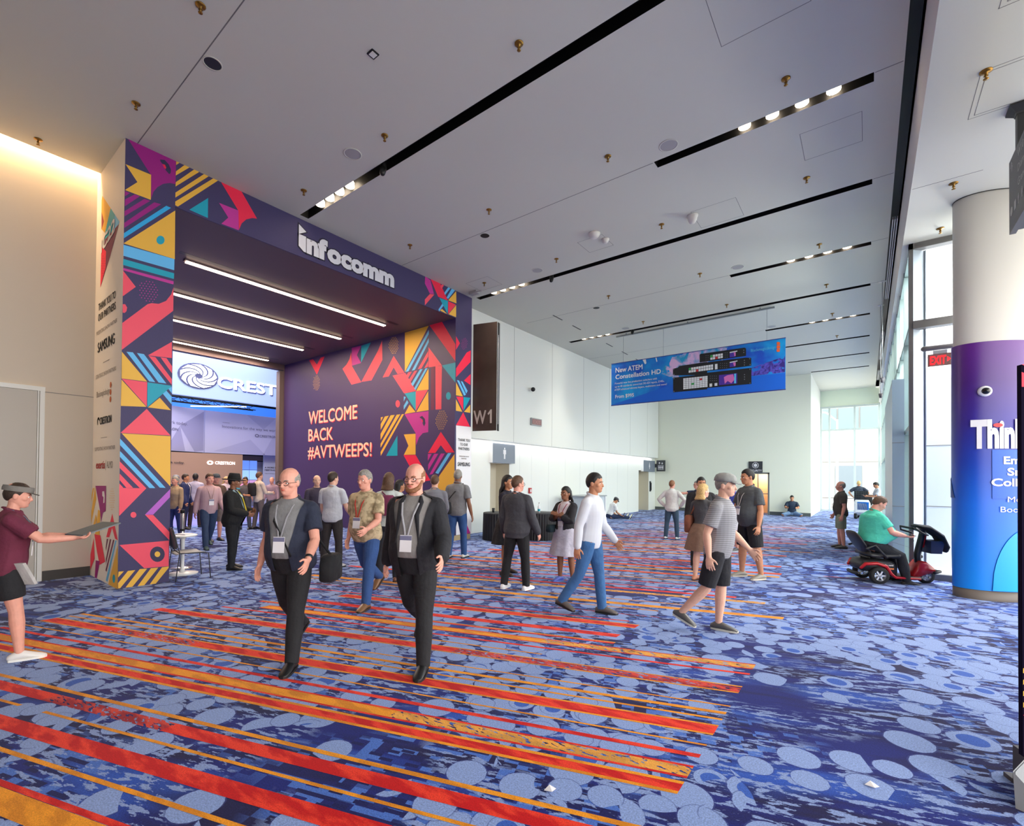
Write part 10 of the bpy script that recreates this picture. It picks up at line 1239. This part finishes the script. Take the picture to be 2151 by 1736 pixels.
# --- crowd at the hall entrance
def ex(F):
    h = MB(); TH, sc = F.TH, F.sc
    h.tube([TH((-.05, .07, -.012)), TH((0, .10, -.022)), TH((.05, .07, -.012))], [(.012*sc, .022*sc)]*3, 8, side=Z3); h.build('face_mask', cloth((90, 176, 196)), F.root)
person('man in black suit and black hat with a yellow tie standing sideways under the arch', (-8.85, 3.74), 72, 1.66, 'brown', 'm', 1.24, .07, 0, (6, 4), ('fedora', 'black', (22, 22, 24)), (14, 16, 70, 34), (14, 14, 80, 34), (3, 3, 4), (-3, 3, 4), ('jacket', (22, 22, 24), .05), ('trousers', (22, 22, 26)), (22, 20, 20), vox=MID, shirt=(176, 200, 210), tie=(196, 176, 40), extra=ex)
person('man in pink checked shirt and blue jeans with name badge walking out of the hall', (-11.81, 4.46), 18, 1.73, 'pink', 'm', 1.06, .02, 2, (8, 0), ('short', 'brown'), (-12, 9, 18, 4), (16, 9, 20, 4), (18, 6, 3), (-16, 24, 3), ('long', (190, 150, 158)), ('trousers', (48, 66, 96)), (50, 80, 84), vox=MID, badge=(180, 150, 150), pattern=pinkcheck)
person('person in dark cap, brown tee and plaid shorts behind the pink checked shirt', (-12.95, 5.05), 24, 1.70, 'pink', 'm', 1.1, .03, hair=('cap', 'dark', (70, 78, 88)), rarm=(30, 16, 90, 30), top=('tee', (84, 66, 56)), bottom=('long_shorts', (112, 100, 96)), shoe=(40, 40, 44), vox=FAR)
person('person in beige jacket at the left edge of the hall opening', (-14.4, 4.62), -40, 1.62, 'pink', 'f', 1.1, hair=('short', 'grey'), rarm=(10, 9, 40, 20), top=('long', (172, 150, 122)), bottom=('trousers', (44, 56, 110)), vox=FAR)
person('man in grey cap and dark vest beside the navy suit in the hall opening', (-17.1, 5.50), 150, 1.66, 'fair', 'm', 1.05, hair=('cap', 'dark', (130, 136, 146)), top=('tee', (56, 66, 78)), bottom=('trousers', (30, 34, 52)), vox=TINY)
person('man in navy suit looking right in the hall opening', (-16.52, 5.57), 74, 1.70, 'tan', 'm', 1.06, hair=('short', 'dark'), top=('jacket', (36, 46, 92), .04), shirt=(216, 210, 214), bottom=('trousers', (32, 38, 70)), vox=TINY)
person('man in lavender shirt seen from behind in the hall opening', (-16.9, 5.98), 168, 1.72, 'dark', 'm', 1.05, hair=('short', 'black'), rarm=(20, 10, 60, 30), top=('long', (182, 178, 208)), bottom=('trousers', (52, 36, 40)), vox=TINY)
def ex(F): bag(F, .0, -.225, 1.22, .15, .08, .20, (30, 28, 32), 'backpack', 'dark backpack worn by the man in the cream shirt in the hall opening', [F.back(-.08, 1.44, .02), F.TU((-.10, 0, 1.475)), F.front(-.10, 1.36, .02)])
person('man in cream shirt with a dark backpack in the hall opening', (-14.9, 7.05), 120, 1.78, 'fair', 'm', 1.04, hair=('short', 'brown'), rarm=(20, 8, 70, 20), top=('long', (206, 190, 178)), bottom=('trousers', (92, 84, 88)), vox=FAR, extra=ex)
person('blonde woman in pale top deep in the hall opening', (-18.0, 7.35), 30, 1.62, 'fair', 'f', 1.0, hair=('long', 'blond'), top=('blouse', (196, 182, 196)), bottom=('trousers', (48, 46, 70)), vox=TINY)
person('woman in pink top deep in the hall opening, under the video screens', (-18.4, 8.20), 10, 1.62, 'tan', 'f', 1.0, hair=('long', 'black'), top=('tee', (206, 130, 180)), bottom=('trousers', (44, 44, 60)), vox=TINY)
person('man in mauve shirt at the right jamb of the hall opening', (-16.3, 8.15), -20, 1.62, 'pink', 'm', 1.0, hair=('bald', 'grey'), top=('long', (150, 126, 144)), bottom=('trousers', (50, 46, 56)), vox=TINY)
person('man in dark grey tee holding a tablet, beside the black hat', (-15.1, 6.72), -20, 1.62, 'tan', 'm', 1.08, hair=('short', 'dark'), rarm=(30, 8, 70, 24), larm=(30, 8, 70, 24), top=('tee', (82, 78, 84)), bottom=('trousers', (70, 72, 84)), vox=TINY)
# ------------------------------------------------------------------ mobility scooter and its rider
A_, B_ = V((.021, 10.03, 0)), V((.70, 10.36, 0)); fx = (B_-A_).normalized(); sx_ = V((fx.y, -fx.x, 0))
O_ = A_ + sx_*(-.0)
def sp(f, w, z): return O_ + fx*f + sx_*w + V((0, 0, z))            # f forward, w toward the camera side, z up
rd = mat('scooter_red', s(176, 22, 30), .25); bk_ = mat('scooter_black', s(30, 30, 32), .45); rub = mat('tyre_rubber', s(24, 24, 25), .8); alloy = mat('wheel_alloy', s(186, 190, 198), .35, .5)
scr = empty('mobility_scooter', O_ + fx*.40, 'red and black mobility scooter carrying a man in a turquoise polo', 'mobility scooter')
def wheel(f, w, r_, th, nm='wheel', parent=scr):
    m = MB(); c = sp(f, w, r_)
    def ring(rr, ww): return [c + sx_*ww + fx*(rr*math.cos(q)) + V((0, 0, rr*math.sin(q))) for q in (2*math.pi*j/28 for j in range(28))]
    m.rings([ring(r_*.62, -th), ring(r_*.9, -th), ring(r_, -th*.6), ring(r_, th*.6), ring(r_*.9, th), ring(r_*.62, th)], cap=False); wh = m.build(nm, rub, parent)
    m = MB(); m.rings([ring(r_*.64, -th*.8), ring(r_*.60, -th*.5), ring(r_*.60, th*.5), ring(r_*.64, th*.8)], cap=False)
    for k in range(6):
        a = k*math.pi/3; d_ = fx*math.cos(a) + V((0, 0, math.sin(a))); e_ = -fx*math.sin(a) + V((0, 0, math.cos(a))); m.obox(c + d_*r_*.33, d_*r_*.29, e_*r_*.085, sx_*th*.55)
    m.rings([ring(r_*.16, -th*.7), ring(r_*.16, th*.7)]); m.build('hub', alloy, wh)
    return wh
wheel(.02, .25, .135, .045); wheel(.02, -.25, .135, .045); wheel(.80, 0, .125, .04)
m = MB()
def sect(f, z0, z1, w): return [sp(f, -w, z0), sp(f, w, z0), sp(f, w*1.0, z1*.8+z0*.2), sp(f, w*.8, z1), sp(f, -w*.8, z1), sp(f, -w, z1*.8+z0*.2)]
m.rings([sect(-.20, .22, .30, .18), sect(-.16, .19, .36, .21), sect(0, .20, .385, .23), sect(.2, .16, .375, .21), sect(.28, .12, .34, .20), sect(.30, .12, .20, .19)]); m.build('rear_shroud', bk_, scr)
m = MB()
for w in (.20, -.20):
    m.tube([sp(-.21, w, .24), sp(-.16, w*1.15, .31), sp(0, w*1.25, .325), sp(.13, w*1.2, .28), sp(.2, w*1.1, .17), sp(.28, w, .105), sp(.62, w*.95, .095)], [.022, .028, .026, .026, .026, .022, .018], 8)
m.build('red_trim', rd, scr)
m = MB(); m.rings([sect(.26, .09, .125, .20), sect(.5, .085, .12, .20), sect(.66, .085, .12, .16)]); m.build('floor_board', mat('deck_grey', s(88, 88, 92), .7), scr)
m = MB(); m.rings([sect(.56, .11, .17, .15), sect(.62, .11, .27, .14), sect(.68, .13, .37, .12), sect(.76, .17, .36, .12), sect(.86, .19, .27, .12), sect(.90, .2, .23, .08)]); m.build('front_fairing', rd, scr)
m = MB(); m.tube([sp(.92, -.14, .22), sp(.96, 0, .20), sp(.92, .14, .22), sp(.84, .16, .2)], [.025]*4, 8).tube([sp(-.23, -.15, .14), sp(-.24, 0, .13), sp(-.23, .15, .14)], [.03]*3, 8); m.build('bumper', bk_, scr)
m = MB(); m.tube([sp(.70, 0, .33), sp(.69, 0, .46), sp(.72, 0, .62), sp(.76, 0, .82)], [.045, .05, .045, .04], 12).tube([sp(.73, -.07, .42), sp(.78, -.07, .42)], [.03, .03], 8); m.build('steering_column', bk_, scr)
m = MB(); m.tube([sp(.76, .0, .60), sp(.80, 0, .80)], [.028, .024], 8); m.build('red_column_panel', rd, scr)
m = MB()
for sd in (1, -1): m.tube([sp(.76, 0, .84), sp(.66, sd*.12, .88), sp(.56, sd*.20, .90), sp(.60, sd*.26, .84), sp(.72, sd*.2, .80)], [.022, .018, .018, .018, .016], 8)
m.ell(sp(.74, 0, .88), (.09, .09, .05)); m.build('handlebar', bk_, scr)
m = MB(); m.rings([[sp(f, w, z) for f, w, z in ((.80, -.14, z0), (.80, .14, z0), (.80+d1, .14, z0), (.80+d1, -.14, z0))] for z0, d1 in ((.50, .15), (.70, .19))], smooth=False); m.build('front_basket', mat('basket_navy', s(30, 38, 72), .6), scr)
m = MB(); m.tube([sp(.66, .0, .93), sp(.80, .02, .90), sp(.96, .03, .78), sp(1.04, .02, .62), sp(1.05, 0, .56)], [(.14, .03), (.16, .05), (.16, .05), (.14, .05), (.10, .04)], 14, side=sx_)
cj = m.build('draped_jacket', cloth((30, 30, 34))); tag(cj, 'black jacket draped over the handlebar of the red mobility scooter', 'jacket')
m = MB()
rs = [[sp(f, w, z) for f, w, z in ((f0, -.21, z0), (f0, .21, z0), (f0, .23, z0+.03), (f0, .19, z0+.075), (f0, -.19, z0+.075), (f0, -.23, z0+.03))] for f0, z0 in ((-.10, .43), (-.04, .415), (.14, .41), (.30, .42), (.34, .43))]
m.rings(rs); m.build('seat', bk_, scr)
m = MB(); m.tube([sp(-.06, 0, .48), sp(-.14, 0, .60), sp(-.22, 0, .73), sp(-.26, 0, .80)], [(.20, .035), (.22, .045), (.22, .045), (.17, .03)], 16, side=sx_); m.build('seat_back', bk_, scr)
m = MB(); m.tube([sp(.06, 0, .35), sp(.06, 0, .43)], [.04, .04], 10, round_=False).tube([sp(-.06, -.12, .40), sp(-.06, .12, .40)], [.025, .025], 8); m.build('seat_post', bk_, scr)
for w in (.27, -.27): MB().tube([sp(-.16, w, .56), sp(-.04, w, .62), sp(.12, w, .42), sp(.12, w*.8, .41)], [.018]*4, 8).build('arm_rest', bk_, scr)
m = MB(); m.text('mobility rental', sp(.06, .233, .29), fx, UZ, .028, .17, bold=.02); m.mat(1).obox(sp(.18, .225, .245), fx*.06, sx_*.006, V((0, 0, .012))); m.build('side_sticker', [pm('W'), mat('sticker_orange', s(206, 110, 50), .5)], scr)
ridez = .60
def ex(F): phone(F, 1, 'phone in the hands of the man riding the red scooter'); phone_wire(F)
def phone_wire(F):
    a = F.AR[1][6]; m = MB(); m.tube([a, a + V((0, .06, -.08)), a + V((0, .02, -.2)), F.front(.08, 1.0, .05)], [.0025]*4, 5, round_=False); local_prop(F, m, 'charging_cable', mat('cable_grey', s(120, 120, 122), .5), 'thin grey cable hanging from the phone of the scooter rider', 'cable')
rp_ = sp(.02, 0, 0)
person('heavy man in turquoise polo riding the red mobility scooter, looking at a phone', (rp_.x, rp_.y), 0, 1.70, 'pink', 'm', 1.45, .17, 8, (0, 24), ('short', 'brown'), (34, 22, 62, 34, 'up'), (34, 22, 64, 34), (66, 56, 8, 0), (66, 58, 8, 0), ('polo', (74, 192, 166)), ('trousers', (28, 30, 36)), (34, 30, 28), (60, 56, 52), NEAR, zp=.60, dirv=tuple(fx), extra=ex)
# --- second scooter parked near the end window
s2 = empty('mobility_scooter', (-.16, 26.3, 0), 'white and blue mobility scooter with a black front basket parked near the end window', 'mobility scooter')
fx, sx_, O_ = V((-.15, -.99, 0)).normalized(), V((-.99, .15, 0)), V((-.10, 26.5, 0))
for f, w in ((-.3, .28), (-.3, -.28), (.5, .22), (.5, -.22)): wheel(f, w, .14, .05, parent=s2)
m = MB(); m.rings([sect(.38, .15, .5, .26), sect(.45, .15, .82, .28), sect(.55, .2, .84, .28), sect(.66, .3, .7, .2)], smooth=False); m.build('front_fairing', mat('scooter_white', s(226, 228, 230), .35), s2)
m = MB(); m.obox(sp(.64, -.06, .58), sx_*.2, fx*.02, V((0, 0, .17))); m.build('blue_panel', mat('scooter_blue', s(24, 110, 200), .35), s2)
m = MB(); m.rings([sect(-.45, .2, .5, .25), sect(.35, .12, .16, .26)], smooth=False); m.build('deck', bk_, s2)
m = MB(); m.obox(sp(-.25, 0, .55), sx_*.22, fx*.2, V((0, 0, .05))).obox(sp(-.45, 0, .8), sx_*.22, fx*.04, V((0, 0, .25))); m.build('seat', bk_, s2)
m = MB()
for i in range(7): m.tube([sp(.70, -.24+.08*i, .9), sp(.70, -.24+.08*i, 1.22)], [.006]*2, 5)
for i in range(5): m.tube([sp(.70, -.24, .9+.08*i), sp(.70, .24, .9+.08*i)], [.006]*2, 5)
m.obox(sp(.62, 0, 1.06), sx_*.24, fx*.004, V((0, 0, .16))); m.build('front_basket', mat('basket_black', s(40, 44, 46), .6), s2)
